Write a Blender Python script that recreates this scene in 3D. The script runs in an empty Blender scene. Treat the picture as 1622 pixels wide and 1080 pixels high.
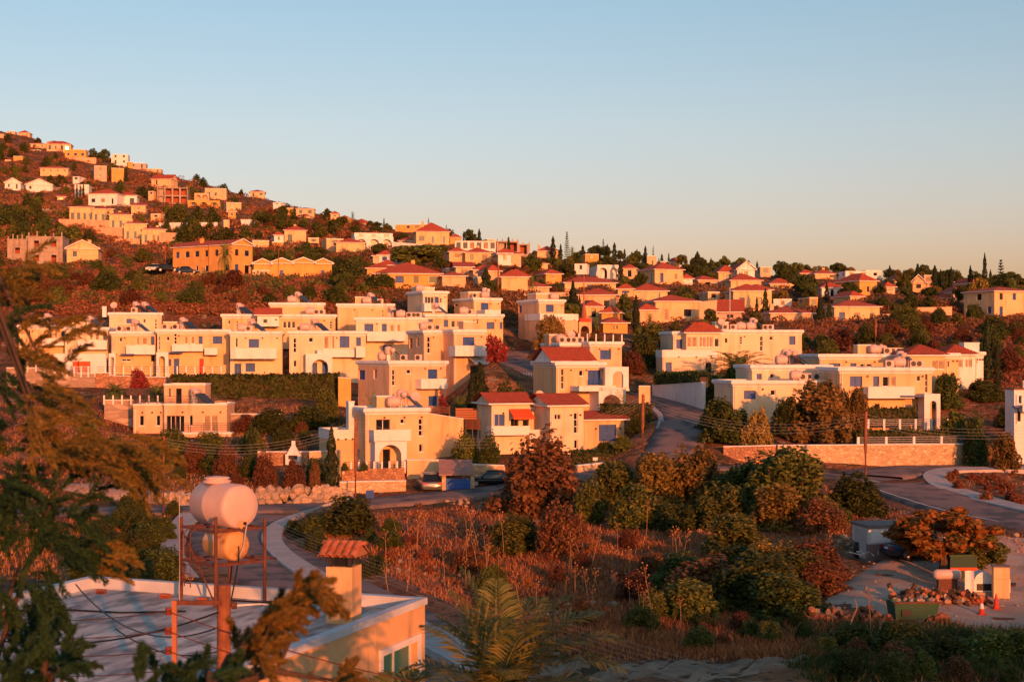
import bpy, math, random
import numpy as np
from mathutils import Vector, Matrix
R = math.radians
random.seed(7); rng = np.random.default_rng(7)
sc = bpy.context.scene
col = sc.collection

# ------------------------------------------------------------------ camera, sky, sun, exposure
F = 2343.0; CX = 811.0; HY = 560.0          # focal length and horizon in photo pixels (1622 wide)
cam = bpy.data.cameras.new('camera'); cam.sensor_width = 36; cam.lens = F*36/1622
cam.shift_y = 20/1622; cam.clip_start = .5; cam.clip_end = 12000
cam.dof.use_dof = True; cam.dof.focus_distance = 140; cam.dof.aperture_fstop = 2.6
co = bpy.data.objects.new('camera', cam); col.objects.link(co); co.rotation_euler = (R(90), 0, 0)
sc.camera = co
SUN_EL = R(8.0); SUN_AZ = R(20)              # azimuth: to the right of straight behind the camera
sdir = Vector((math.sin(SUN_AZ)*math.cos(SUN_EL), -math.cos(SUN_AZ)*math.cos(SUN_EL), math.sin(SUN_EL)))
w = bpy.data.worlds.new('World'); sc.world = w; w.use_nodes = True
nt = w.node_tree; bg = nt.nodes['Background']
sky = nt.nodes.new('ShaderNodeTexSky'); sky.sky_type = 'NISHITA'; sky.sun_disc = False
sky.sun_elevation = R(4.5); sky.sun_rotation = math.atan2(sdir.x, sdir.y)
sky.air_density = 1.0; sky.dust_density = 1.6; sky.ozone_density = 1.6; sky.altitude = 200
# evening haze: the sky warms evenly towards the whole horizon
tcw = nt.nodes.new('ShaderNodeTexCoord'); sx = nt.nodes.new('ShaderNodeSeparateXYZ'); nt.links.new(tcw.outputs['Generated'], sx.inputs[0])
rw = nt.nodes.new('ShaderNodeValToRGB'); e = rw.color_ramp.elements; e[0].position = 0.0; e[0].color = (.90, .55, .66, 1); e[1].position = .30; e[1].color = (.72, .78, .80, 1)
q = e.new(.07); q.color = (.93, .65, .77, 1); q = e.new(.15); q.color = (.90, .74, .80, 1)
nt.links.new(sx.outputs['Z'], rw.inputs[0])
mw = nt.nodes.new('ShaderNodeMix'); mw.data_type = 'RGBA'; mw.blend_type = 'MULTIPLY'; mw.inputs[0].default_value = 1
nt.links.new(sky.outputs[0], mw.inputs[6]); nt.links.new(rw.outputs[0], mw.inputs[7])
nt.links.new(mw.outputs[2], bg.inputs[0]); bg.inputs[1].default_value = 0.142
sl = bpy.data.lights.new('sun', 'SUN'); sl.energy = 2.45; sl.angle = R(0.6); sl.color = (1.0, .275, .07)
so = bpy.data.objects.new('sun', sl); col.objects.link(so)
so.rotation_euler = sdir.to_track_quat('Z', 'Y').to_euler()
vs = sc.view_settings; vs.view_transform = 'Standard'; vs.look = 'None'; vs.gamma = 1; vs.exposure = 1.24; vs.use_curve_mapping = False
sc.cycles.use_denoising = True; sc.cycles.max_bounces = 5; sc.cycles.diffuse_bounces = 3; sc.cycles.transparent_max_bounces = 4

# ------------------------------------------------------------------ helpers
def P(px, py, d): return Vector(((px-CX)/F*d, d, (HY-py)/F*d))
def PX(px, d): return (px-CX)/F*d
def PZ(py, d): return (HY-py)/F*d
class Zm:                                     # a zoomed view of the photograph: its own pixels to photo pixels
    def __init__(s, ox, oy, k=3.857): s.ox, s.oy, s.k = ox, oy, k
    def x(s, v): return s.ox+v/s.k
    def y(s, v): return s.oy+v/s.k
ZO = Zm(0, 0, 1)
Z1, Z2, Z3, Z4 = Zm(0, 180), Zm(400, 280), Zm(800, 340), Zm(1202, 380)
Z5, Z6, Z7, Z8 = Zm(0, 450), Zm(400, 450), Zm(780, 520), Zm(1100, 520)

class MB:
    def __init__(s): s.v = []; s.f = []
    def add(s, vs_, fs_):
        n = len(s.v); s.v += [tuple(q) for q in vs_]; s.f += [tuple(i+n for i in q) for q in fs_]; return s
    def quad(s, a, b, c, d): return s.add([a, b, c, d], [(0, 1, 2, 3)])
    def box(s, x0, x1, y0, y1, z0, z1, M=None):
        vv = [Vector(q) for q in ((x0, y0, z0), (x1, y0, z0), (x1, y1, z0), (x0, y1, z0), (x0, y0, z1), (x1, y0, z1), (x1, y1, z1), (x0, y1, z1))]
        if M is not None: vv = [M @ q for q in vv]
        return s.add(vv, [(0, 3, 2, 1), (4, 5, 6, 7), (0, 1, 5, 4), (1, 2, 6, 5), (2, 3, 7, 6), (3, 0, 4, 7)])
    def rings(s, L, closed=True, caps=True):
        n = len(L[0]); b = len(s.v)
        for r_ in L: s.v += [tuple(q) for q in r_]
        for i in range(len(L)-1):
            for j in range(n if closed else n-1):
                k = (j+1) % n
                s.f.append((b+i*n+j, b+i*n+k, b+(i+1)*n+k, b+(i+1)*n+j))
        if caps:
            s.f.append(tuple(b+j for j in reversed(range(n)))); m = b+(len(L)-1)*n
            s.f.append(tuple(m+j for j in range(n)))
        return s
    def tube(s, path, r, n=6, r2=None, caps=True):
        path = [Vector(q) for q in path]; L = []
        for i, p in enumerate(path):
            t = (path[min(i+1, len(path)-1)]-path[max(i-1, 0)]).normalized()
            a = t.cross(Vector((0, 0, 1)))
            if a.length < 1e-3: a = t.cross(Vector((1, 0, 0)))
            a.normalize(); b = t.cross(a)
            q = r if r2 is None else r+(r2-r)*i/max(1, len(path)-1)
            L.append([p+(a*math.cos(2*math.pi*k/n)+b*math.sin(2*math.pi*k/n))*q for k in range(n)])
        return s.rings(L, caps=caps)
    def lathe(s, prof, n=16, M=None):
        L = []
        for r_, z in prof:
            q = [Vector((r_*math.cos(2*math.pi*k/n), r_*math.sin(2*math.pi*k/n), z)) for k in range(n)]
            L.append([M @ v for v in q] if M is not None else q)
        return s.rings(L)
    def build(s, name, mat, parent=None, smooth=False, loc=None):
        me = bpy.data.meshes.new(name); me.from_pydata(s.v, [], s.f)
        if mat is not None: me.materials.append(MT[mat] if isinstance(mat, str) else mat)
        if smooth: me.polygons.foreach_set('use_smooth', [True]*len(me.polygons))
        o = bpy.data.objects.new(name, me); col.objects.link(o)
        if parent is not None: o.parent = parent
        if loc is not None: o.location = loc
        return o
def npmesh(name, V, Q, mat, k=4):
    me = bpy.data.meshes.new(name); V = np.asarray(V, np.float32); Q = np.asarray(Q, np.int32)
    me.vertices.add(len(V)); me.vertices.foreach_set('co', V.ravel())
    me.loops.add(Q.size); me.loops.foreach_set('vertex_index', Q.ravel())
    me.polygons.add(len(Q)); me.polygons.foreach_set('loop_start', np.arange(len(Q), dtype=np.int32)*k)
    me.update(calc_edges=True)
    if mat: me.materials.append(MT[mat] if isinstance(mat, str) else mat)
    return me
def mobj(name, me, parent=None, loc=None):
    o = bpy.data.objects.new(name, me); col.objects.link(o)
    if parent is not None: o.parent = parent
    if loc is not None: o.location = loc
    return o
def tag(o, label=None, cat=None, group=None, kind=None):
    if label: o['label'] = label
    if cat: o['category'] = cat
    if group: o['group'] = group
    if kind: o['kind'] = kind
    return o
def thing(name, label, cat, loc=(0, 0, 0), rz=0, group=None):
    o = bpy.data.objects.new(name, None); col.objects.link(o); o.location = loc; o.rotation_euler = (0, 0, rz)
    o.empty_display_size = .2
    return tag(o, label, cat, group)

# ------------------------------------------------------------------ materials
MT = {}
def mat(name, c, rough=.85, c2=None, scale=3.0, bump=0.0, bscale=None, metal=0, spec=.3, island=None, trans=0, stain=None, detail=4):
    m = bpy.data.materials.new(name); m.use_nodes = True; t = m.node_tree; b = t.nodes['Principled BSDF']
    b.inputs['Roughness'].default_value = rough; b.inputs['Metallic'].default_value = metal
    b.inputs['Specular IOR Level'].default_value = spec
    b.inputs['Base Color'].default_value = (*c, 1)
    tc = t.nodes.new('ShaderNodeTexCoord')
    out = None
    if c2 is not None:
        n = t.nodes.new('ShaderNodeTexNoise'); n.inputs['Scale'].default_value = scale; n.inputs['Detail'].default_value = detail
        t.links.new(tc.outputs['Object'], n.inputs['Vector'])
        mr = t.nodes.new('ShaderNodeMapRange'); mr.inputs[1].default_value = .36; mr.inputs[2].default_value = .64
        t.links.new(n.outputs[0], mr.inputs[0])
        mx = t.nodes.new('ShaderNodeMix'); mx.data_type = 'RGBA'
        mx.inputs[6].default_value = (*c, 1); mx.inputs[7].default_value = (*c2, 1)
        t.links.new(mr.outputs[0], mx.inputs[0]); out = mx.outputs[2]
    if stain is not None:
        mp = t.nodes.new('ShaderNodeMapping'); mp.inputs['Scale'].default_value = stain[1]
        t.links.new(tc.outputs['Object'], mp.inputs['Vector'])
        n = t.nodes.new('ShaderNodeTexNoise'); n.inputs['Scale'].default_value = 1; n.inputs['Detail'].default_value = 6
        t.links.new(mp.outputs[0], n.inputs['Vector'])
        mr = t.nodes.new('ShaderNodeMapRange'); mr.inputs[1].default_value = stain[2]; mr.inputs[2].default_value = stain[3]
        t.links.new(n.outputs[0], mr.inputs[0])
        mx = t.nodes.new('ShaderNodeMix'); mx.data_type = 'RGBA'; mx.inputs[7].default_value = (*stain[0], 1)
        if out: t.links.new(out, mx.inputs[6])
        else: mx.inputs[6].default_value = (*c, 1)
        t.links.new(mr.outputs[0], mx.inputs[0]); out = mx.outputs[2]
    if island is not None:                    # each leaf or blade its own tint
        g = t.nodes.new('ShaderNodeNewGeometry'); oi = t.nodes.new('ShaderNodeObjectInfo')
        rp = t.nodes.new('ShaderNodeValToRGB'); e = rp.color_ramp.elements
        e[0].color = (*island[0], 1); e[1].color = (*island[-1], 1)
        for i, q in enumerate(island[1:-1]):
            el = rp.color_ramp.elements.new((i+1)/(len(island)-1)); el.color = (*q, 1)
        t.links.new(g.outputs['Random Per Island'], rp.inputs[0])
        hs = t.nodes.new('ShaderNodeHueSaturation')
        mh = t.nodes.new('ShaderNodeMapRange'); mh.inputs[3].default_value = .485; mh.inputs[4].default_value = .515
        mv = t.nodes.new('ShaderNodeMapRange'); mv.inputs[3].default_value = .75; mv.inputs[4].default_value = 1.25
        t.links.new(oi.outputs['Random'], mh.inputs[0]); t.links.new(oi.outputs['Random'], mv.inputs[0])
        t.links.new(mh.outputs[0], hs.inputs['Hue']); t.links.new(mv.outputs[0], hs.inputs['Value'])
        t.links.new(rp.outputs[0], hs.inputs['Color']); out = hs.outputs[0]
    if out: t.links.new(out, b.inputs['Base Color'])
    if bump:
        n = t.nodes.new('ShaderNodeTexNoise'); n.inputs['Scale'].default_value = bscale or scale*4; n.inputs['Detail'].default_value = 6
        t.links.new(tc.outputs['Object'], n.inputs['Vector'])
        bp = t.nodes.new('ShaderNodeBump'); bp.inputs['Strength'].default_value = bump; bp.inputs['Distance'].default_value = .05
        t.links.new(n.outputs[0], bp.inputs['Height']); t.links.new(bp.outputs[0], b.inputs['Normal'])
    if trans and out:
        ts = t.nodes.new('ShaderNodeBsdfTranslucent'); t.links.new(out, ts.inputs[0])
        ms = t.nodes.new('ShaderNodeMixShader'); ms.inputs[0].default_value = trans
        t.links.new(b.outputs[0], ms.inputs[1]); t.links.new(ts.outputs[0], ms.inputs[2])
        t.links.new(ms.outputs[0], t.nodes['Material Output'].inputs[0])
    MT[name] = m; return m
def stone_mat(name, c, c2, joint, sx, sz):
    m = mat(name, c, c2=c2, scale=1.3, bump=0); t = m.node_tree; b = t.nodes['Principled BSDF']
    tc = t.nodes.new('ShaderNodeTexCoord'); mp = t.nodes.new('ShaderNodeMapping'); mp.inputs['Scale'].default_value = (sx, sx, sz)
    t.links.new(tc.outputs['Object'], mp.inputs[0])
    v = t.nodes.new('ShaderNodeTexVoronoi'); v.feature = 'DISTANCE_TO_EDGE'; v.inputs['Scale'].default_value = 1
    v2 = t.nodes.new('ShaderNodeTexVoronoi'); v2.inputs['Scale'].default_value = 1
    t.links.new(mp.outputs[0], v.inputs['Vector']); t.links.new(mp.outputs[0], v2.inputs['Vector'])
    mr = t.nodes.new('ShaderNodeMapRange'); mr.inputs[2].default_value = .12; t.links.new(v.outputs['Distance'], mr.inputs[0])
    src = b.inputs['Base Color'].links[0].from_socket
    hs = t.nodes.new('ShaderNodeHueSaturation'); t.links.new(src, hs.inputs['Color'])
    sp = t.nodes.new('ShaderNodeSeparateColor'); t.links.new(v2.outputs['Color'], sp.inputs[0])
    mv = t.nodes.new('ShaderNodeMapRange'); mv.inputs[3].default_value = .65; mv.inputs[4].default_value = 1.2; t.links.new(sp.outputs[0], mv.inputs[0])
    t.links.new(mv.outputs[0], hs.inputs['Value'])
    mx = t.nodes.new('ShaderNodeMix'); mx.data_type = 'RGBA'; mx.inputs[6].default_value = (*joint, 1)
    t.links.new(mr.outputs[0], mx.inputs[0]); t.links.new(hs.outputs[0], mx.inputs[7]); t.links.new(mx.outputs[2], b.inputs['Base Color'])
    bp = t.nodes.new('ShaderNodeBump'); bp.inputs['Strength'].default_value = .8; bp.inputs['Distance'].default_value = .06
    t.links.new(mr.outputs[0], bp.inputs['Height']); t.links.new(bp.outputs[0], b.inputs['Normal'])
    return m
ST = lambda c, a=.5, b=.75: (c, (1.2, 1.2, .18), a, b)
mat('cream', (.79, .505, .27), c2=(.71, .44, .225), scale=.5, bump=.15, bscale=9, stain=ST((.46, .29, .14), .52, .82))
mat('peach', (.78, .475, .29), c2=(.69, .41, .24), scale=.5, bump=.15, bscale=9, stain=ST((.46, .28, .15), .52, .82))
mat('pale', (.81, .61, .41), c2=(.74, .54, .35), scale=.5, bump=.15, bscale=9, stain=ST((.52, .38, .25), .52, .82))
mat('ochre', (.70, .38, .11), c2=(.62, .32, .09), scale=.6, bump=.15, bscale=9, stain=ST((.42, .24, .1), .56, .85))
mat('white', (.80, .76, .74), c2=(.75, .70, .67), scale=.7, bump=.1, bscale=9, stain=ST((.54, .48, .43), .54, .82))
mat('pink', (.66, .42, .32), c2=(.58, .36, .27), scale=.6, bump=.1)
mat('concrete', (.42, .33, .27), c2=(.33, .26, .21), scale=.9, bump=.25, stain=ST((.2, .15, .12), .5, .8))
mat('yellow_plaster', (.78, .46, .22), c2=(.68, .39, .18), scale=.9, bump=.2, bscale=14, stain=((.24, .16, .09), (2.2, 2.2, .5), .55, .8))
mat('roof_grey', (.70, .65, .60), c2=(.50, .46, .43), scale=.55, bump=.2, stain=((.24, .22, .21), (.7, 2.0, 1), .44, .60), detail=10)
mat('roof_white', (.62, .64, .68), c2=(.46, .48, .52), scale=.8, bump=.2)
mat('tile_red', (.46, .085, .035), c2=(.36, .07, .03), scale=1.6, bump=.3)
mat('tile_old', (.52, .17, .08), c2=(.36, .11, .05), scale=6, bump=.3, stain=((.2, .09, .05), (5, 5, 5), .55, .75))
mat('blue', (.022, .075, .27), rough=.5, c2=(.03, .09, .32), scale=2)
mat('blue_paint', (.02, .11, .42), rough=.45)
mat('brown', (.11, .055, .035), rough=.5)
mat('wood', (.16, .075, .035), c2=(.08, .04, .02), scale=7, bump=.3)
mat('pole_wood', (.34, .12, .06), c2=(.20, .075, .04), scale=5, bump=.4, stain=((.08, .045, .03), (14, 14, .5), .55, .75))
mat('red_door', (.5, .03, .02), rough=.5)
mat('awning_red', (.75, .10, .03)); mat('awning_white', (.72, .66, .6))
mat('white_metal', (.74, .72, .70), rough=.4); mat('dark_metal', (.035, .03, .03), rough=.5)
mat('rust', (.17, .055, .032), rough=.75, c2=(.1, .04, .028), scale=9, bump=.2)
mat('steel', (.35, .34, .33), rough=.4, metal=.6); mat('galv', (.42, .40, .39), rough=.5)
mat('glass', (.012, .014, .018), rough=.08, spec=.6)
mat('glass_green', (.05, .19, .16), rough=.2, spec=.5)
mat('curtain', (.36, .24, .13), rough=.6, c2=(.26, .17, .1), scale=3)
mat('solar', (.02, .02, .03), rough=.45, spec=.4)
mat('tank_white', (.65, .46, .40), rough=.45, c2=(.58, .40, .34), scale=2, stain=((.5, .42, .38), (1.5, 1.5, .6), .58, .8))
mat('tank_cream', (.66, .34, .14), rough=.5, c2=(.56, .30, .10), scale=3, stain=((.3, .12, .05), (3, 3, 3), .56, .7))
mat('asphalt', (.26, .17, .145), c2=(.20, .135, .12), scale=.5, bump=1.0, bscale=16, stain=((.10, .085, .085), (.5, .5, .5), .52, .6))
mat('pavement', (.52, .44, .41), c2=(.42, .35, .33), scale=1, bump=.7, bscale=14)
mat('kerb', (.5, .47, .45), c2=(.42, .39, .37), scale=2)
mat('paint', (.72, .7, .66)); mat('gravel', (.56, .385, .29), c2=(.38, .25, .18), scale=.5, bump=1.0, bscale=7, detail=8)
mat('rock', (.40, .30, .22), c2=(.28, .20, .15), scale=3, bump=.5)
mat('soil', (.20, .12, .075), c2=(.36, .235, .15), scale=.8, bump=.8, bscale=3, detail=8)
mat('rock_pale', (.52, .37, .25), c2=(.34, .23, .15), scale=2.5, bump=.5)
mat('brick_red', (.4, .11, .06), c2=(.28, .08, .05), scale=4)
mat('rubber', (.02, .02, .02)); mat('car_silver', (.32, .30, .29), rough=.28, metal=.5); mat('car_black', (.012, .012, .016), rough=.2)
mat('car_blue', (.03, .05, .10), rough=.25); mat('car_white', (.6, .6, .6), rough=.3); mat('tail_red', (.35, .02, .015), rough=.3)
mat('green_paint', (.03, .11, .06), rough=.6, c2=(.04, .08, .05), scale=3); mat('dark_green', (.015, .06, .045), rough=.6)
mat('cone_red', (.62, .06, .03)); mat('black_plastic', (.015, .015, .016), rough=.4)
mat('shed_roof', (.2, .15, .14)); mat('shelter_roof', (.42, .22, .17), c2=(.34, .18, .14), scale=2); mat('insulator', (.2, .05, .035), rough=.3)
mat('terracotta', (.42, .16, .08))
# foliage
L_ = lambda n, *cs, tr=.25: mat(n, cs[0], rough=.7, spec=.2, island=cs, trans=tr)
L_('leaf_dark', (0.0236, 0.0393, 0.0108), (0.069, 0.0892, 0.0189), (0.118, 0.129, 0.027))
L_('leaf_mid', (0.0439, 0.0651, 0.014), (0.12, 0.139, 0.028), (0.22, 0.194, 0.042))
L_('leaf_yellow', (0.0702, 0.0624, 0.0143), (0.228, 0.156, 0.0315), (0.351, 0.203, 0.0501))
L_('leaf_brown', (0.078, 0.0394, 0.021), (0.166, 0.0709, 0.033), (0.254, 0.0945, 0.045))
L_('leaf_orange', (0.156, 0.044, 0.012), (0.312, 0.088, 0.018), (0.104, 0.077, 0.02), (0.39, 0.121, 0.02))
L_('leaf_gold', (.34, .21, .05), (.20, .16, .045), (.48, .29, .075))
L_('leaf_autumn', (.36, .13, .02), (.12, .11, .025), (.45, .20, .04), (.30, .09, .015))
L_('leaf_red', (.30, .018, .03), (.45, .03, .05), (.08, .05, .02), (.5, .1, .1))
L_('leaf_cypress', (0.0149, 0.0246, 0.0104), (0.0329, 0.0464, 0.0156), (0.0523, 0.0628, 0.0208))
L_('leaf_palm', (0.072, 0.115, 0.0274), (0.168, 0.218, 0.049), (0.288, 0.294, 0.0784))
L_('leaf_palm_near', (.09, .13, .03), (.20, .23, .06), (.36, .32, .09))
L_('leaf_juniper', (.010, .036, .016), (.022, .068, .028), (.045, .092, .034), tr=.3)
L_('leaf_juniper_sunlit', (0.105, 0.084, 0.02), (0.24, 0.132, 0.026), (0.0525, 0.072, 0.022), (0.33, 0.156, 0.035), tr=.3)  # low sun on the outer sprays painted into the leaf colour
L_('dry_grass', (0.198, 0.066, 0.0263), (0.435, 0.166, 0.059), (0.672, 0.313, 0.111))
L_('dry_scrub', (0.154, 0.0529, 0.0293), (0.342, 0.108, 0.0523), (0.172, 0.101, 0.0376), (0.512, 0.168, 0.0732))
L_('green_weed', (.03, .05, .012), (.06, .085, .02), (.10, .11, .03))
mat('bark', (.10, .06, .04), c2=(.06, .04, .03), scale=6, bump=.4); mat('stalk', (.32, .18, .105))
mat('palm_trunk', (.16, .07, .04), c2=(.09, .04, .025), scale=5, bump=.6)
stone_mat('stone_wall', (.68, .47, .28), (.60, .41, .24), (.55, .375, .22), 2.6, 3.6)
stone_mat('stone_wall_red', (.54, .28, .15), (.44, .22, .12), (.3, .16, .1), 2.6, 3.6)
stone_mat('block_wall', (.46, .33, .25), (.40, .28, .21), (.33, .23, .17), .5, 1.6)
# ------------------------------------------------------------------ houses: read from the photo's pixels, placed by distance
HOUSES = []
class House:
    """blocks: (x left front corner, x right front corner, y top, y bottom, distance of the left corner, depth, kind, roof rise)
       kind: c flat roof with cornice, p plain parapet, n bare, h hip, g gable (ridge along the front), G gable end to the front"""
    def __init__(s, label, short, Z, th, blocks, feats=(), roof=(), wall='cream', trim='white', tile='tile_red', auto=None, name='house', cat='house', group=None, sink=1.5):
        s.__dict__.update(label=label, short=short, Z=Z, th=R(th), feats=list(feats), roofi=list(roof), wall=wall, trim=trim, tile=tile, auto=auto, name=name, cat=cat, group=group, sink=sink)
        c, sn = math.cos(s.th), math.sin(s.th); s.B = []
        for i, b in enumerate(blocks):
            xc, xr, yt, yb, d, dep = b[:6]; kind = b[6] if len(b) > 6 else 'c'; rh = b[7] if len(b) > 7 else 0
            X0 = PX(Z.x(xc), d); ur = (Z.x(xr)-CX)/F
            L = (ur*d-X0)/(c-ur*sn)
            zt, zb = PZ(Z.y(yt), d), PZ(Z.y(yb), d)
            if i == 0: s.o = Vector((X0, d, zb)); s.d = d
            v = Vector((X0, d, zb))-s.o
            lx, ly = v.x*c+v.y*sn, -v.x*sn+v.y*c
            s.B.append(dict(x=lx, y=ly, z=zb-s.o.z, L=L, W=dep, H=zt-zb, kind=kind, rh=rh, d=d, holes={'f': [], 'l': [], 'r': []}, wall=b[8] if len(b) > 8 else s.wall))
        HOUSES.append(s)
    def world(s, x, y, z=0):
        c, sn = math.cos(s.th), math.sin(s.th)
        return Vector((s.o.x+x*c-y*sn, s.o.y+x*sn+y*c, s.o.z+z))
    def hit(s, bi, face, zx, zy, off=0):       # pixel -> point (local) on a face of block bi
        b = s.B[bi]; c, sn = math.cos(s.th), math.sin(s.th)
        D = Vector(((s.Z.x(zx)-CX)/F, 1, (HY-s.Z.y(zy))/F)); O = -s.o
        lo = Vector((O.x*c+O.y*sn, -O.x*sn+O.y*c, O.z)); ld = Vector((D.x*c+D.y*sn, -D.x*sn+D.y*c, D.z))
        if face == 'f': t = (b['y']-off-lo.y)/ld.y
        elif face == 'l': t = (b['x']-off-lo.x)/ld.x
        else: t = (b['x']+b['L']+off-lo.x)/ld.x
        return lo+ld*t
    def inside(s, X, Y, m=0):
        c, sn = math.cos(s.th), math.sin(s.th)
        dx, dy = X-s.o.x, Y-s.o.y; lx, ly = dx*c+dy*sn, -dx*sn+dy*c
        r_ = np.zeros(np.shape(lx), bool)
        for b in s.B: r_ |= (lx > b['x']-m) & (lx < b['x']+b['L']+m) & (ly > b['y']-m) & (ly < b['y']+b['W']+m)
        return r_
H = House
# ---- the white cubic villas, from the front row back
H('cream two-storey villa with arched porch and stone terrace above the parked silver car', 'the arched-porch villa by the silver car', Z6, 20,
  [(690, 1070, 757, 1130, 138, 6.5), (478, 625, 890, 1130, 141, 5, 'P')],
  [('d', 0, 'f', 755, 840, 825, 892), ('w', 0, 'f', 903, 930, 822, 852), ('s', 0, 'f', 1015, 1040, 822, 928), ('w', 0, 'f', 1018, 1040, 975, 1025),
   ('d', 0, 'l', 572, 600, 822, 885), ('D', 0, 'f', 796, 842, 1006, 1126), ('w', 0, 'l', 640, 655, 1010, 1070),
   ('arch', 0, 748, 942, 958, 1130, 1.8, 775, 910, 982), ('bal', 0, 742, 968, 890, 960, 1.9), ('chim', 0, 'l', 590, 622, 722, 1130)],
  [('box', 0, 815, 2.5), ('tank', 0, 862, 1.6), ('sol', 0, 950, 1.8), ('dish', 0, 990, 1.2)])
H('peach corner villa with blue shutters and long balcony above the front terrace fence', 'the peach corner villa', Z6, 32,
  [(835, 1182, 468, 800, 168, 8.0)],
  [('b', 0, 'l', 640, 687, 525, 582), ('w', 0, 'l', 738, 760, 520, 578), ('b', 0, 'l', 615, 652, 682, 730), ('s', 0, 'f', 853, 872, 522, 620),
   ('w', 0, 'f', 943, 970, 520, 548), ('b', 0, 'f', 1072, 1130, 520, 578), ('b', 0, 'f', 1075, 1128, 682, 745), ('w', 0, 'f', 855, 872, 670, 700),
   ('bal', 0, 1030, 1190, 580, 640, 1.5)],
  [('tank', 0, 800, 3.5), ('sol', 0, 870, 2.2), ('ac', 0, 920, 1.2), ('ac', 0, 1010, 1.5)], wall='peach')
H('peach villa with big white balcony and white awning beside the red-flowered shrub', 'the villa with the white awning', Z6, 25,
  [(1047, 1235, 280, 700, 184, 5.5), (1230, 1415, 275, 700, 182, 6)],
  [('d', 0, 'l', 958, 980, 332, 392), ('w', 0, 'l', 1003, 1016, 328, 385), ('s', 0, 'f', 1068, 1088, 322, 422), ('w', 0, 'f', 1173, 1203, 325, 355),
   ('b', 1, 'f', 1285, 1355, 323, 378), ('bal', 1, 1238, 1452, 378, 440, 2.0), ('awn', 1, 1312, 1452, 446, 490, 'awning_white', 2.2), ('D', 1, 'f', 1330, 1412, 500, 580)],
  [('tank', 0, 1050, 1.5), ('ac', 0, 1085, 1.0), ('ac', 0, 1130, 1.0), ('box', 1, 1330, 3)], wall='peach')
H('cream villa with blue-doored arched porch above the long dark clipped hedge', 'the villa above the long hedge', Z6, 8,
  [(225, 692, 285, 600, 192, 8)],
  [('s', 0, 'f', 248, 268, 330, 418), ('w', 0, 'f', 342, 370, 325, 355), ('k', 0, 'f', 435, 465, 318, 395), ('k', 0, 'f', 485, 500, 318, 395), ('b', 0, 'f', 532, 592, 318, 388),
   ('b', 0, 'f', 633, 662, 325, 378), ('w', 0, 'f', 250, 268, 465, 505), ('bal', 0, 395, 625, 400, 446, 1.5), ('bal', 0, 632, 688, 385, 448, 2.4),
   ('arch', 0, 325, 487, 425, 565, 1.6, 360, 463, 460), ('b', 0, 'f', 365, 395, 478, 560), ('b', 0, 'f', 425, 458, 478, 560)],
  [('tank', 0, 320, 1.2), ('sol', 0, 400, 1.4), ('ac', 0, 290, 1.2)], wall='pale')
H('cream villa with red door, blue door and arched porch behind the terrace railing', 'the villa with the red door', Z5, 8,
  [(960, 1402, 275, 560, 196, 7)],
  [('s', 0, 'f', 968, 978, 320, 400), ('w', 0, 'f', 1018, 1035, 320, 345), ('s', 0, 'f', 1063, 1080, 300, 365), ('k', 0, 'f', 1128, 1145, 318, 365), ('k', 0, 'f', 1165, 1190, 318, 365),
   ('b', 0, 'f', 1213, 1238, 318, 365), ('b', 0, 'f', 1300, 1357, 318, 365), ('bal', 0, 1050, 1240, 370, 410, 1.4), ('bal', 0, 1250, 1330, 392, 432, 1.8),
   ('B', 0, 'f', 1062, 1095, 455, 552), ('Rd', 0, 'f', 1218, 1245, 455, 552), ('b', 0, 'f', 1030, 1046, 458, 500), ('can', 0, 1032, 1112, 410, 421, 1.6),
   ('arch', 0, 955, 1028, 415, 560, 1.8, 972, 1008, 440)],
  [('box', 0, 1040, 3), ('ac', 0, 1010, 1.2), ('ac', 0, 1075, 1.2), ('sol', 0, 1140, 2)])
H('cream villa with wide white balcony and two blue openings below it', 'the wide-balcony villa', Z5, 8,
  [(1406, 1725, 287, 575, 194, 8)],
  [('b', 0, 'f', 1520, 1582, 335, 388), ('bal', 0, 1408, 1690, 394, 456, 2.4), ('B', 0, 'f', 1432, 1474, 485, 565), ('b', 0, 'f', 1500, 1558, 482, 535), ('w', 0, 'f', 1440, 1452, 330, 385)],
  [('tank', 0, 1480, 1.2), ('ac', 0, 1520, 1), ('sol', 0, 1560, 2)], wall='pale')
H('narrow cream villa with small arched porch between its row neighbours', 'the narrow arched villa', Z5, 8,
  [(682, 952, 287, 548, 197, 7)],
  [('s', 0, 'f', 688, 696, 330, 410), ('w', 0, 'f', 730, 745, 325, 352), ('k', 0, 'f', 835, 850, 325, 370), ('k', 0, 'f', 868, 900, 325, 370), ('b', 0, 'f', 922, 944, 320, 372),
   ('bal', 0, 770, 948, 376, 430, 1.4), ('can', 0, 735, 820, 420, 432, 1.6), ('w', 0, 'f', 742, 800, 456, 472), ('d', 0, 'f', 922, 945, 435, 472), ('arch', 0, 664, 706, 422, 548, 1.8, 674, 697, 445)],
  [('box', 0, 760, 2.5), ('ac', 0, 790, 1.2), ('sol', 0, 850, 2), ('ac', 0, 735, 1.2)])
H('cream villa with balcony behind the white pool wall and orange boards', 'the villa behind the pool wall', Z5, 8,
  [(396, 658, 262, 440, 200, 7)],
  [('w', 0, 'f', 447, 462, 300, 325), ('k', 0, 'f', 548, 564, 300, 342), ('k', 0, 'f', 580, 606, 300, 342), ('b', 0, 'f', 630, 652, 297, 342), ('bal', 0, 475, 654, 346, 400, 1.4), ('can', 0, 440, 530, 388, 402, 1.6), ('s', 0, 'f', 408, 415, 300, 370)],
  [('box', 0, 480, 2.5), ('sol', 0, 570, 2)], wall='pale')
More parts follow.
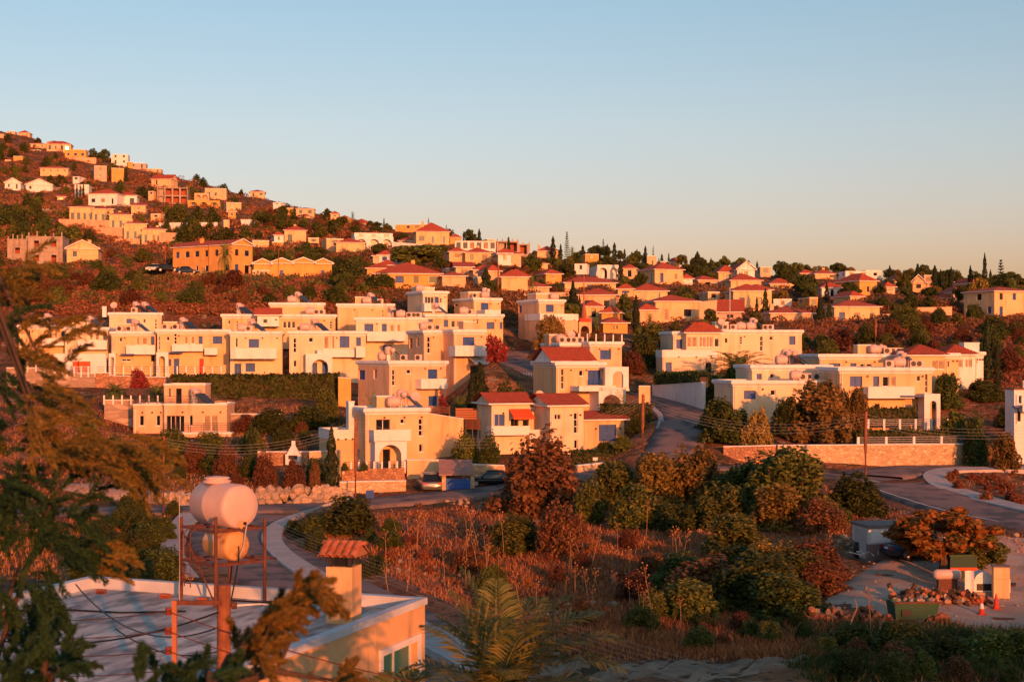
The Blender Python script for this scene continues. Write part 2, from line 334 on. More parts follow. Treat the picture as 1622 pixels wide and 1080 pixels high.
H('end villa of the white row beside the dark tree on the wall', 'the end villa of the row', Z5, 8,
  [(115, 394, 248, 450, 203, 7)],
  [('k', 0, 'f', 330, 352, 290, 330), ('b', 0, 'f', 376, 391, 288, 332), ('w', 0, 'f', 300, 312, 290, 328), ('bal', 0, 255, 392, 335, 376, 1.4), ('w', 0, 'f', 170, 185, 285, 320)],
  [('box', 0, 240, 2.5), ('sol', 0, 310, 2)])
H('tall upper villa with chimney and roof dishes behind the white row', 'the tall villa with the chimney', Z5, 12,
  [(668, 986, 172, 360, 212, 6)],
  [('b', 0, 'f', 772, 824, 212, 250), ('w', 0, 'f', 873, 892, 212, 238), ('s', 0, 'f', 946, 958, 215, 275), ('chim', 0, 'l', 650, 664, 148, 200)],
  [('sol', 0, 850, 2), ('dish', 0, 695, 1), ('sol', 0, 905, 2.4), ('ac', 0, 820, 1.5)], wall='pale')
H('long cream villa with small red pitched dormer and stepped upper storey', 'the villa with the red dormer', Z6, 8,
  [(-185, 506, 182, 330, 208, 7), (108, 436, 112, 200, 213, 6), (30, 162, 190, 245, 206.5, 3, 'g', 1.0, 'white')],
  [('w', 2, 'f', 62, 92, 208, 240), ('w', 2, 'f', 134, 152, 205, 225), ('w', 0, 'f', 185, 208, 226, 270), ('w', 0, 'f', 212, 235, 226, 270), ('w', 0, 'f', 239, 262, 226, 270), ('s', 0, 'f', 470, 486, 228, 272), ('w', 0, 'f', -150, -135, 220, 245), ('s', 0, 'f', -100, -90, 225, 275)],
  [('tank', 0, 350, .9), ('sol', 1, 300, 1.5), ('tank', 1, 240, 1.2), ('ac', 0, 395, 1), ('ac', 0, 425, 1), ('sol', 0, -60, 2)])
H('upper villa with one broad blank wall facing the road', 'the blank-walled villa', Z6, 5,
  [(520, 862, 118, 330, 214, 8)], [('s', 0, 'f', 790, 800, 160, 200)], [('box', 0, 665, 2), ('tank', 0, 700, 1.3), ('sol', 0, 742, 1.6), ('ac', 0, 780, 1.2)])
H('villa with blue windows and long white parapet balcony behind the corner villas', 'the parapet-balcony villa', Z6, 6,
  [(632, 1062, 202, 430, 201, 8)],
  [('b', 0, 'f', 683, 738, 242, 290), ('b', 0, 'f', 790, 820, 242, 290), ('k', 0, 'f', 838, 866, 246, 290), ('k', 0, 'f', 882, 902, 246, 290), ('bal', 0, 700, 938, 292, 348, 1.8), ('b', 0, 'f', 795, 850, 372, 405)],
  [('tank', 0, 905, 1.2), ('ac', 0, 960, 1), ('ac', 0, 990, 1), ('ac', 0, 1015, 1), ('sol', 0, 870, 2.5)], wall='pale')
H('long low villa wing with several blue shutters above the flowering shrub', 'the long low wing', Z6, 6,
  [(1062, 1530, 182, 330, 205, 8)],
  [('b', 0, 'f', 1068, 1102, 215, 232), ('b', 0, 'f', 1168, 1195, 218, 262), ('w', 0, 'f', 1212, 1238, 222, 265), ('k', 0, 'f', 1243, 1268, 222, 265), ('w', 0, 'f', 1367, 1378, 215, 245), ('b', 0, 'f', 1430, 1477, 232, 275), ('b', 0, 'f', 1510, 1526, 232, 275)],
  [('sol', 0, 1140, 2), ('tank', 0, 1290, 1.3), ('ac', 0, 1330, 1.2)])
H('square upper villa with open blue shutters and a roof stair box', 'the upper villa with open shutters', Z6, 25,
  [(1042, 1190, 40, 230, 222, 6.5), (1015, 1112, 16, 45, 225, 3, 'p')],
  [('w', 0, 'f', 1070, 1111, 78, 120), ('b', 0, 'f', 1053, 1068, 78, 120), ('b', 0, 'f', 1113, 1138, 78, 120), ('w', 0, 'f', 1146, 1158, 85, 115), ('w', 0, 'l', 895, 935, 85, 118), ('bal', 0, 1050, 1180, 120, 166, 1.2)],
  [('tank', 0, 960, 3)], wall='pale')
H('upper corner villa with wall dish and white tanks left of the ridge road', 'the corner villa with the dish', Z6, 27,
  [(1352, 1516, 82, 240, 220, 7), (1320, 1400, 45, 86, 222, 3, 'p')],
  [('b', 0, 'f', 1395, 1442, 115, 158), ('b', 0, 'l', 1225, 1255, 122, 135), ('bal', 0, 1420, 1516, 160, 225, 3)],
  [('tank', 0, 1420, 1.5), ('sol', 0, 1450, 2.5), ('ac', 0, 1290, 1)])
H('peach cubic villa with wide white terrace behind the round yellow tree', 'the villa behind the yellow tree', Z3, 25,
  [(207, 361, 515, 760, 215, 7), (215, 445, 604, 760, 213, 5, 'P'), (190, 292, 478, 520, 218, 3, 'p')],
  [('b', 0, 'l', 68, 102, 555, 602), ('b', 0, 'f', 250, 297, 550, 595), ('b', 0, 'l', 135, 165, 675, 722), ('w', 0, 'l', 75, 88, 680, 725)], [('tank', 0, 330, 2)], wall='peach')
H('peach villa with a row of roof air units behind the red-tiled arched villa', 'the villa with a row of air units', Z7, 20,
  [(417, 600, 88, 330, 178.5, 6), (595, 790, 80, 330, 177.3, 6)],
  [('b', 1, 'f', 658, 725, 132, 190), ('w', 0, 'f', 528, 556, 132, 152), ('s', 0, 'l', 350, 362, 120, 180)],
  [('tank', 0, 385, 1.5), ('tank', 0, 412, 2.5), ('ac', 0, 425, 1), ('ac', 0, 465, 1), ('ac', 0, 500, 1), ('ac', 0, 535, 1), ('dish', 0, 480, 2), ('box', 0, 365, 3)], wall='peach')
H('cream villa with red pitched roof, blue loggia shutter and two arched porches', 'the villa with two arches', Z7, 20,
  [(390, 682, 205, 530, 160, 7), (372, 610, 205, 214, 160.6, 5.5, 'g', 1.5, 'white')],
  [('s', 0, 'f', 420, 438, 248, 370), ('w', 0, 'f', 530, 556, 255, 292), ('b', 0, 'f', 583, 662, 255, 345), ('arch', 0, 650, 815, 360, 500, 2.6, 672, 782, 405), ('arch', 0, 690, 832, 235, 355, 1.8, 735, 800, 262),
   ('bal', 0, 530, 755, 352, 385, 2.6), ('rail', 0, 583, 668, 312, 352, .35, 'blue_paint'), ('B', 0, 'f', 612, 640, 415, 500), ('b', 0, 'f', 672, 682, 415, 470)], [('dish', 0, 600, 6)])
H('twin-gabled villa with red roofs and orange awning beside the maroon bush', 'the villa with the orange awning', Z7, 20,
  [(352, 556, 474, 775, 143, 6, 'g', 1.0), (-5, 228, 462, 760, 145, 4.5, 'g', .95), (226, 345, 474, 760, 147, 4)],
  [('w', 0, 'f', 380, 399, 525, 557), ('w', 0, 'f', 400, 419, 525, 557), ('s', 0, 'f', 498, 522, 515, 642), ('w', 0, 'f', 500, 522, 680, 735), ('b', 1, 'f', 5, 38, 525, 595), ('b', 1, 'f', 40, 75, 525, 595),
   ('awn', 1, 100, 226, 492, 557, 'awning_red', 1.4), ('D', 1, 'f', 185, 222, 560, 640), ('D', 1, 'f', 112, 160, 550, 640), ('wd', 2, 'f', 258, 303, 530, 620), ('bal', 1, -5, 228, 598, 655, 1.5), ('bal', 2, 228, 345, 620, 680, 1.6)], [('dish', 2, 285, 1)], wall='pale')
H('small cream garage with red tiled canopy and blue double gate', 'the blue-gated garage', Z7, 18,
  [(556, 805, 560, 740, 151, 5, 'g', .7)], [('B', 0, 'f', 650, 757, 572, 690)], [], name='garage', cat='garage')
H('low flat-roofed house with sliding doors and railed roof terrace below the hedge', 'the low house with the roof terrace', Z5, 3,
  [(1002, 1386, 730, 905, 157, 6, 'p'), (815, 1002, 732, 905, 158, 6, 'p'), (1002, 1253, 608, 735, 161, 4, 'p'), (1002, 1412, 906, 1010, 155.4, 1.6, 'p')],
  [('d', 0, 'f', 1018, 1070, 803, 902), ('d', 0, 'f', 1073, 1126, 803, 902), ('w', 0, 'f', 1156, 1178, 800, 866), ('k', 0, 'f', 1243, 1285, 800, 902), ('k', 0, 'f', 1289, 1331, 800, 902), ('w', 1, 'f', 850, 880, 800, 866), ('w', 1, 'f', 953, 980, 800, 866),
   ('D', 2, 'f', 1075, 1110, 634, 732), ('w', 2, 'f', 1030, 1042, 636, 690), ('rail', 3, 1002, 1408, 848, 906, .1, 'dark_metal'), ('rail', 0, 1002, 1384, 682, 730, -.2, 'dark_metal'), ('rail', 1, 818, 1000, 682, 732, -.2, 'dark_metal')],
  [('sol', 0, 1220, 2)], wall='peach')
# ---- right-hand villas
H('cream villa with red hip roof over a glazed bay and white terrace by the palm', 'the villa with the glazed bay', Z3, 8,
  [(1312, 1813, 702, 930, 195, 8), (1028, 1312, 712, 965, 193, 7), (962, 1292, 826, 975, 189.5, 3.5, 'P'), (1108, 1312, 722, 850, 191.6, 3, 'h', 1.3)],
  [('d', 0, 'f', 1343, 1358, 755, 782), ('s', 0, 'f', 1558, 1574, 742, 832), ('w', 0, 'f', 1615, 1638, 742, 768), ('b', 0, 'f', 1736, 1774, 742, 794), ('s', 0, 'f', 1435, 1447, 745, 790),
   ('b', 1, 'f', 1046, 1083, 762, 818), ('k', 3, 'f', 1112, 1140, 738, 810), ('k', 3, 'f', 1143, 1172, 738, 810), ('k', 3, 'f', 1188, 1226, 738, 810), ('k', 3, 'f', 1230, 1268, 738, 810), ('w', 3, 'f', 1280, 1308, 755, 808),
   ('b', 2, 'f', 980, 1018, 902, 960), ('D', 2, 'f', 1225, 1262, 905, 972)],
  [('box', 0, 1325, 2), ('ac', 0, 1345, 1), ('ac', 0, 1395, 1), ('tank', 0, 1440, 1.2), ('tank', 0, 1500, 1.6), ('dish', 0, 1295, 1.5), ('sol', 0, 1545, 2), ('ac', 0, 1590, 1), ('ac', 0, 1620, 1)], wall='pale')
H('cream villa with white balcony and arched side porch above the stone road wall', 'the villa above the stone wall', Z8, 4,
  [(888, 1450, 238, 620, 148, 8)],
  [('b', 0, 'f', 950, 1025, 293, 355), ('b', 0, 'f', 1092, 1128, 293, 356), ('w', 0, 'f', 1150, 1190, 293, 356), ('k', 0, 'f', 1203, 1229, 293, 356), ('w', 0, 'f', 1360, 1378, 290, 323), ('s', 0, 'f', 1410, 1424, 280, 392),
   ('bal', 0, 1062, 1344, 358, 428, 1.6), ('can', 0, 1270, 1402, 410, 419, 2.0), ('b', 0, 'f', 1288, 1326, 466, 506), ('D', 0, 'f', 1358, 1384, 460, 560), ('d', 0, 'f', 1100, 1132, 460, 492), ('arch', 0, 1405, 1502, 400, 605, 2.0, 1440, 1480, 442)],
  [('tank', 0, 1250, 1.4), ('ac', 0, 1190, 1), ('sol', 0, 1300, 2.5), ('ac', 0, 1340, 1), ('ac', 0, 1375, 1)])
H('villa with two red hip-roofed bays behind the stone-wall villa', 'the twin-bay villa', Z8, 4,
  [(765, 1305, 156, 420, 166, 8), (1306, 1532, 166, 420, 162, 5, 'h', 1.1), (1530, 1612, 150, 420, 165, 5, 'c')],
  [('b', 0, 'f', 822, 890, 213, 276), ('b', 0, 'f', 952, 990, 212, 233), ('w', 0, 'f', 1012, 1040, 215, 236), ('w', 0, 'f', 1050, 1085, 215, 236), ('k', 1, 'f', 1345, 1370, 172, 232), ('k', 1, 'f', 1374, 1400, 172, 232), ('k', 1, 'f', 1452, 1486, 172, 250), ('k', 1, 'f', 1490, 1528, 172, 250), ('d', 2, 'f', 1543, 1555, 200, 235)],
  [('box', 0, 1045, 2), ('tank', 0, 1100, 1.5), ('tank', 0, 1140, 2), ('ac', 0, 1180, 1.2), ('ac', 0, 1215, 1.2), ('ac', 0, 1250, 1.2)])
H('white-walled villa with red hip roof at the end by the tall cypress', 'the end villa by the cypress', Z4, 4,
  [(1150, 1318, 702, 900, 170, 5, 'h', 1.1), (1316, 1372, 682, 900, 171, 5, 'c')],
  [('k', 0, 'f', 1218, 1245, 712, 780), ('k', 0, 'f', 1262, 1302, 712, 780), ('d', 1, 'f', 1325, 1336, 735, 755)], [('tank', 0, 1190, 4.5), ('box', 1, 1345, 2)], wall='white')
H('low stepped cream villa with roof tanks behind the big orange-green trees', 'the stepped villa behind the trees', Z8, 8,
  [(236, 836, 318, 560, 151, 7), (352, 832, 222, 340, 157, 6)],
  [('b', 0, 'f', 302, 375, 380, 432), ('w', 0, 'f', 465, 496, 375, 410), ('b', 1, 'f', 380, 411, 277, 312), ('w', 1, 'f', 463, 488, 275, 304)],
  [('tank', 0, 620, 1.2), ('ac', 0, 665, .9), ('ac', 0, 700, .9), ('ac', 0, 750, .9), ('tank', 1, 530, 1.2), ('sol', 1, 595, 1.5), ('sol', 1, 632, 2)], wall='pale')
H('small orange-lit house with flat brown roof edge by the garden steps', 'the small house by the garden steps', Z4, 0,
  [(1560, 1720, 905, 1110, 140, 2.6, 'p')], [('w', 0, 'f', 1588, 1606, 950, 1000), ('D', 0, 'f', 1575, 1600, 1030, 1108), ('b', 0, 'f', 1640, 1680, 950, 1010), ('bal', 0, 1612, 1700, 1010, 1050, 1.2), ('can', 0, 1566, 1612, 1016, 1024, .9)], [('ac', 0, 1640, 1.2)], wall='white', trim='brown', sink=4)
# ---- red-roofed houses on the middle slope: windows set out by storey
def HA(label, Z, x0, x1, ye, yb, d, roof='h', rh=1.6, th=8, dep=8, wall='cream', auto=True, **k):
    return H(label, None, Z, th, [(x0, x1, ye, yb, d, dep, roof, rh)], wall=wall, auto=auto, **k)
HA('cream two-storey house with red hip roof beneath the ridge cypresses', Z3, 915, 1088, 335, 420, 330, rh=1.8, th=20)
HA('white house with broad front gable near the right ridge', Z3, 1420, 1525, 336, 385, 372, 'G', 2.0, wall='white')
HA('low red-roofed house left of the white front gable', Z3, 1305, 1420, 352, 400, 375, 'h', 2.0)
HA('arched cream house with red roof under the white gabled house', Z3, 1380, 1565, 402, 450, 340, rh=1.8)
HA('large cream two-storey house with shaded pergola and red hip roof', Z3, 1395, 1605, 466, 580, 290, rh=1.5, th=4)
HA('cream house with red hip roof and stone base beside the round dark garden trees', Z3, 920, 1182, 530, 655, 262, rh=1.3, th=10)
HA('glass-fronted villa with low red roof above the rock garden', Z3, 785, 992, 466, 545, 295, rh=1.6)
HA('peach house with red hip roof behind the tall twin cypresses', Z3, 447, 677, 492, 600, 275, rh=1.4, wall='peach', th=-8)
HA('long low bungalow with red hip roof and pale eaves', Z3, 365, 677, 416, 470, 310, rh=1.4)
HA('peach house with red hip roof at the left of the bungalow', Z3, 5, 148, 378, 425, 322, rh=1.8, wall='peach')
HA('broad peach bungalow under a wide red roof by the date palm', Z3, 25, 270, 442, 510, 290, rh=1.7, wall='peach')
HA('white house with two great arches under the ridge', Z3, 556, 692, 312, 392, 370, 'p', 0, wall='white', auto='arches')
HA('small cream house with red roof just beside the red mast', Z3, 492, 592, 562, 660, 250, rh=1.1)
HA('orange house low on the ridge between cypresses', Z3, 490, 572, 240, 285, 440, 'p', 0, wall='ochre')
HA('red-roofed house on the ridge beside the tall tiered pine', Z3, 198, 335, 222, 260, 470, rh=1.8)
HA('little red-roofed annexe below the rock garden', Z3, 822, 932, 584, 670, 255, rh=1.2, wall='peach')
HA('small stone pool house with red roof in the palm garden', Z3, 600, 748, 662, 735, 236, rh=.9, wall='ochre')
HA('bright red gabled outbuilding beside the pergola house', Z3, 1308, 1442, 596, 640, 250, 'g', 2.2, wall='pink', th=-10)
HA('tiny red-roofed house on the ridge among bushes', Z3, 1030, 1072, 292, 318, 450)
HA('peach house between two ridge cypresses', Z3, 868, 925, 250, 295, 450, 'p', 0, wall='peach')
HA('cream house with red hip roof and arched balcony above the scrub slope', Z4, 462, 737, 408, 520, 270, rh=1.3, th=6)
HA('peach house with red hip roof and dark pergola left of the twin cypresses', Z4, 72, 330, 448, 545, 262, rh=1.2, wall='peach', th=8)
HA('cream house with bright red hip roof and white columns below the round tree', Z4, 70, 217, 268, 312, 350, rh=1.5)
HA('pale bluish house with red roof half hidden by round trees', Z4, 385, 512, 292, 360, 330, rh=1.4, wall='white')
HA('tall ochre house with two tiers of red roof', Z4, 616, 722, 250, 345, 330, rh=1.8, wall='ochre', th=25)
HA('white modern flat-roofed house on the right ridge', Z4, 530, 748, 190, 240, 400, 'p', 0, wall='white')
HA('cream house with shallow red roof on the right skyline', Z4, 345, 477, 207, 250, 405, rh=1.3)
HA('cream gable-ended house between dark ridge pines', Z4, 940, 1012, 262, 320, 350, 'G', 1.8, th=-20)
HA('large cream villa with arched balcony on the far right terrace', Z4, 1440, 1680, 312, 478, 285, 'h', 1.0, th=22, dep=9)
HA('small red-roofed cottage among the pines above the long wall', Z4, 1105, 1187, 358, 395, 312, rh=1.2)
HA('narrow peach house behind the cypress group', Z4, 770, 832, 288, 335, 335, rh=1.2, wall='peach')
HA('orange house tucked behind the tallest ridge cypress', Z4, 1192, 1245, 255, 305, 360, 'p', 0, wall='ochre')
HA('cream house showing one corner above the left palms', Z4, -55, 78, 305, 410, 300, rh=1.2)
HA('broad orange house with big red hip roof and shaded veranda', Z2, 745, 1152, 592, 680, 265, rh=2.4, th=6, dep=12, wall='ochre')
for i, (a, b, t) in enumerate(((8, 112, 520), (112, 242, 515), (242, 374, 512), (374, 484, 518))):
    HA('ochre gabled townhouse in the terrace row, ' + ('beside the pale wall', 'second from the pale wall', 'second from the big dark tree', 'beside the big dark tree')[i],
       Z2, a, b, t+14, 640, 300+2*i, 'G', 1.0, th=14, wall='ochre', group='terrace of ochre townhouses')
HA('white house with a row of arched windows above the scrub', Z2, 622, 856, 342, 440, 420, 'p', 0, wall='white', th=12, auto='arches')
HA('arched villa with red band and stepped terraces', Z2, 512, 686, 402, 490, 385, rh=1.4, th=10)
HA('two-level cream house with small red hip roof in the dark trees', Z2, 195, 327, 328, 400, 430, rh=1.6)
HA('cream mansion with arched gables below the long orange block', Z2, 1000, 1202, 335, 412, 420, rh=3.0, dep=10)
HA('long flat orange block on the ridge', Z2, 872, 1080, 292, 335, 480, 'p', 0, wall='ochre', th=-6)
HA('white modern house with one long band of tall windows', Z2, 1237, 1487, 392, 445, 400, 'p', 0, wall='white', th=3, auto='band')
HA('cream twin house with red roof left part and white garage', Z2, 1202, 1300, 458, 520, 352, rh=1.2)
HA('cream house with red hip roof under the long-windowed house', Z2, 1300, 1458, 464, 530, 350, rh=1.4)
HA('peach house with red roof right of the conifer', Z2, 1500, 1640, 474, 530, 340, rh=1.4, wall='peach')
HA('small peach house behind the big red hip roof', Z2, 736, 842, 484, 530, 330, rh=.8, wall='peach')
HA('hill villa with red hip roof and pale loggia, lower of the upper pair', Z2, 436, 552, 284, 325, 560, rh=2)
HA('hill villa with long loggia front under the upper ridge', Z2, 610, 727, 284, 318, 555, rh=2)
HA('orange hill house with flat terrace roof on the upper slope', Z2, 80, 197, 238, 288, 560, rh=1.2, wall='peach')
HA('ochre ridge house with flat roof on the left skyline', Z2, 145, 252, 190, 228, 600, 'p', 0, wall='ochre')
HA('ridge house with thin projecting roof on the skyline', Z2, 266, 378, 196, 238, 600, rh=.8, wall='peach')
HA('flat white terrace house with roof dish beside the arched villa', Z2, 452, 512, 376, 420, 402, 'p', 0, wall='white')
HA('peach annexe with red roof right of the veranda house', Z2, 1160, 1302, 606, 680, 262, rh=.8, wall='peach')
HA('cream house with red hip roof behind the roadside pole', Z2, 1522, 1680, 612, 700, 270, rh=1.5)
HA('cream house with blue solar roof panel', Z2, 1242, 1345, 552, 610, 292, 'g', 1.2)
HA('red-roofed peach house right of the solar roof', Z2, 1348, 1480, 570, 620, 288, rh=1.1, wall='peach')
HA('orange house with red eaves left of the veranda house', Z2, 700, 862, 560, 610, 285, rh=1.2, wall='ochre')
# left hill
hp = House('long orange terrace house with plain gable end behind the palm', None, Z1, 55, [(1415, 1542, 800, 985, 320, 18.5, 'G', 1.3)], wall='ochre', auto=True)
HA('unfinished grey concrete building with empty window openings', Z1, 170, 382, 752, 925, 340, 'n', 0, wall='concrete', th=6, auto='holes', name='unfinished_building', cat='building')
HA('low unfinished concrete wing beside the concrete shell', Z1, 45, 168, 768, 880, 345, 'n', 0, wall='concrete', th=6, auto='holes', name='unfinished_building', cat='building')
HA('cream chalet with wide white front gable and long pergola', Z1, 408, 600, 826, 900, 335, 'G', 1.9, th=10)
for i, (a, b, t, e, d_) in enumerate(((425, 572, 572, 652, 450), (565, 692, 582, 660, 444), (668, 806, 617, 700, 430), (757, 896, 672, 768, 416), (866, 1012, 707, 790, 405))):
    HA('stepped cream townhouse with white loggia grid, ' + ('topmost of the flight', 'second down the flight', 'third down the flight', 'fourth down the flight', 'lowest of the flight')[i],
       Z1, a, b, t, e, d_, 'h', 1.0, th=12, auto='grid', group='stepped townhouses on the hill')
HA('white hotel-like house with red roof above the townhouses', Z1, 540, 716, 492, 560, 520, rh=2, th=-5, wall='white')
HA('white wing with red roof adjoining the hotel-like house', Z1, 716, 836, 500, 556, 526, rh=1.6, th=8, wall='white')
HA('long low hill house with projecting eaves on the upper slope', Z1, 246, 416, 334, 368, 640, rh=1.5)
HA('small white house beside the upper scrub at the hill edge', Z1, 30, 126, 424, 464, 600, 'G', 2, wall='white')
HA('pair-roofed white house on the upper scrub', Z1, 158, 320, 436, 476, 590, 'G', 2.4, wall='white')
HA('orange block with arched opening near the hilltop', Z1, 396, 526, 218, 270, 700, 'p', 0, wall='ochre')
HA('hilltop house with long white roof', Z1, 286, 432, 186, 222, 760, rh=2, wall='peach')
HA('pink three-storey block on the hill shoulder', Z1, 576, 652, 318, 400, 640, 'p', 0, wall='pink', th=20)
HA('plain orange tower house on the hill shoulder', Z1, 682, 757, 332, 418, 640, 'p', 0, wall='ochre', auto=False, th=20)
HA('pale pink tower villa on the skyline', Z1, 680, 782, 248, 312, 740, 'p', 0, wall='white')
HA('pink skyline villa below the tower villa', Z1, 790, 892, 302, 336, 735, 'p', 0, wall='pink')
HA('low orange skyline house by the bushes', Z1, 896, 986, 336, 364, 730, 'p', 0, wall='peach')
HA('house with bright red mono-pitch roof on the upper slope', Z1, 926, 1046, 402, 440, 600, 'g', 2.2, th=-6)
HA('unfinished brown frame building with open floors', Z1, 960, 1146, 452, 550, 560, 'n', 0, wall='concrete', auto='frame', name='unfinished_building', cat='building')
HA('orange house with arched upper windows', Z1, 1190, 1276, 492, 536, 522, 'p', 0, wall='peach', auto='arches')
HA('orange arcade wing below the arched windows', Z1, 1150, 1342, 536, 578, 516, 'p', 0, wall='ochre', auto='arches')
HA('stacked round-fronted hill house on the slope edge', Z1, 1252, 1382, 456, 516, 600, 'p', 0, wall='peach')
HA('lone house on the skyline crest', Z1, 1525, 1617, 478, 512, 650, rh=1.2)
HA('hilltop house at the highest visible crest', Z1, 110, 182, 118, 136, 900, rh=2, wall='peach')
HA('small orange hilltop house nearest the peak', Z1, 38, 92, 108, 130, 920, 'p', 0, wall='peach')
HA('white house behind the row of three hill cypresses', Z1, 456, 542, 432, 486, 580, 'p', 0, wall='white')
HA('unfinished concrete frame on the ridge with open roof posts', Z3, -5, 152, 180, 245, 470, 'n', 0, wall='concrete', auto='frame', name='unfinished_building', cat='building')
HA('brown unfinished frame house right of the long-windowed house', Z2, 1492, 1625, 395, 460, 402, 'n', 0, wall='concrete', auto='frame', name='unfinished_building', cat='building')
# smaller houses half hidden on the slopes
Y1, Y2, Y3, Y4, Y5, Y6 = Zm(0, 180, 7.714), Zm(200, 220, 7.714), Zm(0, 300, 7.714), Zm(200, 340, 7.714), Zm(400, 300, 7.714), Zm(600, 340, 7.714)
SMALL = [('left hill', Y1, ((375, 560, 372, 420, 800, 'h'), (570, 700, 352, 405, 790, 'h'), (770, 865, 385, 450, 745, 'p'), (165, 275, 520, 550, 680, 'p'), (890, 965, 770, 805, 600, 'p'), (700, 800, 1015, 1055, 560, 'g'), (60, 130, 565, 600, 690, 'p'), (0, 40, 250, 300, 850, 'p'), (1560, 1625, 590, 650, 700, 'p'), (380, 500, 440, 480, 760, 'p'))),
  ('left hill', Y2, ((60, 235, 815, 890, 500, 'g'), (270, 335, 640, 700, 560, 'p'), (1225, 1405, 775, 835, 500, 'p'), (1245, 1335, 895, 940, 450, 'G'), (1400, 1515, 985, 1025, 440, 'p'), (1190, 1260, 990, 1045, 420, 'p'), (0, 130, 690, 790, 540, 'h'), (300, 420, 915, 960, 450, 'p'))),
  ('upper middle slope', Y5, ((85, 230, 390, 435, 545, 'p'), (545, 700, 335, 395, 545, 'h'), (750, 830, 360, 405, 550, 'p'), (955, 1055, 300, 360, 560, 'h'), (1040, 1175, 355, 400, 545, 'h'), (265, 380, 560, 625, 425, 'h'), (680, 812, 590, 645, 420, 'p'), (425, 545, 690, 765, 385, 'p'), (905, 1110, 600, 690, 395, 'p'), (240, 370, 640, 690, 410, 'p'), (250, 350, 160, 205, 610, 'p'), (0, 200, 620, 680, 400, 'p'), (0, 210, 985, 1060, 296, 'p'))),
  ('middle ridge', Y6, ((872, 1005, 280, 335, 430, 'h'), (0, 140, 495, 605, 330, 'h'), (145, 300, 505, 595, 340, 'h'), (820, 935, 650, 715, 300, 'p'), (1070, 1150, 330, 380, 420, 'p'), (1320, 1420, 300, 350, 430, 'p'), (1460, 1620, 470, 560, 340, 'h'), (250, 430, 320, 360, 440, 'h'), (1340, 1480, 690, 790, 275, 'h'), (1210, 1300, 760, 830, 268, 'p'), (0, 150, 620, 690, 300, 'h'))),
  ('middle ridge', Z3, ((0, 105, 240, 300, 440, 'h'), (425, 500, 300, 350, 400, 'p'), (950, 1032, 285, 315, 450, 'p'), (1560, 1625, 318, 372, 390, 'p'), (690, 782, 455, 500, 292, 'h'), (250, 345, 362, 405, 330, 'h'), (1085, 1145, 392, 425, 340, 'h'), (720, 800, 330, 380, 385, 'h'), (1180, 1300, 400, 450, 350, 'h'), (140, 260, 300, 345, 400, 'h'), (590, 700, 600, 650, 246, 'h'), (0, 140, 540, 600, 262, 'h'), (1240, 1310, 470, 530, 300, 'p'), (950, 1010, 400, 440, 345, 'h'))),
  ('right ridge', Z4, ((255, 342, 205, 240, 410, 'h'), (0, 52, 165, 215, 430, 'p'), (655, 748, 185, 230, 405, 'p'), (830, 902, 245, 295, 360, 'h'), (1010, 1062, 215, 270, 375, 'p'), (1290, 1350, 265, 315, 350, 'h'), (310, 360, 350, 400, 300, 'p'), (90, 200, 360, 400, 310, 'p'), (560, 640, 345, 385, 310, 'h'), (1190, 1260, 320, 370, 320, 'h')))]
for zone, Zz, lst in SMALL:
    for k, (x0, x1, yt, yb, d_, rf) in enumerate(lst):
        wl = ('peach', 'cream', 'ochre', 'white', 'cream')[(k+len(zone)) % 5]
        HA('small %s house with %s half hidden on the %s' % ({'peach': 'peach', 'cream': 'cream', 'ochre': 'orange', 'white': 'white'}[wl], 'red roof' if rf in 'hgG' else 'flat roof', zone), Zz, x0, x1, yt, yb+8, d_, rf, 1.2 if rf != 'p' else 0, th=(8, -8, 18)[k % 3], dep=7, wall=wl, group='small houses on the '+zone)
# the near flat-roofed house, wall turned to the right
FG = H('near ochre-walled house with pale flat roof and green-curtained window', 'the near house', ZO, 69.2, [(-153, 673, 1256, 1960, 20.87, 10.2, 'p')],
  [('gr', 0, 'f', 605, 661, 1014, 1100), ('w', 0, 'f', 484, 498, 1060, 1120)], wall='yellow_plaster', trim='roof_white')
# ------------------------------------------------------------------ roads (centre lines in photo pixels with distance)
def spline(pts, step=1.5):
    pts = [Vector(p) for p in pts]; out = []
    for i in range(len(pts)-1):
        p0, p1, p2, p3 = pts[max(i-1, 0)], pts[i], pts[i+1], pts[min(i+2, len(pts)-1)]
        n = max(2, int((p2-p1).length/step))
        for k in range(n):
            t = k/n
            out.append(.5*((2*p1)+(p2-p0)*t+(2*p0-5*p1+4*p2-p3)*t*t+(3*p1-p0-3*p2+p3)*t**3))
    return out+[pts[-1]]
ROADS = [
  ('lower_road', spline([Vector((.5, 44, -13.0)), P(715, 1075, 58), P(600, 985, 70), P(455, 905, 86), P(385, 862, 98.5), P(375, 832, 110), P(400, 812, 119)]), 6.4),
  ('cross_road', spline([P(-60, 812, 112), P(120, 808, 118), P(300, 806, 121), P(440, 803, 122), P(560, 797, 123.4), P(700, 784, 127.4), P(800, 771, 130.6), P(920, 750, 132), P(1060, 737, 131), P(1200, 742, 130), P(1320, 752, 128), P(1400, 764, 122), P(1480, 788, 113), P(1560, 810, 105), P(1700, 836, 96)]), 6.2),
  ('hill_road', spline([P(1055, 735, 131), P(1072, 700, 139), P(1086, 668, 150), P(1084, 648, 160), P(1062, 633, 172), P(1025, 622, 182)]), 5.0),
  ('side_road', spline([P(1370, 752, 127), P(1450, 742, 133), P(1560, 738, 137), P(1720, 738, 138)]), 7.0),
  ('upper_road', spline([P(835, 600, 183), P(818, 580, 192), P(806, 566, 202), P(812, 556, 210)]), 5.0),
]
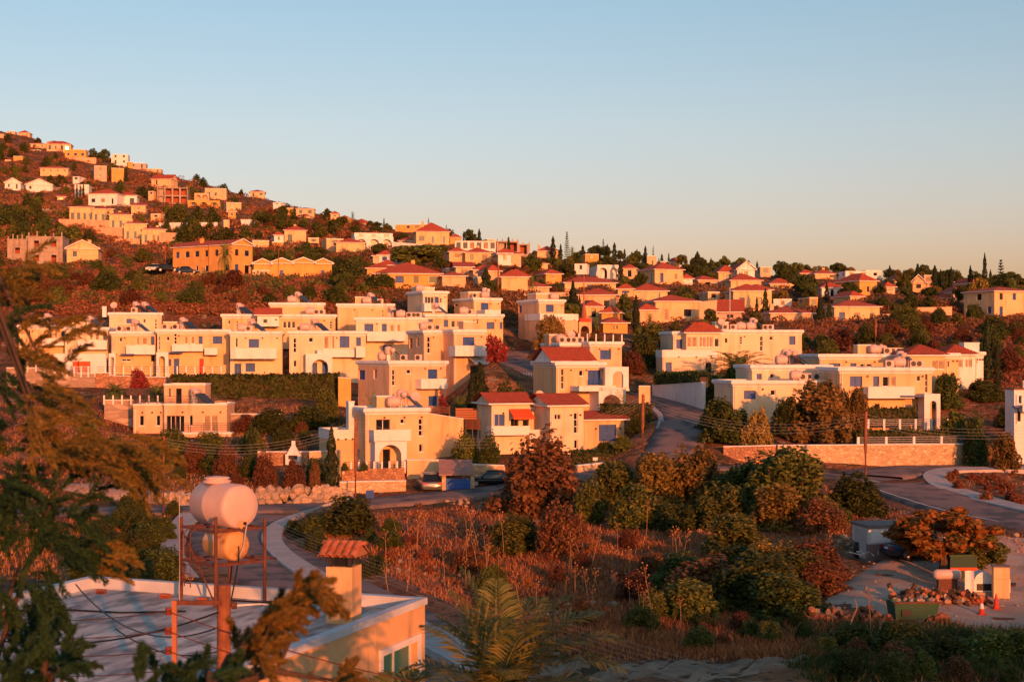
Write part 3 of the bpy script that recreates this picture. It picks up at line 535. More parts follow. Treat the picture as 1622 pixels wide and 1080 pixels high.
# ------------------------------------------------------------------ terrain: passes through every base, road and slope point
CP = []
def cp(*a): CP.append(tuple(a))
def cpx(px, py, d): CP.append(tuple(P(px, py, d)))
for h in HOUSES:
    for b in h.B:
        if abs(b['z']) > 1.0: continue
        for fx, fy in ((0, 0), (1, 0), (0, 1), (1, 1)):
            CP.append(tuple(h.world(b['x']+fx*b['L'], b['y']+fy*b['W'], b['z']-.1)))
for nm, pts, wd in ROADS:
    for i in range(0, len(pts), 4): CP.append((pts[i].x, pts[i].y, pts[i].z-.1))
for x in (-60, -25, 0, 30, 60): cp(x, 0, -8.5); cp(x, 22, -11.5)
for t in range(-400, 401, 50):                  # unseen rise behind the camera, crest shaped to shade the roof but not the yard
    zc = 12.6+1.0*math.sin(t*.031)-4.2*min(1, max(0, (t-4)/26))
    cp(50+.891*t, -98+.454*t, zc); cp(75+.891*t, -150+.454*t, zc-6)
for x in (-9, -14, -4): cp(x, 34, -12.3)
for a in ((800, 860, 105), (720, 835, 114), (720, 900, 95), (760, 960, 80), (900, 800, 122), (1000, 800, 116), (900, 900, 92), (1000, 900, 90), (1000, 970, 74), (1100, 850, 100), (1200, 860, 97), (1150, 960, 76),
          (1000, 1040, 62), (1150, 1050, 60), (1300, 1050, 60), (1480, 1066, 60), (1620, 1064, 60), (1420, 1003, 68), (1540, 1004, 68), (1620, 1002, 68), (1345, 985, 71.5), (900, 1075, 56), (1250, 1075, 54), (1450, 1080, 54),
          (1300, 960, 74), (1380, 930, 80), (1450, 960, 75), (1550, 940, 78), (1620, 960, 75), (1620, 900, 86), (1400, 890, 88), (1500, 880, 89), (1600, 860, 92), (1350, 850, 97), (1250, 800, 112), (1420, 840, 98),
          (60, 880, 97), (150, 860, 100), (230, 900, 92), (500, 880, 94), (560, 860, 104), (560, 920, 84),
          (100, 770, 128), (250, 790, 126), (420, 762, 133), (480, 756, 134), (330, 740, 140), (120, 740, 142), (60, 700, 150), (200, 705, 152), (400, 730, 142), (690, 778, 132.6), (730, 776, 133), (780, 771, 134),
          (1540, 765, 128), (1600, 780, 122), (1620, 765, 128), (1150, 738, 135), (1400, 700, 140), (1540, 700, 141), (1250, 690, 141), (1180, 690, 141), (1600, 700, 145),
          (100, 640, 165), (60, 590, 190), (280, 615, 176), (480, 625, 172), (530, 640, 170), (760, 690, 152), (720, 690, 150),
          (1000, 640, 170), (1010, 600, 190), (1000, 560, 205), (930, 550, 212), (1150, 610, 172),
          (100, 490, 225), (300, 485, 228), (500, 468, 240), (600, 465, 245), (100, 450, 262), (300, 452, 268), (480, 442, 272), (20, 420, 320), (200, 430, 305), (260, 395, 360), (560, 435, 285), (620, 440, 278),
          (720, 452, 258), (820, 460, 250), (900, 500, 236), (1000, 540, 222), (1080, 520, 235), (1330, 520, 235), (1420, 545, 205), (1500, 560, 195), (1580, 590, 185), (1600, 540, 220), (1450, 505, 245), (1350, 505, 250), (1550, 505, 255), (1620, 520, 240),
          (1300, 560, 190), (1030, 590, 195), (1180, 739, 134), (1250, 739, 133.8), (1350, 738, 134.3), (1450, 737, 136), (1530, 736, 137.5), (785, 566, 178), (770, 590, 172), (800, 585, 178), (860, 560, 196), (835, 548, 205),
          (0, 375, 400), (60, 355, 440), (20, 330, 500), (120, 318, 540), (0, 295, 600), (150, 270, 660), (60, 240, 760), (0, 206, 930), (40, 211, 915), (100, 233, 850), (190, 252, 760), (270, 279, 740), (330, 292, 690), (390, 309, 660), (430, 318, 640), (500, 337, 610), (560, 350, 580), (640, 368, 540), (700, 378, 520),
          (780, 396, 490), (850, 404, 478), (950, 410, 465), (1050, 418, 455), (1150, 424, 445), (1230, 434, 435), (1330, 440, 425), (1420, 446, 410), (1500, 452, 400), (1620, 455, 395),
          (300, 350, 480), (400, 360, 440), (500, 375, 420), (430, 395, 360), (560, 395, 380), (700, 410, 380), (850, 430, 340), (950, 445, 310), (1100, 455, 310), (1250, 450, 330), (1400, 460, 310), (1500, 470, 300), (1600, 490, 290)):
    cpx(*a)
for px, py, d in ((-300, 150, 900), (-300, 330, 500), (-300, 430, 300), (-300, 640, 160), (-300, 800, 110), (1900, 470, 390), (1900, 520, 260), (1900, 700, 150), (1900, 850, 95)): cpx(px, py, d)
for px, z, d in ((-300, 140, 1150), (0, 110, 1150), (270, 70, 950), (500, 40, 820), (700, 28, 720), (900, 16, 660), (1150, 10, 640), (1400, 5, 600), (1700, 5, 600)): cp(PX(px, d), d, z)
for a in range(0, 360, 20):
    for rr, z in ((2200, -10), (5200, -30)): cp(rr*math.cos(R(a)), rr*math.sin(R(a)), z)
_c = np.array(CP); _, ui = np.unique(np.round(_c[:, :2], 1), axis=0, return_index=True); _c = _c[ui]
_K = np.hypot(_c[:, None, 0]-_c[None, :, 0], _c[:, None, 1]-_c[None, :, 1])
_n = len(_c); _A = np.zeros((_n+1, _n+1)); _A[:_n, :_n] = _K-np.eye(_n)*.25; _A[:_n, _n] = 1; _A[_n, :_n] = 1
_w = np.linalg.solve(_A, np.append(_c[:, 2], 0))
def rbf(x, y):
    x, y = np.ravel(x), np.ravel(y); out = np.empty(len(x))
    for i in range(0, len(x), 4000):
        k = np.hypot(x[i:i+4000, None]-_c[None, :, 0], y[i:i+4000, None]-_c[None, :, 1])
        out[i:i+4000] = k @ _w[:-1]+_w[-1]
    return out
def lines(lo, hi, f0, f1, step, grow, cap):
    a = list(np.arange(f0, f1+.01, step)); s = step
    while a[-1] < hi: s = min(s*grow, cap if a[-1] < 900 else 700); a.append(a[-1]+s)
    s = step
    while a[0] > lo: s = min(s*grow, cap if a[0] > -900 else 700); a.insert(0, a[0]-s)
    return np.array(a)
GX = lines(-6000, 6000, -62, 72, 1.25, 1.06, 14); GY = lines(-6000, 7000, 48, 245, 1.25, 1.05, 14)
gxx, gyy = np.meshgrid(GX, GY)
GZ = rbf(gxx, gyy).reshape(gxx.shape)
_nz = sum(np.sin(gxx*a+b*gyy+c)*np.sin(gyy*a*1.13-b*gxx*.7+c*2) * m for a, b, c, m in ((.35, .2, 1, .18), (.9, .5, 2, .10), (1.7, 1.1, .5, .07), (.12, .05, 3, .35)))
_msk = np.ones_like(GZ)
for h in HOUSES: _msk[h.inside(gxx, gyy, 1.5)] = 0
GZ += _nz*_msk*np.clip((np.hypot(gxx, gyy)-20)/30, 0, 1)
for nm, pts, wd in ROADS:
    pa = np.array([tuple(p) for p in pts])
    m = (gxx > pa[:, 0].min()-8) & (gxx < pa[:, 0].max()+8) & (gyy > pa[:, 1].min()-8) & (gyy < pa[:, 1].max()+8)
    ii = np.argwhere(m); dd = np.hypot(gxx[m][:, None]-pa[None, :, 0], gyy[m][:, None]-pa[None, :, 1])
    k = dd.argmin(1); near = dd.min(1)
    g = GZ[m]; rz = pa[k, 2]
    s = np.clip((near-wd/2-.7)/3.4, 0, 1); lv = np.where(near < wd/2+.7, rz-.22, rz-.05)
    g = np.where(near < wd/2+4.1, lv*(1-s)+g*s, g)
    GZ[m] = g
def gz(x, y):
    x, y = np.asarray(x, float), np.asarray(y, float)
    i = np.clip(np.searchsorted(GX, x)-1, 0, len(GX)-2); j = np.clip(np.searchsorted(GY, y)-1, 0, len(GY)-2)
    u = (x-GX[i])/(GX[i+1]-GX[i]); v = (y-GY[j])/(GY[j+1]-GY[j])
    return GZ[j, i]*(1-u)*(1-v)+GZ[j, i+1]*u*(1-v)+GZ[j+1, i]*(1-u)*v+GZ[j+1, i+1]*u*v
DS = np.concatenate([np.arange(30, 260, .5), np.arange(260, 1100, 2)])
def ground_d(px, py, dmin=30):
    """distance along a pixel's ray at which it first meets the ground"""
    px, py = np.atleast_1d(np.asarray(px, float)), np.atleast_1d(np.asarray(py, float)); out = np.full(len(px), np.nan)
    for i in range(len(px)):
        d = DS[DS >= dmin]; z = gz((px[i]-CX)/F*d, d); hit = np.nonzero((HY-py[i])/F*d < z)[0]
        if len(hit): out[i] = d[hit[0]]
    return out
# ground sheet
nx, ny = len(GX), len(GY)
V = np.stack([gxx.ravel(), gyy.ravel(), GZ.ravel()], 1)
ji = (np.arange(ny-1)[:, None]*nx+np.arange(nx-1)[None, :]).ravel()
me = npmesh('ground', V, np.stack([ji, ji+1, ji+nx+1, ji+nx], 1), None)
me.polygons.foreach_set('use_smooth', [True]*len(me.polygons))
gm = bpy.data.materials.new('dry_ground'); gm.use_nodes = True; t = gm.node_tree; b = t.nodes['Principled BSDF']; b.inputs['Roughness'].default_value = .95; b.inputs['Specular IOR Level'].default_value = .1
tc = t.nodes.new('ShaderNodeTexCoord')
def nz_(s, dt=6, lo=.4, hi=.6):
    n = t.nodes.new('ShaderNodeTexNoise'); n.inputs['Scale'].default_value = s; n.inputs['Detail'].default_value = dt; t.links.new(tc.outputs['Object'], n.inputs['Vector'])
    mr = t.nodes.new('ShaderNodeMapRange'); mr.inputs[1].default_value = lo; mr.inputs[2].default_value = hi; t.links.new(n.outputs[0], mr.inputs[0]); return mr.outputs[0]
def mx_(a, b_, f):
    m = t.nodes.new('ShaderNodeMix'); m.data_type = 'RGBA'
    for s_, i in ((a, 6), (b_, 7)):
        if isinstance(s_, tuple): m.inputs[i].default_value = (*s_, 1)
        else: t.links.new(s_, m.inputs[i])
    t.links.new(f, m.inputs[0]); return m.outputs[2]
g1 = mx_((.19, .075, .04), (.32, .15, .075), nz_(.12)); g2 = mx_(g1, (.085, .06, .028), nz_(.35, 8, .5, .62)); g3 = mx_(g2, (.36, .25, .16), nz_(.8, 8, .6, .68))
t.links.new(mx_(g3, (.05, .03, .02), nz_(2.5, 8, .52, .7)), b.inputs['Base Color'])
bp = t.nodes.new('ShaderNodeBump'); bp.inputs['Strength'].default_value = 1.0; bp.inputs['Distance'].default_value = .5; t.links.new(nz_(2.2, 10, 0, 1), bp.inputs['Height']); t.links.new(bp.outputs[0], b.inputs['Normal'])
me.materials.append(gm)
tag(mobj('ground', me), 'dry reddish brown hillside ground with pale stones', kind='structure')

# road sheets, pavements, kerbs and painted lines
def sideways(pts, i):
    a, b_ = pts[max(i-1, 0)], pts[min(i+1, len(pts)-1)]; d = b_-a; return Vector((d.y, -d.x, 0)).normalized()
for k_, (nm, pts, wd) in enumerate(ROADS):
    mb = MB(); L = []
    for i, p in enumerate(pts):
        n = sideways(pts, i); L.append([p+n*wd/2*q+Vector((0, 0, .02-.03*min(1, q*q)+.004*k_-(.5 if abs(q) > 1 else 0))) for q in (-1.07, -1, -.5, 0, .5, 1, 1.07)])
    mb.rings(L, closed=False, caps=False)
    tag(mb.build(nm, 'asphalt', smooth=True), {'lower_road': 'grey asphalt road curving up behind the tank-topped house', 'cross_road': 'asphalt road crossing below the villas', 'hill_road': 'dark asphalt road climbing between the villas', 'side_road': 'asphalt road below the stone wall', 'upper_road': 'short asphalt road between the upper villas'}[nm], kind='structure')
def pavement(name, label, inner, outer, h=.14, pm='pavement'):
    n = 40
    a, b_ = spline(inner, .8), spline(outer, .8)
    rs = lambda q: [q[min(len(q)-1, int(i*(len(q)-1)/n+.5))] for i in range(n+1)]
    a, b_ = rs(a), rs(b_); mb = MB(); L = []; kb = MB(); LK = []
    for p, q in zip(a, b_):
        n_ = (q-p); n_.z = 0; n_.normalize()
        L.append([p+n_*.16+Vector((0, 0, h-.004)), q+Vector((0, 0, h-.004)), q+Vector((0, 0, -.6))])
        LK.append([p+Vector((0, 0, -.3)), p+Vector((0, 0, h)), p+n_*.17+Vector((0, 0, h)), p+n_*.17+Vector((0, 0, -.3))])
    mb.rings(L, closed=False, caps=False); kb.rings(LK, closed=False, caps=False)
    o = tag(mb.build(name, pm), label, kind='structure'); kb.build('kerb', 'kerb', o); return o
Pz = lambda px, py, d, z: Vector((PX(px, d), d, z))
pavement('pavement', 'pale curved pavement round the lower road bend',
   [P(560, 790, 124.5), P(500, 806, 120.5), P(440, 826, 112), P(415, 848, 103), P(424, 874, 94.5), P(470, 912, 84), P(560, 968, 73), P(660, 1022, 63.6), P(725, 1058, 58.8), P(800, 1120, 53)],
   [P(560, 786, 125.3), P(510, 802, 121.3), P(462, 824, 112.6), P(446, 848, 103.2), P(458, 872, 95), P(505, 904, 85.5), P(590, 950, 75.6), P(690, 995, 67.6), P(760, 1038, 61), P(850, 1100, 54.5)])
pavement('pavement', 'pale pavement along the left side of the lower road',
   [P(318, 815, 115), P(300, 840, 107), P(292, 872, 95.6), P(305, 905, 86.6), P(350, 950, 77)], [P(285, 815, 115.2), P(262, 842, 106.4), P(254, 872, 96), P(266, 905, 87), P(310, 955, 76)])
pavement('pavement', 'pinkish paved pavement rounding the right-hand road junction',
   [P(1700, 828, 98), P(1600, 806, 106.5), P(1530, 790, 113.5), P(1480, 772, 120), P(1462, 756, 126), P(1475, 746, 130.5), P(1520, 742, 133), P(1640, 741, 134)],
   [P(1700, 816, 100), P(1625, 803, 107.5), P(1560, 785, 115), P(1512, 770, 121), P(1498, 757, 126), P(1510, 749, 129.5), P(1550, 746.5, 131.4), P(1640, 746, 132)])
pavement('pavement', 'narrow pavement edging the climbing road', [P(1106, 730, 133), P(1110, 690, 143), P(1114, 662, 153)], [P(1113, 730, 133.2), P(1117, 690, 143.2), P(1120, 662, 153.2)])
pavement('pavement', 'narrow pavement on the inner bend of the climbing road', [P(1018, 724, 135), P(1046, 684, 146), P(1050, 660, 154), P(1035, 645, 163)], [P(1005, 724, 135.4), P(1036, 684, 146.6), P(1042, 660, 154.6), P(1025, 645, 163.4)])
def line_mark(name, label, pts, wd=.14, up=.05):
    mb = MB(); L = []
    for i, p in enumerate(pts):
        n = sideways(pts, i); L.append([p-n*wd/2+Vector((0, 0, up)), p+n*wd/2+Vector((0, 0, up))])
    mb.rings(L, closed=False, caps=False)
    return tag(mb.build(name, 'paint'), label, kind='structure')
cr = ROADS[1][1]; nn = len(cr)
off = lambda pts, q: [p+sideways(pts, i)*q for i, p in enumerate(pts)]
line_mark('road_marking', 'white edge line along the right-hand road', off(cr, 2.6)[int(nn*.78):int(nn*.96)])
line_mark('road_marking', 'short white line across the right-hand road', off(cr, .4)[int(nn*.735):int(nn*.755)], .2)
line_mark('road_marking', 'white stop line at the foot of the climbing road', [P(1040, 722, 133.4), P(1102, 719, 134)], .3, .09)
# bare gravel yard
mb = MB(); yd = [P(1300, 950, 76), P(1330, 915, 82.5), P(1395, 892, 87.5), P(1430, 870, 92), P(1500, 862, 93.5), P(1560, 858, 94), P(1640, 862, 92), P(1720, 900, 86), P(1720, 985, 71), P(1620, 1000, 68.5), P(1540, 1003, 68), P(1470, 992, 70), P(1400, 975, 72), P(1340, 968, 73.5)]
cx_, cy_ = sum(p.x for p in yd)/len(yd), sum(p.y for p in yd)/len(yd)
yd = spline([*yd, yd[0]], 1.0)[:-1]; L = []
for q in np.linspace(1, .02, 22):
    L.append([Vector((x, y, float(gz(x, y))+.10*min(1, (1-q)*8)-.03)) for x, y in ((cx_+(p.x-cx_)*q, cy_+(p.y-cy_)*q) for p in yd)])
mb.rings(L, caps=False)
tag(mb.build('gravel_yard', 'gravel', smooth=True), 'pale dusty gravel yard below the right-hand road', kind='structure')
# dusty verge left of the junction
mb = MB(); L = []
for k in range(24):
    t_ = k/23; px = 90+215*t_; L.append([Vector((PX(px, d_), d_, float(gz(PX(px, d_), d_))+(.08 if 0 < q < 4 else -.1))) for q, d_ in enumerate((124.4, 125, 126.2, 128, 129.5+1.5*math.sin(t_*5)))])
mb.rings(L, closed=False, caps=False); tag(mb.build('gravel_verge', 'gravel', smooth=True), 'pale dusty verge beside the cross road', kind='structure')
# ------------------------------------------------------------------ house builder
def wall_face(mb, O, U, N, wd, ht, holes, rev=.16):
    Zv = Vector((0, 0, 1)); us = sorted({0, wd, *[q for h in holes for q in h[:2]]}); vz = sorted({0, ht, *[q for h in holes for q in h[2:4]]})
    pt = lambda u, v, k=0: O+U*u+Zv*v-N*k
    for i in range(len(us)-1):
        for j in range(len(vz)-1):
            a, b, c, d = us[i], us[i+1], vz[j], vz[j+1]
            if any(h[0]-1e-6 <= a and b <= h[1]+1e-6 and h[2]-1e-6 <= c and d <= h[3]+1e-6 for h in holes): continue
            mb.quad(pt(a, c), pt(b, c), pt(b, d), pt(a, d))
    for a, b, c, d in holes:
        for (u0, v0), (u1, v1) in (((a, c), (a, d)), ((a, d), (b, d)), ((b, d), (b, c)), ((b, c), (a, c))):
            mb.quad(pt(u0, v0), pt(u1, v1), pt(u1, v1, rev), pt(u0, v0, rev))
def frameM(O, U, N): return Matrix(((U.x, N.x, 0, O.x), (U.y, N.y, 0, O.y), (0, 0, 1, O.z), (0, 0, 0, 1)))
def opening(root, kind, O, U, N, a, b, c, d, dist, rev=.16):
    """a window, shutter pair or door filling the hole a..b, c..d of a wall (local frame x along, y outward, z up)"""
    M = frameM(O+U*a+Vector((0, 0, c)), U, N); w_, h_ = b-a, d-c; far = dist > 236; fw = min(.07, w_*.14)
    fm = {'b': 'blue', 'B': 'blue', 'd': 'brown', 'D': 'brown', 'Rd': 'red_door'}.get(kind, 'white_metal')
    mb = MB(); y0, y1 = -rev+.01, -rev+.07
    mb.box(0, w_, y0, y1, 0, fw, M); mb.box(0, w_, y0, y1, h_-fw, h_, M); mb.box(0, fw, y0, y1, fw, h_-fw, M); mb.box(w_-fw, w_, y0, y1, fw, h_-fw, M)
    if kind in ('w', 'k', 'wd', 'gr') and w_ > .75 and not far: mb.box(w_/2-.03, w_/2+.03, y0, y1, fw, h_-fw, M)
    if kind == 's':
        for q in (1/3, 2/3): mb.box(fw, w_-fw, y0, y1, h_*q-.04, h_*q+.04, M)
    door = kind in ('B', 'D', 'Rd', 'wd')
    o = mb.build('door' if door else 'window', fm, root)
    def ch(nm, mt, f): q = MB(); f(q); q.build(nm, mt, o)
    if kind in ('w', 's', 'k', 'wd', 'd', 'D', 'gr'):
        ch('pane', {'k': 'curtain', 'gr': 'glass_green'}.get(kind, 'glass'), lambda q: q.box(fw, w_-fw, y0+.012, y0+.024, fw, h_-fw, M))
        if kind in ('w', 's', 'k') and not far: ch('sill', 'white', lambda q: q.box(-.06, w_+.06, -rev+.08, .06, -.06, .012, M))
        if kind == 'gr':
            q = MB(); q.box(-.16, w_+.16, .002, .05, -.16, 0, M); q.box(-.16, w_+.16, .002, .05, h_, h_+.16, M); q.box(-.16, 0, .002, .05, 0, h_, M); q.box(w_, w_+.16, .002, .05, 0, h_, M); q.build('casing', 'white', o)
        if kind in ('d', 'D') and not far and w_ > .8: ch('mullion', 'white_metal' if kind == 'd' else 'brown', lambda q: q.box(w_/2-.03, w_/2+.03, y0+.02, y1+.005, fw, h_-fw, M))
    else:
        n = 2 if w_ > .85 else 1; lw = (w_-2*fw)/n
        for k in range(n):
            q = MB(); x0, x1 = fw+k*lw+.01, fw+(k+1)*lw-.01; q.box(x0, x1, y0+.01, y0+.03, fw, h_-fw, M)
            if dist < 200:
                for xx in ((x0, x0+.06), (x1-.06, x1)): q.box(*xx, y0+.03, y0+.055, fw, h_-fw, M)
                m = max(3, int(h_/.16))
                for j in range(m):
                    z = fw+(h_-2*fw)*(j+.5)/m; q.box(x0+.06, x1-.06, y0+.03, y0+.05, z-.03, z+.03, M)
            q.build('door_leaf' if door else 'shutter', fm, o)
        if door: ch('handle', 'steel', lambda q: q.box(w_/2-.09, w_/2-.05, y0+.05, y0+.1, h_*.45, h_*.5, M))
def cornice(x0, x1, y0, y1, zt, prof, mb):
    mb.rings([[Vector((x0-o, y0-o, zt+z)), Vector((x1+o, y0-o, zt+z)), Vector((x1+o, y1+o, zt+z)), Vector((x0-o, y1+o, zt+z))] for o, z in prof], caps=False)
PROF_C = [(.0, -.62), (.05, -.6), (.05, -.5), (.16, -.42), (.24, -.34), (.25, -.14), (.21, -.05), (.14, 0), (-.22, 0), (-.22, -.4)]
PROF_P = [(.0, -.18), (.05, -.17), (.05, 0), (-.2, 0), (-.2, -.3)]
PROF_B = [(.0, -.95), (.06, -.94), (.06, 0), (-.16, 0), (-.16, -.9)]
def tile_slope(mb, A, Bq, up, h1, h2, V, fine):
    """tiled slope: eave from A to Bq, slope vector up (full height), hips eat h1 / h2 of the eave at each end"""
    L = (Bq-A).length; U = (Bq-A)/L; n = U.cross(up).normalized(); n = n if n.z > 0 else -n
    st = .075 if fine else max(.5, L/14); k = max(4, int(L/st)); pr = (0, .05, .075, .05) if fine else (0,)
    lo, hi = [], []
    for i in range(k+1):
        u = L*i/k; f = min(1, u/h1 if h1 > 0 else 1, (L-u)/h2 if h2 > 0 else 1)
        lo.append(A+U*u+n*pr[i % len(pr)]); hi.append(A+U*u+up*max(f, 0)+n*pr[i % len(pr)])
    nb = len(mb.v); mb.v += [tuple(q) for q in lo]+[tuple(q) for q in hi]; m = k+1
    for i in range(k): mb.f.append((nb+i, nb+i+1, nb+m+i+1, nb+m+i))
def pitched(root, b, tile, trim, wallm):
    ov = .45; x0, x1, y0, y1 = b['x']-ov, b['x']+b['L']+ov, b['y']-ov, b['y']+b['W']+ov; z = b['z']+b['H']+.1; rh = b['rh']; fine = b['d'] < 200
    Ln, Wn = x1-x0, y1-y0; mb = MB(); r3 = lambda x, y, zz: Vector((x, y, zz))
    sf = MB().box(x0, x1, y0, y1, z-.16, z-.02)
    if b['kind'] == 'h':
        k = min(Ln, Wn)/2
        if Ln >= Wn:
            tile_slope(mb, r3(x0, y0, z), r3(x1, y0, z), r3(0, k, rh), k, k, 0, fine); tile_slope(mb, r3(x1, y1, z), r3(x0, y1, z), r3(0, -k, rh), k, k, 0, fine)
            tile_slope(mb, r3(x0, y1, z), r3(x0, y0, z), r3(k, 0, rh), k, k, 0, fine); tile_slope(mb, r3(x1, y0, z), r3(x1, y1, z), r3(-k, 0, rh), k, k, 0, fine)
        else:
            tile_slope(mb, r3(x0, y0, z), r3(x1, y0, z), r3(0, k, rh), k, k, 0, fine); tile_slope(mb, r3(x1, y1, z), r3(x0, y1, z), r3(0, -k, rh), k, k, 0, fine)
            tile_slope(mb, r3(x0, y1, z), r3(x0, y0, z), r3(k, 0, rh), k, k, 0, fine); tile_slope(mb, r3(x1, y0, z), r3(x1, y1, z), r3(-k, 0, rh), k, k, 0, fine)
    elif b['kind'] == 'g':
        k = Wn/2; tile_slope(mb, r3(x0, y0, z), r3(x1, y0, z), r3(0, k, rh), 0, 0, 0, fine); tile_slope(mb, r3(x1, y1, z), r3(x0, y1, z), r3(0, -k, rh), 0, 0, 0, fine)
        for xx, s_ in ((b['x'], -1), (b['x']+b['L'], 1)):
            g = MB(); g.add([(xx-.1, b['y'], z-.02), (xx-.1, b['y']+b['W'], z-.02), (xx-.1, y0+k, z+rh-.12), (xx+.1, b['y'], z-.02), (xx+.1, b['y']+b['W'], z-.02), (xx+.1, y0+k, z+rh-.12)], [(0, 1, 2), (5, 4, 3), (0, 3, 4, 1), (1, 4, 5, 2), (2, 5, 3, 0)]); g.build('gable', wallm, root)
    else:
        k = Ln/2; tile_slope(mb, r3(x0, y1, z), r3(x0, y0, z), r3(k, 0, rh), 0, 0, 0, fine); tile_slope(mb, r3(x1, y0, z), r3(x1, y1, z), r3(-k, 0, rh), 0, 0, 0, fine)
        for yy in (b['y'], b['y']+b['W']):
            g = MB(); g.add([(b['x'], yy-.1, z-.02), (b['x']+b['L'], yy-.1, z-.02), (x0+k, yy-.1, z+rh-.12), (b['x'], yy+.1, z-.02), (b['x']+b['L'], yy+.1, z-.02), (x0+k, yy+.1, z+rh-.12)], [(0, 1, 2), (5, 4, 3), (0, 3, 4, 1), (1, 4, 5, 2), (2, 5, 3, 0)]); g.build('gable', wallm, root)
        vb = MB(); s_ = .12                       # white barge boards on the front gable
        for xa, xb in ((x0, x0+k), (x1, x0+k)):
            vb.add([(xa, y0-.03, z-.1), (xb, y0-.03, z+rh-.1), (xb, y0-.03, z+rh+.14), (xa, y0-.03, z+.14), (xa, y0+.05, z-.1), (xb, y0+.05, z+rh-.1), (xb, y0+.05, z+rh+.14), (xa, y0+.05, z+.14)], [(0, 1, 2, 3), (7, 6, 5, 4), (0, 4, 5, 1), (3, 2, 6, 7)])
        vb.build('barge_board', trim, root)
    rf = mb.build('roof', tile, root)
    sf.build('eaves', trim, rf)
    if b['d'] < 480 and b['L'] > 6 and random.random() < .6:
        cxx, cyy = b['x']+b['L']*random.uniform(.2, .8), b['y']+b['W']*random.uniform(.55, .8)
        MB().box(cxx-.35, cxx+.35, cyy-.3, cyy+.3, z-.2, z+rh+.5).build('chimney', wallm, rf)
    return rf
def arch_panel(mb, x0, x1, z0, z1, a0, a1, at, y, th=.3, seg=12):
    """a wall panel x0..x1, z0..z1 at depth y..y+th with an arched opening a0..a1 whose crown is at at"""
    cxm, rr = (a0+a1)/2, (a1-a0)/2; sp = max(z0+.2, at-rr)
    arc = [(a0, z0), (a0, sp)]+[(cxm-rr*math.cos(math.pi*k/seg), sp+(at-sp)*math.sin(math.pi*k/seg)) for k in range(1, seg)]+[(a1, sp), (a1, z0)]
    for yy, fl in ((y, 0), (y+th, 1)):
        q = lambda *p: mb.quad(*[(u, yy, v) for u, v in (p[::-1] if fl else p)])
        q((x0, z0), (a0, z0), (a0, z1), (x0, z1)); q((a1, z0), (x1, z0), (x1, z1), (a1, z1))
        for k in range(1, len(arc)-2): q(arc[k], arc[k+1], (arc[k+1][0], z1), (arc[k][0], z1))
    for k in range(len(arc)-1): mb.quad((arc[k][0], y, arc[k][1]), (arc[k][0], y+th, arc[k][1]), (arc[k+1][0], y+th, arc[k+1][1]), (arc[k+1][0], y, arc[k+1][1]))
    for u in (x0, x1): mb.quad((u, y, z0), (u, y+th, z0), (u, y+th, z1), (u, y, z1))
    mb.quad((x0, y, z1), (x1, y, z1), (x1, y+th, z1), (x0, y+th, z1))
ROOF = {}
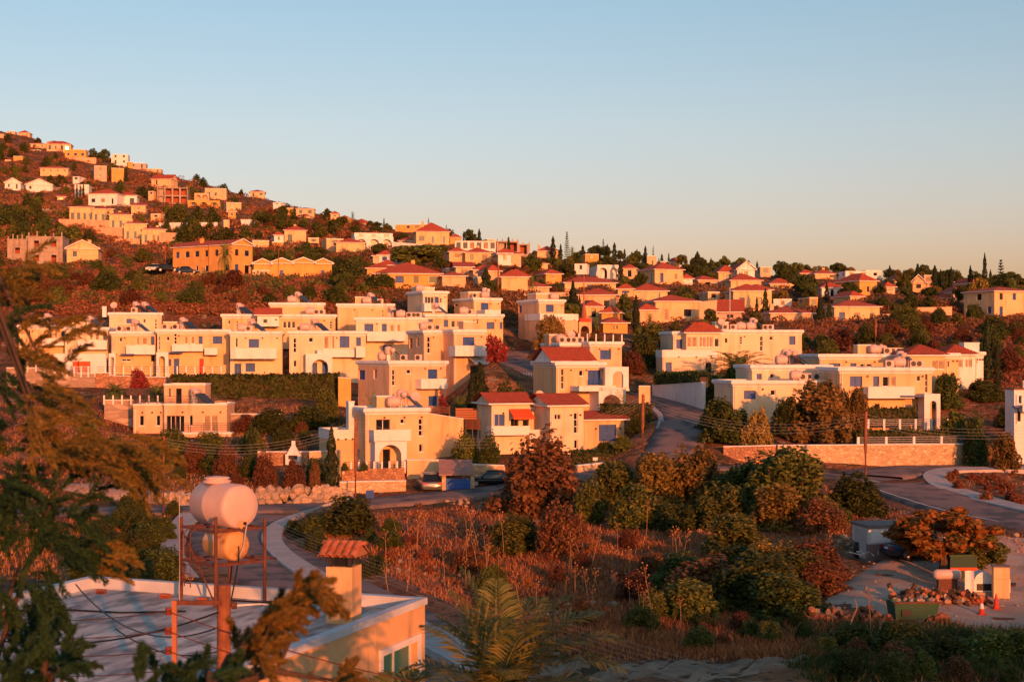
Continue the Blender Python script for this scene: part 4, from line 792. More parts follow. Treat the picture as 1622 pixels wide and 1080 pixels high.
def roof_item(kind, loc, rz, short):
    e = None
    if kind == 'tank':
        e = thing('water_tank', f'white barrel tank on the roof of {short}', 'water tank', loc, rz, 'roof equipment')
        if kind not in ROOF:
            Mx = Matrix.Translation((0, 0, .85)) @ Matrix.Rotation(R(90), 4, 'Y')
            a = MB().lathe([(.05, -.66), (.3, -.65), (.44, -.58), (.5, -.42), (.5, .42), (.44, .58), (.3, .65), (.05, .66)], 14, Mx); s_ = MB()
            for x in (-.4, .4):
                s_.box(x-.03, x+.03, -.45, .45, .3, .38); s_.box(x-.03, x+.03, -.42, -.36, 0, .6); s_.box(x-.03, x+.03, .36, .42, 0, .6)
            s_.box(-.42, .42, -.03, .03, .31, .37)
            ROOF[kind] = [a.build('barrel', 'tank_white', e, True), s_.build('stand', 'galv', e), MB().lathe([(.18, 1.33), (.2, 1.42), (.05, 1.45)], 10).build('lid', 'tank_white', e)]; return e
    elif kind == 'sol':
        e = thing('solar_water_heater', f'solar water heater on the roof of {short}', 'water heater', loc, rz, 'roof equipment')
        if kind not in ROOF:
            Mx = Matrix.Translation((0, .3, 1.55)) @ Matrix.Rotation(R(90), 4, 'Y')
            a = MB().lathe([(.05, -.62), (.22, -.6), (.28, -.52), (.28, .52), (.22, .6), (.05, .62)], 12, Mx)
            Mp = Matrix.Translation((0, -.75, .75)) @ Matrix.Rotation(R(40), 4, 'X'); p = MB().box(-.95, .95, -.95, .95, -.04, .04, Mp)
            s_ = MB()
            for x in (-.55, .55):
                s_.tube([(x, .5, 0), (x, .35, 1.5)], .03, 5); s_.tube([(x, -1.5, .1), (x, .3, 1.35)], .025, 5); s_.tube([(x, -1.4, 0), (x, -1.4, .2)], .03, 5); s_.tube([(x, .1, 0), (x, .2, 1.3)], .03, 5)
            Mv = Matrix.Translation((.25, .75, 1.5)); v = MB().lathe([(.05, -.45), (.36, -.42), (.42, -.3), (.42, .35), (.3, .48), (.05, .52)], 12, Mv)
            Mr = MB().box(.0, .5, .55, .95, 0, 1.06)
            ROOF[kind] = [a.build('hot_tank', 'tank_white', e, True), p.build('panel', 'solar', e), s_.build('stand', 'galv', e), v.build('cold_tank', 'tank_white', e, True), Mr.build('plinth', 'white', e)]; return e
    elif kind == 'ac':
        e = thing('air_conditioner', f'boxy air conditioner on the roof of {short}', 'air conditioner', loc, rz, 'roof equipment')
        if kind not in ROOF:
            a = MB().box(-.45, .45, -.18, .18, .35, 1.05); a.box(-.4, -.32, -.15, .15, 0, .35); a.box(.32, .4, -.15, .15, 0, .35)
            g = MB().lathe([(.27, 0), (.27, .02), (.2, .03), (.02, .03)], 14, Matrix.Translation((-.1, -.18, .7)) @ Matrix.Rotation(R(90), 4, 'X'))
            ROOF[kind] = [a.build('casing', 'tank_white', e), g.build('fan_grille', 'dark_metal', e)]; return e
    elif kind == 'dish':
        e = thing('satellite_dish', f'round satellite dish on the roof of {short}', 'satellite dish', loc, rz, 'roof equipment')
        if kind not in ROOF:
            Mx = Matrix.Translation((0, -.1, 1.35)) @ Matrix.Rotation(R(65), 4, 'X')
            a = MB().lathe([(.02, 0), (.25, .03), (.42, .09), (.5, .14), (.5, .16), (.41, .11), (.24, .05), (.02, .02)], 14, Mx)
            s_ = MB().tube([(0, 0, 0), (0, 0, 1.3)], .035, 6); s_.tube([(0, -.1, 1.0), (0, -.6, 1.45)], .015, 4)
            ROOF[kind] = [a.build('reflector', 'tank_white', e, True), s_.build('mast', 'galv', e)]; return e
    for p in ROOF[kind]:
        c = p.copy(); col.objects.link(c); c.parent = e
    return e
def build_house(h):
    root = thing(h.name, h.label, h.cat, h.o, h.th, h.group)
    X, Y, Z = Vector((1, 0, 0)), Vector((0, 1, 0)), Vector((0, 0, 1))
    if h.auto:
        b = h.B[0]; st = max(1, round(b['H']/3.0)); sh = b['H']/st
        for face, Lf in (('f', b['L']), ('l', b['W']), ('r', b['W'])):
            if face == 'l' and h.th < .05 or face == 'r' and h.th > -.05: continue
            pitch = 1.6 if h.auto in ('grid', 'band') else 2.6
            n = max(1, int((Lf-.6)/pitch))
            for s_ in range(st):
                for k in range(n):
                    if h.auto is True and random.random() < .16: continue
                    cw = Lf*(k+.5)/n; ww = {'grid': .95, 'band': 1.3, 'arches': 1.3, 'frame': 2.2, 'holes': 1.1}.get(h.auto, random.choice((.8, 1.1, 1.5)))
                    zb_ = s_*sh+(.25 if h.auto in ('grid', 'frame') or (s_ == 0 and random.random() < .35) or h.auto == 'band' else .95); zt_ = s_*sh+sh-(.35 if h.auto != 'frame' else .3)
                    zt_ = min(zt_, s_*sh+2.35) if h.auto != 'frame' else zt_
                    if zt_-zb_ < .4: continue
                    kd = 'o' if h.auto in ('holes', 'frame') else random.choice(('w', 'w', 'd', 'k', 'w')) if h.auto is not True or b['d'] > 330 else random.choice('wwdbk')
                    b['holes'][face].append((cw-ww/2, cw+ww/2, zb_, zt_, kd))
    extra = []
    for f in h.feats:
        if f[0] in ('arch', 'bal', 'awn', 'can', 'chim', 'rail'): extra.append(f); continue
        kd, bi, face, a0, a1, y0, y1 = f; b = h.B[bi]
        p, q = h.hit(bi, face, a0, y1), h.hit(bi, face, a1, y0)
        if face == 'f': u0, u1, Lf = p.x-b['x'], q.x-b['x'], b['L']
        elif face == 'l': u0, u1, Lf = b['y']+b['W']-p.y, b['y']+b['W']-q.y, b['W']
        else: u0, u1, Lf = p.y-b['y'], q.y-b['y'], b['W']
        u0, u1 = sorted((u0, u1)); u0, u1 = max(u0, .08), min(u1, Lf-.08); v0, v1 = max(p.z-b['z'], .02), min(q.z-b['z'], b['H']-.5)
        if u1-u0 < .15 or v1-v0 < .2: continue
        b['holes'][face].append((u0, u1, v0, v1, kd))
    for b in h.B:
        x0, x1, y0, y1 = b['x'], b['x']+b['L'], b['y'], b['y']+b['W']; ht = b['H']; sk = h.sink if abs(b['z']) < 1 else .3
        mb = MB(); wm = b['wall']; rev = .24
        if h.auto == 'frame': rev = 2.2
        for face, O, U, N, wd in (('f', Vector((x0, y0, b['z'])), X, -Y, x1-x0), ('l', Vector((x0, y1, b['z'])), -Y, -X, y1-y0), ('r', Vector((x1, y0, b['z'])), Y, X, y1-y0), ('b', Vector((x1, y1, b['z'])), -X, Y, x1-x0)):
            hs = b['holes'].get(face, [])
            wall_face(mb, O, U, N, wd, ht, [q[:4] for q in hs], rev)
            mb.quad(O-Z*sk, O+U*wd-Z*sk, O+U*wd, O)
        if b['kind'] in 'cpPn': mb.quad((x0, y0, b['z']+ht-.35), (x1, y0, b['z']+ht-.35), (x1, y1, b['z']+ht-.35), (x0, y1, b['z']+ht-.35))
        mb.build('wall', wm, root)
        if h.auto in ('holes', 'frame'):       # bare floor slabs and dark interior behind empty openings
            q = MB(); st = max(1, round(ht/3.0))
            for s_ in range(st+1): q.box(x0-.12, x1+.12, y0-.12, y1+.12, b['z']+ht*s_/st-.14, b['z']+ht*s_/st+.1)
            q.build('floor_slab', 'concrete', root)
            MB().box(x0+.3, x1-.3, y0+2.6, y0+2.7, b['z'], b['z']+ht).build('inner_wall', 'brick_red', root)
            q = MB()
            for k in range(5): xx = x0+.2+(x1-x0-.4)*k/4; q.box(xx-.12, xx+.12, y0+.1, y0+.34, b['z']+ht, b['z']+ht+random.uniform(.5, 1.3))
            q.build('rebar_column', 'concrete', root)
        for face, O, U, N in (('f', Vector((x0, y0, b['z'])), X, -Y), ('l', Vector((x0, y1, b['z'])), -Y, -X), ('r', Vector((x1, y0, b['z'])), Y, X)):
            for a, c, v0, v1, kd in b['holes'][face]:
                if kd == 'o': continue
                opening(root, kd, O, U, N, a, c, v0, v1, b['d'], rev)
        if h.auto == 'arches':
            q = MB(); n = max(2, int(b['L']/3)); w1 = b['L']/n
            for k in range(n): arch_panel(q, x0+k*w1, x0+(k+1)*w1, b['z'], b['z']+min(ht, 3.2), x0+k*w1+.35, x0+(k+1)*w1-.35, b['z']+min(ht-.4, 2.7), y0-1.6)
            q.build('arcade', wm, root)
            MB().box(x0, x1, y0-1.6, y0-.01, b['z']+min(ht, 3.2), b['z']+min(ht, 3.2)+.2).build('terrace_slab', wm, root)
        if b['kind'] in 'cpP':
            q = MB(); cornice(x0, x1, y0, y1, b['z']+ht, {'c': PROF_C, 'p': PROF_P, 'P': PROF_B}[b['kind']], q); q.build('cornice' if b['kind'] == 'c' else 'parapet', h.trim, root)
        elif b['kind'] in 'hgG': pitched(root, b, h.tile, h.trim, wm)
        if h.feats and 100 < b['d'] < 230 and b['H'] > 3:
            MB().tube([(x0+.22, y0-.07, b['z']-.2), (x0+.22, y0-.07, b['z']+ht-.62)], .05, 6).build('drainpipe', 'white_metal', root)
            for q in (.3, .62, .9):
                if not any(a-.2 < (x1-x0)*q < c+.2 and v1 > ht-1.0 for a, c, v0, v1, kd in b['holes']['f']):
                    MB().lathe([(.02, 0), (.11, .03), (.09, .16), (.02, .2)], 6, Matrix.Translation((x0+(x1-x0)*q, y0-.12, b['z']+ht-1.0))).build('wall_lamp', 'brown', root)
    for f in extra:
        if f[0] == 'bal':
            _, bi, a0, a1, y0_, y1_, out = f; b = h.B[bi]; p, q = h.hit(bi, 'f', a0, y1_, out), h.hit(bi, 'f', a1, y0_, out)
            xa, xb, za, zb, ya, yb = p.x, q.x, p.z, q.z, b['y']-out, b['y']-.01; m = MB(); t_ = .14
            m.box(xa, xb, ya, yb, za, za+.18); m.box(xa, xb, ya, ya+t_, za+.18, zb); m.box(xa, xa+t_, ya+t_, yb, za+.18, zb); m.box(xb-t_, xb, ya+t_, yb, za+.18, zb)
            o = m.build('balcony', 'white', root)
            MB().box(xa-.03, xb+.03, ya-.03, ya+t_+.03, zb, zb+.06).build('coping', 'white', o)
        elif f[0] == 'arch':
            _, bi, a0, a1, y0_, y1_, out, c0, c1, ct = f; b = h.B[bi]
            p, q, r_, s_ = h.hit(bi, 'f', a0, y1_, out), h.hit(bi, 'f', a1, y0_, out), h.hit(bi, 'f', c0, ct, out), h.hit(bi, 'f', c1, ct, out)
            m = MB(); arch_panel(m, p.x, q.x, p.z-.3, q.z, r_.x, s_.x, r_.z, b['y']-out); o = m.build('porch_arch', 'white', root)
            MB().box(p.x, q.x, b['y']-out+.31, b['y']-.01, q.z-.2, q.z-.01).build('porch_roof', 'white', o)
            if p.z > .8: MB().box(p.x-.1, q.x+.1, b['y']-out, b['y']-.01, p.z-.5, p.z-.3).build('porch_floor', 'white', o)
            else: m2 = MB().box(p.x, p.x+.3, b['y']-out+.31, b['y']-.02, p.z-.3, q.z-.21); m2.build('porch_side', 'white', o)
        elif f[0] == 'awn':
            _, bi, a0, a1, y0_, y1_, mt, out = f; b = h.B[bi]; p, q = h.hit(bi, 'f', a0, y0_), h.hit(bi, 'f', a1, y0_); r_ = h.hit(bi, 'f', a0, y1_, out)
            m = MB(); ya = b['y']-.02; n = 12
            for k in range(n):
                u0, u1 = p.x+(q.x-p.x)*k/n, p.x+(q.x-p.x)*(k+1)/n
                m.quad((u0, ya-out, r_.z+.2), (u1, ya-out, r_.z+.2), (u1, ya, p.z), (u0, ya, p.z)); um = (u0+u1)/2
                m.add([(u0, ya-out, r_.z+.2), (u1, ya-out, r_.z+.2), (u1, ya-out, r_.z+.02), (um, ya-out, r_.z-.03), (u0, ya-out, r_.z+.02)], [(0, 1, 2, 3, 4)])
            o = m.build('awning', mt, root)
            r2 = MB(); 
            for u in (p.x+.05, q.x-.05): r2.tube([(u, ya, r_.z-.1), (u, ya-out+.03, r_.z+.18)], .02, 5)
            r2.build('awning_arm', 'white_metal', o)
        elif f[0] == 'can':
            _, bi, a0, a1, y0_, y1_, out = f; b = h.B[bi]; p, q = h.hit(bi, 'f', a0, y1_, out), h.hit(bi, 'f', a1, y0_, out)
            MB().box(p.x, q.x, b['y']-out, b['y']-.01, p.z, p.z+.14).build('canopy', 'blue', root)
        elif f[0] == 'chim':
            _, bi, fc, a0, a1, y0_, y1_ = f; b = h.B[bi]; p, q = h.hit(bi, 'l', a0, y1_), h.hit(bi, 'l', a1, y0_)
            ya, yb = sorted((p.y, q.y)); 
            if yb-ya > 1.2: yb = ya+1.1
            o = MB().box(b['x']-.55, b['x']-.01, ya, yb, max(p.z, -1), q.z).build('chimney', h.trim, root)
            MB().box(b['x']-.6, b['x']+.04, ya-.05, yb+.05, q.z, q.z+.12).build('chimney_cap', 'white', o)
        elif f[0] == 'rail':
            _, bi, a0, a1, y0_, y1_, out, mt = f; b = h.B[bi]; p, q = h.hit(bi, 'f', a0, y1_, out), h.hit(bi, 'f', a1, y0_, out); m = MB(); yy = b['y']-out
            hh = q.z-p.z; n = max(2, int((q.x-p.x)/1.2))
            for k in range(5): z_ = p.z+hh*(.2+.2*k); m.box(p.x, q.x, yy-.02, yy+.02, z_-.025, z_+.015)
            for k in range(n+1): u = p.x+(q.x-p.x)*k/n; m.box(u-.025, u+.025, yy-.03, yy+.03, p.z, q.z-.03)
            m.build('railing', mt, root)
    for k, bi, zx, back in h.roofi:
        b = h.B[bi]; p = h.hit(bi, 'f', zx, h.Z.oy*0+h.Z.k*0, -back) if False else h.hit(bi, 'f', zx, 0, -back)
        x = min(max(p.x, b['x']+.6), b['x']+b['L']-.6); zr = b['z']+b['H']-.345
        if k == 'box':
            o = MB().box(x-.9, x+.9, b['y']+back, b['y']+back+1.6, zr, zr+1.3).build('roof_box', b['wall'], root); MB().box(x-.95, x+.95, b['y']+back-.05, b['y']+back+1.65, zr+1.3, zr+1.42).build('roof_box_cap', 'white', o); continue
        roof_item(k, h.world(x, b['y']+back, zr), h.th+random.uniform(-.15, .15)+(R(70) if k == "sol" else 0), h.short)
    return root
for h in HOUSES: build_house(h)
# ------------------------------------------------------------------ vegetation
def leaf_quads(Pn, Nn, size, stretch=1.6, up=None):
    """leaf-sized rhombs at points Pn facing Nn"""
    n = len(Pn); a = rng.normal(size=(n, 3)) if up is None else up+rng.normal(size=(n, 3))*.25
    a -= (a*Nn).sum(1, keepdims=True)*Nn; a /= np.linalg.norm(a, axis=1, keepdims=True)+1e-9
    b = np.cross(Nn, a); s = (size*rng.uniform(.6, 1.3, n))[:, None]
    V = np.stack([Pn-a*s*stretch*.5, Pn+b*s*.5, Pn+a*s*stretch*.5, Pn-b*s*.5], 1).reshape(-1, 3)
    return V, np.arange(n*4).reshape(-1, 4)
def unit(v): return v/(np.linalg.norm(v, axis=1, keepdims=True)+1e-9)
def sph(n): return unit(rng.normal(size=(n, 3)))
def blob_crown(n, leaf, lobes, rlo, rhi, z0=.05, dome=False):
    """foliage gathered on the shells of many small lobes: uneven outline, gaps between clumps"""
    C = []; 
    while len(C) < lobes:
        p = rng.uniform(-1, 1, 3)
        if dome: p[2] = abs(p[2])
        r_ = np.linalg.norm(p)
        if .3 < r_ < .8: C.append(p)
    C = np.array(C); Rr = rng.uniform(rlo, rhi, lobes)
    k = rng.integers(0, lobes, n); dirs = sph(n); rad = Rr[k]*np.where(rng.random(n) < .8, rng.uniform(.8, 1.08, n), rng.uniform(.3, 1.3, n))
    Pn = C[k]+dirs*rad[:, None]
    Nn = unit(dirs*.8+rng.normal(size=(n, 3))*.55)
    Pn = Pn*np.array([.5, .5, .5])/1.08
    Pn[:, 2] = Pn[:, 2]*2.25 if dome else z0+(Pn[:, 2]+.5)*(1-z0)
    Pn[:, 2] = np.where(Pn[:, 2] < .02, rng.uniform(.02, .2, n), Pn[:, 2])
    return leaf_quads(Pn, Nn, leaf)
PROTO = {}
def proto(kind, make, mats, var=3, trunk=None):
    PROTO[kind] = []
    for i in range(var):
        V, Q = make(); tm = MB()
        (trunk or stem)(tm); t = bpy.data.meshes.new('trunk'); t.from_pydata(tm.v, [], tm.f); t.materials.append(MT['palm_trunk' if kind.startswith('palm') else 'bark'])
        for m in mats: PROTO[kind].append((npmesh('crown', V, Q, m), t, m))
def stem(tm):
    for k in range(4):
        a = random.uniform(0, 6.28); tm.tube([(0, 0, -.08), (.05*math.cos(a), .05*math.sin(a), .2), (.2*math.cos(a+.2), .2*math.sin(a+.2), .5), (.3*math.cos(a), .3*math.sin(a), .72)], .03, 5, .008)
def tall_stem(tm):
    tm.tube([(0, 0, -.08), (.02, 0, .25), (0, .02, .5)], .035, 6, .02)
    for k in range(6):
        a = k*1.05+random.random(); tm.tube([(0, .01, .3+.03*k), (.16*math.cos(a), .16*math.sin(a), .5), (.33*math.cos(a), .33*math.sin(a), .66+.03*k)], .018, 5, .006)
def cyp_make(n=1500, leaf=.05):
    def f():
        z = rng.uniform(.02, 1, n); r_ = .5*np.minimum(1, z*7)**.5*np.clip(1-z, 0, 1)**.62*rng.uniform(.72, 1.08, n)*(1+.22*np.sin(z*23+rng.random()*6)); a = rng.uniform(0, 6.283, n)
        Pn = np.stack([r_*np.cos(a), r_*np.sin(a), z], 1); Nn = unit(np.stack([np.cos(a), np.sin(a), np.full(n, .2)], 1)+rng.normal(size=(n, 3))*.5)
        V, Q = leaf_quads(Pn, Nn, 1.0, 1, up=np.array([[0, 0, 1.]])); V = V.reshape(-1, 4, 3); c = V.mean(1, keepdims=True)
        V = c+(V-c)*np.array([.11, .11, .05]); return V.reshape(-1, 3), Q
    return f
def norf_make():
    Vs = []; 
    for i, z in enumerate(np.linspace(.12, .97, 13)):
        rr = .5*(1-z)**.8+.03
        for k in range(8):
            a = k*math.pi/4+i*.4; m = 26; t_ = rng.random(m)
            p = np.stack([np.cos(a)*rr*t_, np.sin(a)*rr*t_, z+.03*t_**2], 1)+rng.normal(size=(m, 3))*np.array([.018, .018, .006]); Vs.append(p)
    Pn = np.concatenate(Vs); V, Q = leaf_quads(Pn, sph(len(Pn)), 1.0, 1.4); V = V.reshape(-1, 4, 3); c = V.mean(1, keepdims=True); V = c+(V-c)*np.array([.055, .055, .016]); return V.reshape(-1, 3), Q
def frond(base, az, el, length, droop, nl, lw, ll):
    """one feather frond: midrib curve with paired leaflets"""
    out = []; d = np.array([math.cos(az), math.sin(az)]); p = np.array(base, float); e = el; st = length/nl
    side = np.array([-d[1], d[0], 0])
    for i in range(nl):
        t_ = i/nl; p = p+np.array([d[0]*math.cos(e), d[1]*math.cos(e), math.sin(e)])*st; e -= droop/nl*(.4+1.4*t_)
        fw = np.array([d[0]*math.cos(e), d[1]*math.cos(e), math.sin(e)]); upv = np.cross(side, fw)*-1
        l_ = ll*math.sin(math.pi*min(.97, .12+.86*t_))**.7
        for s_ in (-1, 1):
            dr = side*s_*.8+fw*.62+upv*rng.uniform(.05, .3)+rng.normal(size=3)*.05; dr /= np.linalg.norm(dr); tip = p+dr*l_+np.array([0, 0, -.18*l_]); wv = fw*lw*.5
            mid = p+dr*l_*.5
            out.append([p, mid+wv, tip, mid-wv])
        out.append([p-fw*st-side*lw*.25, p-fw*st+side*lw*.25, p+side*lw*.2, p-side*lw*.2])
    return out
def palm_make(nf=30, nl=20, trunk_h=.5, tight=False):
    def f():
        o = []
        for k in range(nf):
            t_ = k/nf; o += frond((0, 0, trunk_h), k*2.4+rng.random()*.3, 1.35-1.9*t_, .52, 1.2 if not tight else .7, nl, .022, .14)
        V = np.array(o).reshape(-1, 3); return V, np.arange(len(V)).reshape(-1, 4)
    return f
def palm_stem(h):
    def f(tm):
        n = 14
        tm.rings([[Vector(((.045 if i % 2 else .036)*math.cos(q*math.pi/4), (.045 if i % 2 else .036)*math.sin(q*math.pi/4), -.05+(h+.05)*i/n)) for q in range(8)] for i in range(n+1)])
    return f
proto('bush', lambda: blob_crown(6500, .04, 36, .2, .32, dome=True), ('leaf_dark', 'leaf_mid', 'leaf_brown'), 3)
proto('shrub', lambda: blob_crown(1700, .07, 16, .22, .36, dome=True), ('leaf_dark', 'leaf_mid', 'leaf_brown', 'dry_scrub'), 3)
proto('carob', lambda: blob_crown(8500, .038, 48, .16, .27, dome=True), ('leaf_mid', 'leaf_yellow', 'leaf_dark', 'leaf_orange', 'leaf_gold'), 2)
proto('tree', lambda: blob_crown(3800, .046, 26, .2, .32, .12), ('leaf_dark', 'leaf_mid', 'leaf_yellow'), 3, tall_stem)
proto('loose', lambda: blob_crown(4200, .042, 60, .09, .18, .2), ('leaf_autumn', 'leaf_yellow'), 2, tall_stem)
proto('flower', lambda: blob_crown(2600, .05, 22, .2, .32, dome=True), ('leaf_red',), 2)
proto('cypress', cyp_make(), ('leaf_cypress',), 3, lambda tm: tm.tube([(0, 0, -.04), (0, 0, .4)], .07, 6, .04))
proto('norfolk', norf_make, ('leaf_cypress',), 1, lambda tm: tm.tube([(0, 0, -.04), (0, 0, .98)], .022, 6, .005))
proto('palm', palm_make(30, 18, .55), ('leaf_palm',), 2, palm_stem(.56))
proto('palm_low', palm_make(44, 20, .22), ('leaf_palm',), 2, palm_stem(.24))
proto('yucca', palm_make(26, 9, .35, True), ('leaf_palm',), 1, palm_stem(.36))
def plant(kind, x, y, h, w, label, cat, group=None, m=None, z=None, name=None, rz=None):
    opts = [p for p in PROTO[kind] if m is None or p[2] == m]
    cm, tm, _ = random.choice(opts)
    z = float(gz(x, y))-.05 if z is None else z
    e = thing(name or {'bush': 'bush', 'shrub': 'shrub', 'carob': 'carob_tree', 'tree': 'tree', 'loose': 'tree', 'flower': 'flowering_shrub', 'cypress': 'cypress_tree', 'norfolk': 'tiered_pine', 'palm': 'palm_tree', 'palm_low': 'palm_tree', 'yucca': 'yucca'}[kind], label, cat, (x, y, z), random.uniform(0, 6.28) if rz is None else rz, group)
    e.scale = (w, w, h); mobj('crown', cm, e); mobj('trunk', tm, e); return e
PLANTED = []
def pt(kind, Z, px, yt, wpx, d, label, m=None, cat=None, group=None, name=None):
    wpx *= 1.45 if kind == 'cypress' else 1.08
    """plant whose top, width and place come from photo pixels at distance d, standing on the ground there"""
    x = PX(Z.x(px), d); zg = float(gz(x, d)); zt = PZ(Z.y(yt), d); h = max(zt-zg, .8); wd = wpx/Z.k/F*d
    if kind in ('bush', 'carob', 'shrub', 'flower'): h = max(h, .5*wd)
    PLANTED.append((x, d, wd/2))
    if False: print('LOW', label, round(zt-zg, 2), 'ground y', round(HY-zg/d*F), 'want top', Z.y(yt))
    if False and kind != 'cypress' and kind != 'norfolk': print('TALL', label, round(zt-zg, 2), round(wd, 2), 'ground y', round(HY-zg/d*F))
    return plant(kind, x, d, h, wd*(1.9 if kind.startswith('palm') and False else 1), label, cat or ('palm' if kind.startswith('palm') else 'cypress' if kind == 'cypress' else 'bush' if kind in ('bush', 'shrub', 'flower') else 'tree'), group, m, name=name)
# ---- front field and gardens
pt('bush', ZO, 850, 688, 160, 118, 'big round maroon-brown bush in front of the orange-awning villa', 'leaf_brown')
pt('bush', ZO, 545, 792, 118, 108, 'low dark green shrub beside the curved pavement', 'leaf_dark')
pt('shrub', ZO, 490, 815, 60, 104, 'small dark shrub at the inner edge of the curved pavement', 'leaf_dark')
pt('carob', ZO, 975, 728, 100, 117, 'olive-green carob bush right of the leaning dead stalk', 'leaf_mid')
pt('carob', ZO, 1035, 716, 105, 115, 'yellow-green carob bush below the roadside pole', 'leaf_yellow')
pt('carob', ZO, 1100, 700, 110, 116, 'tall yellow-green carob at the foot of the climbing road', 'leaf_yellow')
pt('carob', ZO, 1175, 722, 120, 112, 'dark carob in front of the stone gate wall', 'leaf_dark')
pt('carob', ZO, 1250, 706, 165, 107, 'large spreading carob with reddish tips before the stone wall', 'leaf_mid')
pt('carob', ZO, 1235, 765, 120, 101, 'orange-tinged carob crown leaning from the large spreading carob', 'leaf_yellow')
pt('bush', ZO, 1358, 750, 104, 107, 'rounded dark bush beside the road edge line', 'leaf_dark')
pt('bush', ZO, 815, 815, 100, 99, 'rounded olive bush in the dry field', 'leaf_mid')
pt('bush', ZO, 890, 795, 92, 97, 'rusty dry bush beside the rounded olive bush', 'leaf_brown')
pt('carob', ZO, 1225, 852, 130, 85, 'round carob with red pods in the lower field', 'leaf_yellow')
pt('bush', ZO, 1120, 905, 150, 78, 'broad rust-topped thicket in the lower field', 'leaf_brown')
pt('bush', ZO, 1200, 925, 170, 74, 'dark green thicket at the foot of the round carob', 'leaf_dark')
pt('bush', ZO, 1075, 905, 110, 83, 'dark low thicket left of the rust-topped one', 'leaf_dark')
pt('bush', ZO, 1295, 862, 120, 84, 'brown-green thicket bordering the gravel yard', 'leaf_brown')
pt('bush', ZO, 1300, 905, 100, 79, 'low brown thicket at the yard mouth', 'leaf_brown')
for a, b_, c, d_, q, m_ in ((1140, 760, 110, 104, 'brown-green bush before the dark carob', 'leaf_brown'), (1015, 762, 100, 106, 'dense olive bush under the yellow-green carobs', 'leaf_mid'), (930, 760, 70, 110, 'dull green bush between the maroon bush and the carobs', 'leaf_mid'), (1300, 785, 90, 99, 'reddish bush at the right foot of the large carob', 'leaf_brown'), (1165, 830, 120, 93, 'rust-brown bush in the middle of the field edge', 'leaf_brown'), (1070, 800, 90, 104, 'dark bush filling the carob gap', 'leaf_dark'),
      (1260, 900, 130, 80, 'tall brown thicket behind the yard mouth', 'leaf_brown'), (1150, 880, 110, 86, 'dark green mound left of the round carob', 'leaf_dark'), (1245, 960, 150, 71, 'dark green thicket below the yard mouth', 'leaf_dark'), (1090, 965, 120, 71, 'dull brown-green thicket by the soil bank', 'leaf_brown'), (1320, 800, 70, 103, 'grey-green bush behind the rounded dark bush', 'leaf_mid'),
      (1430, 1015, 110, 62, 'bright green bank bush below the skip', 'leaf_mid'), (1560, 1010, 120, 61, 'rusty bank bush below the cones', 'leaf_brown'), (1620, 1000, 110, 62, 'rusty bank bush beside the yard edge', 'leaf_brown'), (1500, 1030, 100, 60, 'dark bank bush under the brick heap', 'leaf_dark'), (1350, 1030, 90, 61, 'dark leafy bank bush below the log heap', 'leaf_dark')):
    pt('carob' if c > 105 else 'bush', ZO, a, b_, c, d_, q, m_ if c <= 105 or m_ != 'leaf_brown' else 'leaf_orange' if False else ('leaf_mid' if m_ == 'leaf_brown' else m_))
pt('loose', ZO, 1490, 792, 205, 82, 'orange-leaved broad tree shading the yard woodpile', 'leaf_autumn')
pt('tree', ZO, 1555, 838, 85, 83, 'dark green lower limb tree at the yard tree edge', 'leaf_mid')
for i, (a, b_, c, d_, q, m_) in enumerate(((1150, 624, 92, 139, 'dark green garden tree by the climbing road', 'leaf_dark'), (1200, 640, 58, 137, 'slim golden garden tree before the stepped villa', 'leaf_gold'), (1302, 602, 126, 141, 'large domed golden-green garden tree', 'leaf_gold'), (1250, 628, 66, 142, 'dark tree between the golden and domed trees', 'leaf_dark'), (1358, 612, 46, 144, 'pale green tree at the balcony of the stone-wall villa', 'leaf_yellow'), (1130, 650, 60, 146, 'green shrubby tree beside the road kerb', 'leaf_mid'),
      (1330, 610, 40, 146, 'dark treetop against the stone-wall villa', 'leaf_dark'))):
    pt('carob', ZO, a, b_, c, d_, q, m_)
pt('bush', ZO, 776, 686, 48, 140, 'dark clipped round tree by the car shelter', 'leaf_dark')
pt('bush', ZO, 738, 684, 56, 142, 'olive bush casting its shadow on the cream garden wall', 'leaf_mid')
pt('cypress', ZO, 525, 676, 19, 131, 'narrow cypress at the corner of the front terrace')
pt('cypress', ZO, 398, 666, 12, 142, 'thin young cypress below the low flat-roofed house')
for a, b_, c, d_, q in ((422, 716, 46, 131, 'round brownish olive bush above the boulders'), (466, 724, 38, 130, 'smaller round olive bush above the boulders'), (360, 708, 50, 134, 'brown olive bush left of the thin cypress'), (498, 728, 26, 131, 'sprig of olive shrub beside the corner cypress'), (310, 700, 60, 138, 'dull brown shrub below the railed house wall')):
    pt('bush', ZO, a, b_, c, d_, q, 'leaf_brown')
for a, b_, c, d_, q, m_ in ((430, 655, 70, 158, 'dark green bank shrub under the long hedge', 'leaf_dark'), (490, 640, 70, 160, 'tall dark shrub beside the hedge end', 'leaf_dark'), (516, 612, 44, 163, 'yellowish climbing shrub at the end of the hedge', 'leaf_mid'), (330, 688, 60, 148, 'grey-green bush by the washing line', 'leaf_mid'), (270, 690, 70, 148, 'feathery bush against the railed house base', 'leaf_mid')):
    pt('bush', ZO, a, b_, c, d_, q, m_)
pt('flower', ZO, 785, 520, 40, 177, 'red-flowered oleander beside the white awning villa', name='flowering_shrub')
pt('flower', ZO, 703, 616, 22, 160, 'magenta flowering bush on the peach villa patio')
pt('flower', ZO, 219, 580, 34, 178, 'rust-red creeper bush hanging on the terrace wall')
pt('carob', ZO, 872, 498, 64, 204, 'round yellow-green tree in front of the terrace villa', 'leaf_gold')
pt('palm_low', ZO, 1168, 520, 112, 182, 'spreading date palm before the glazed bay')
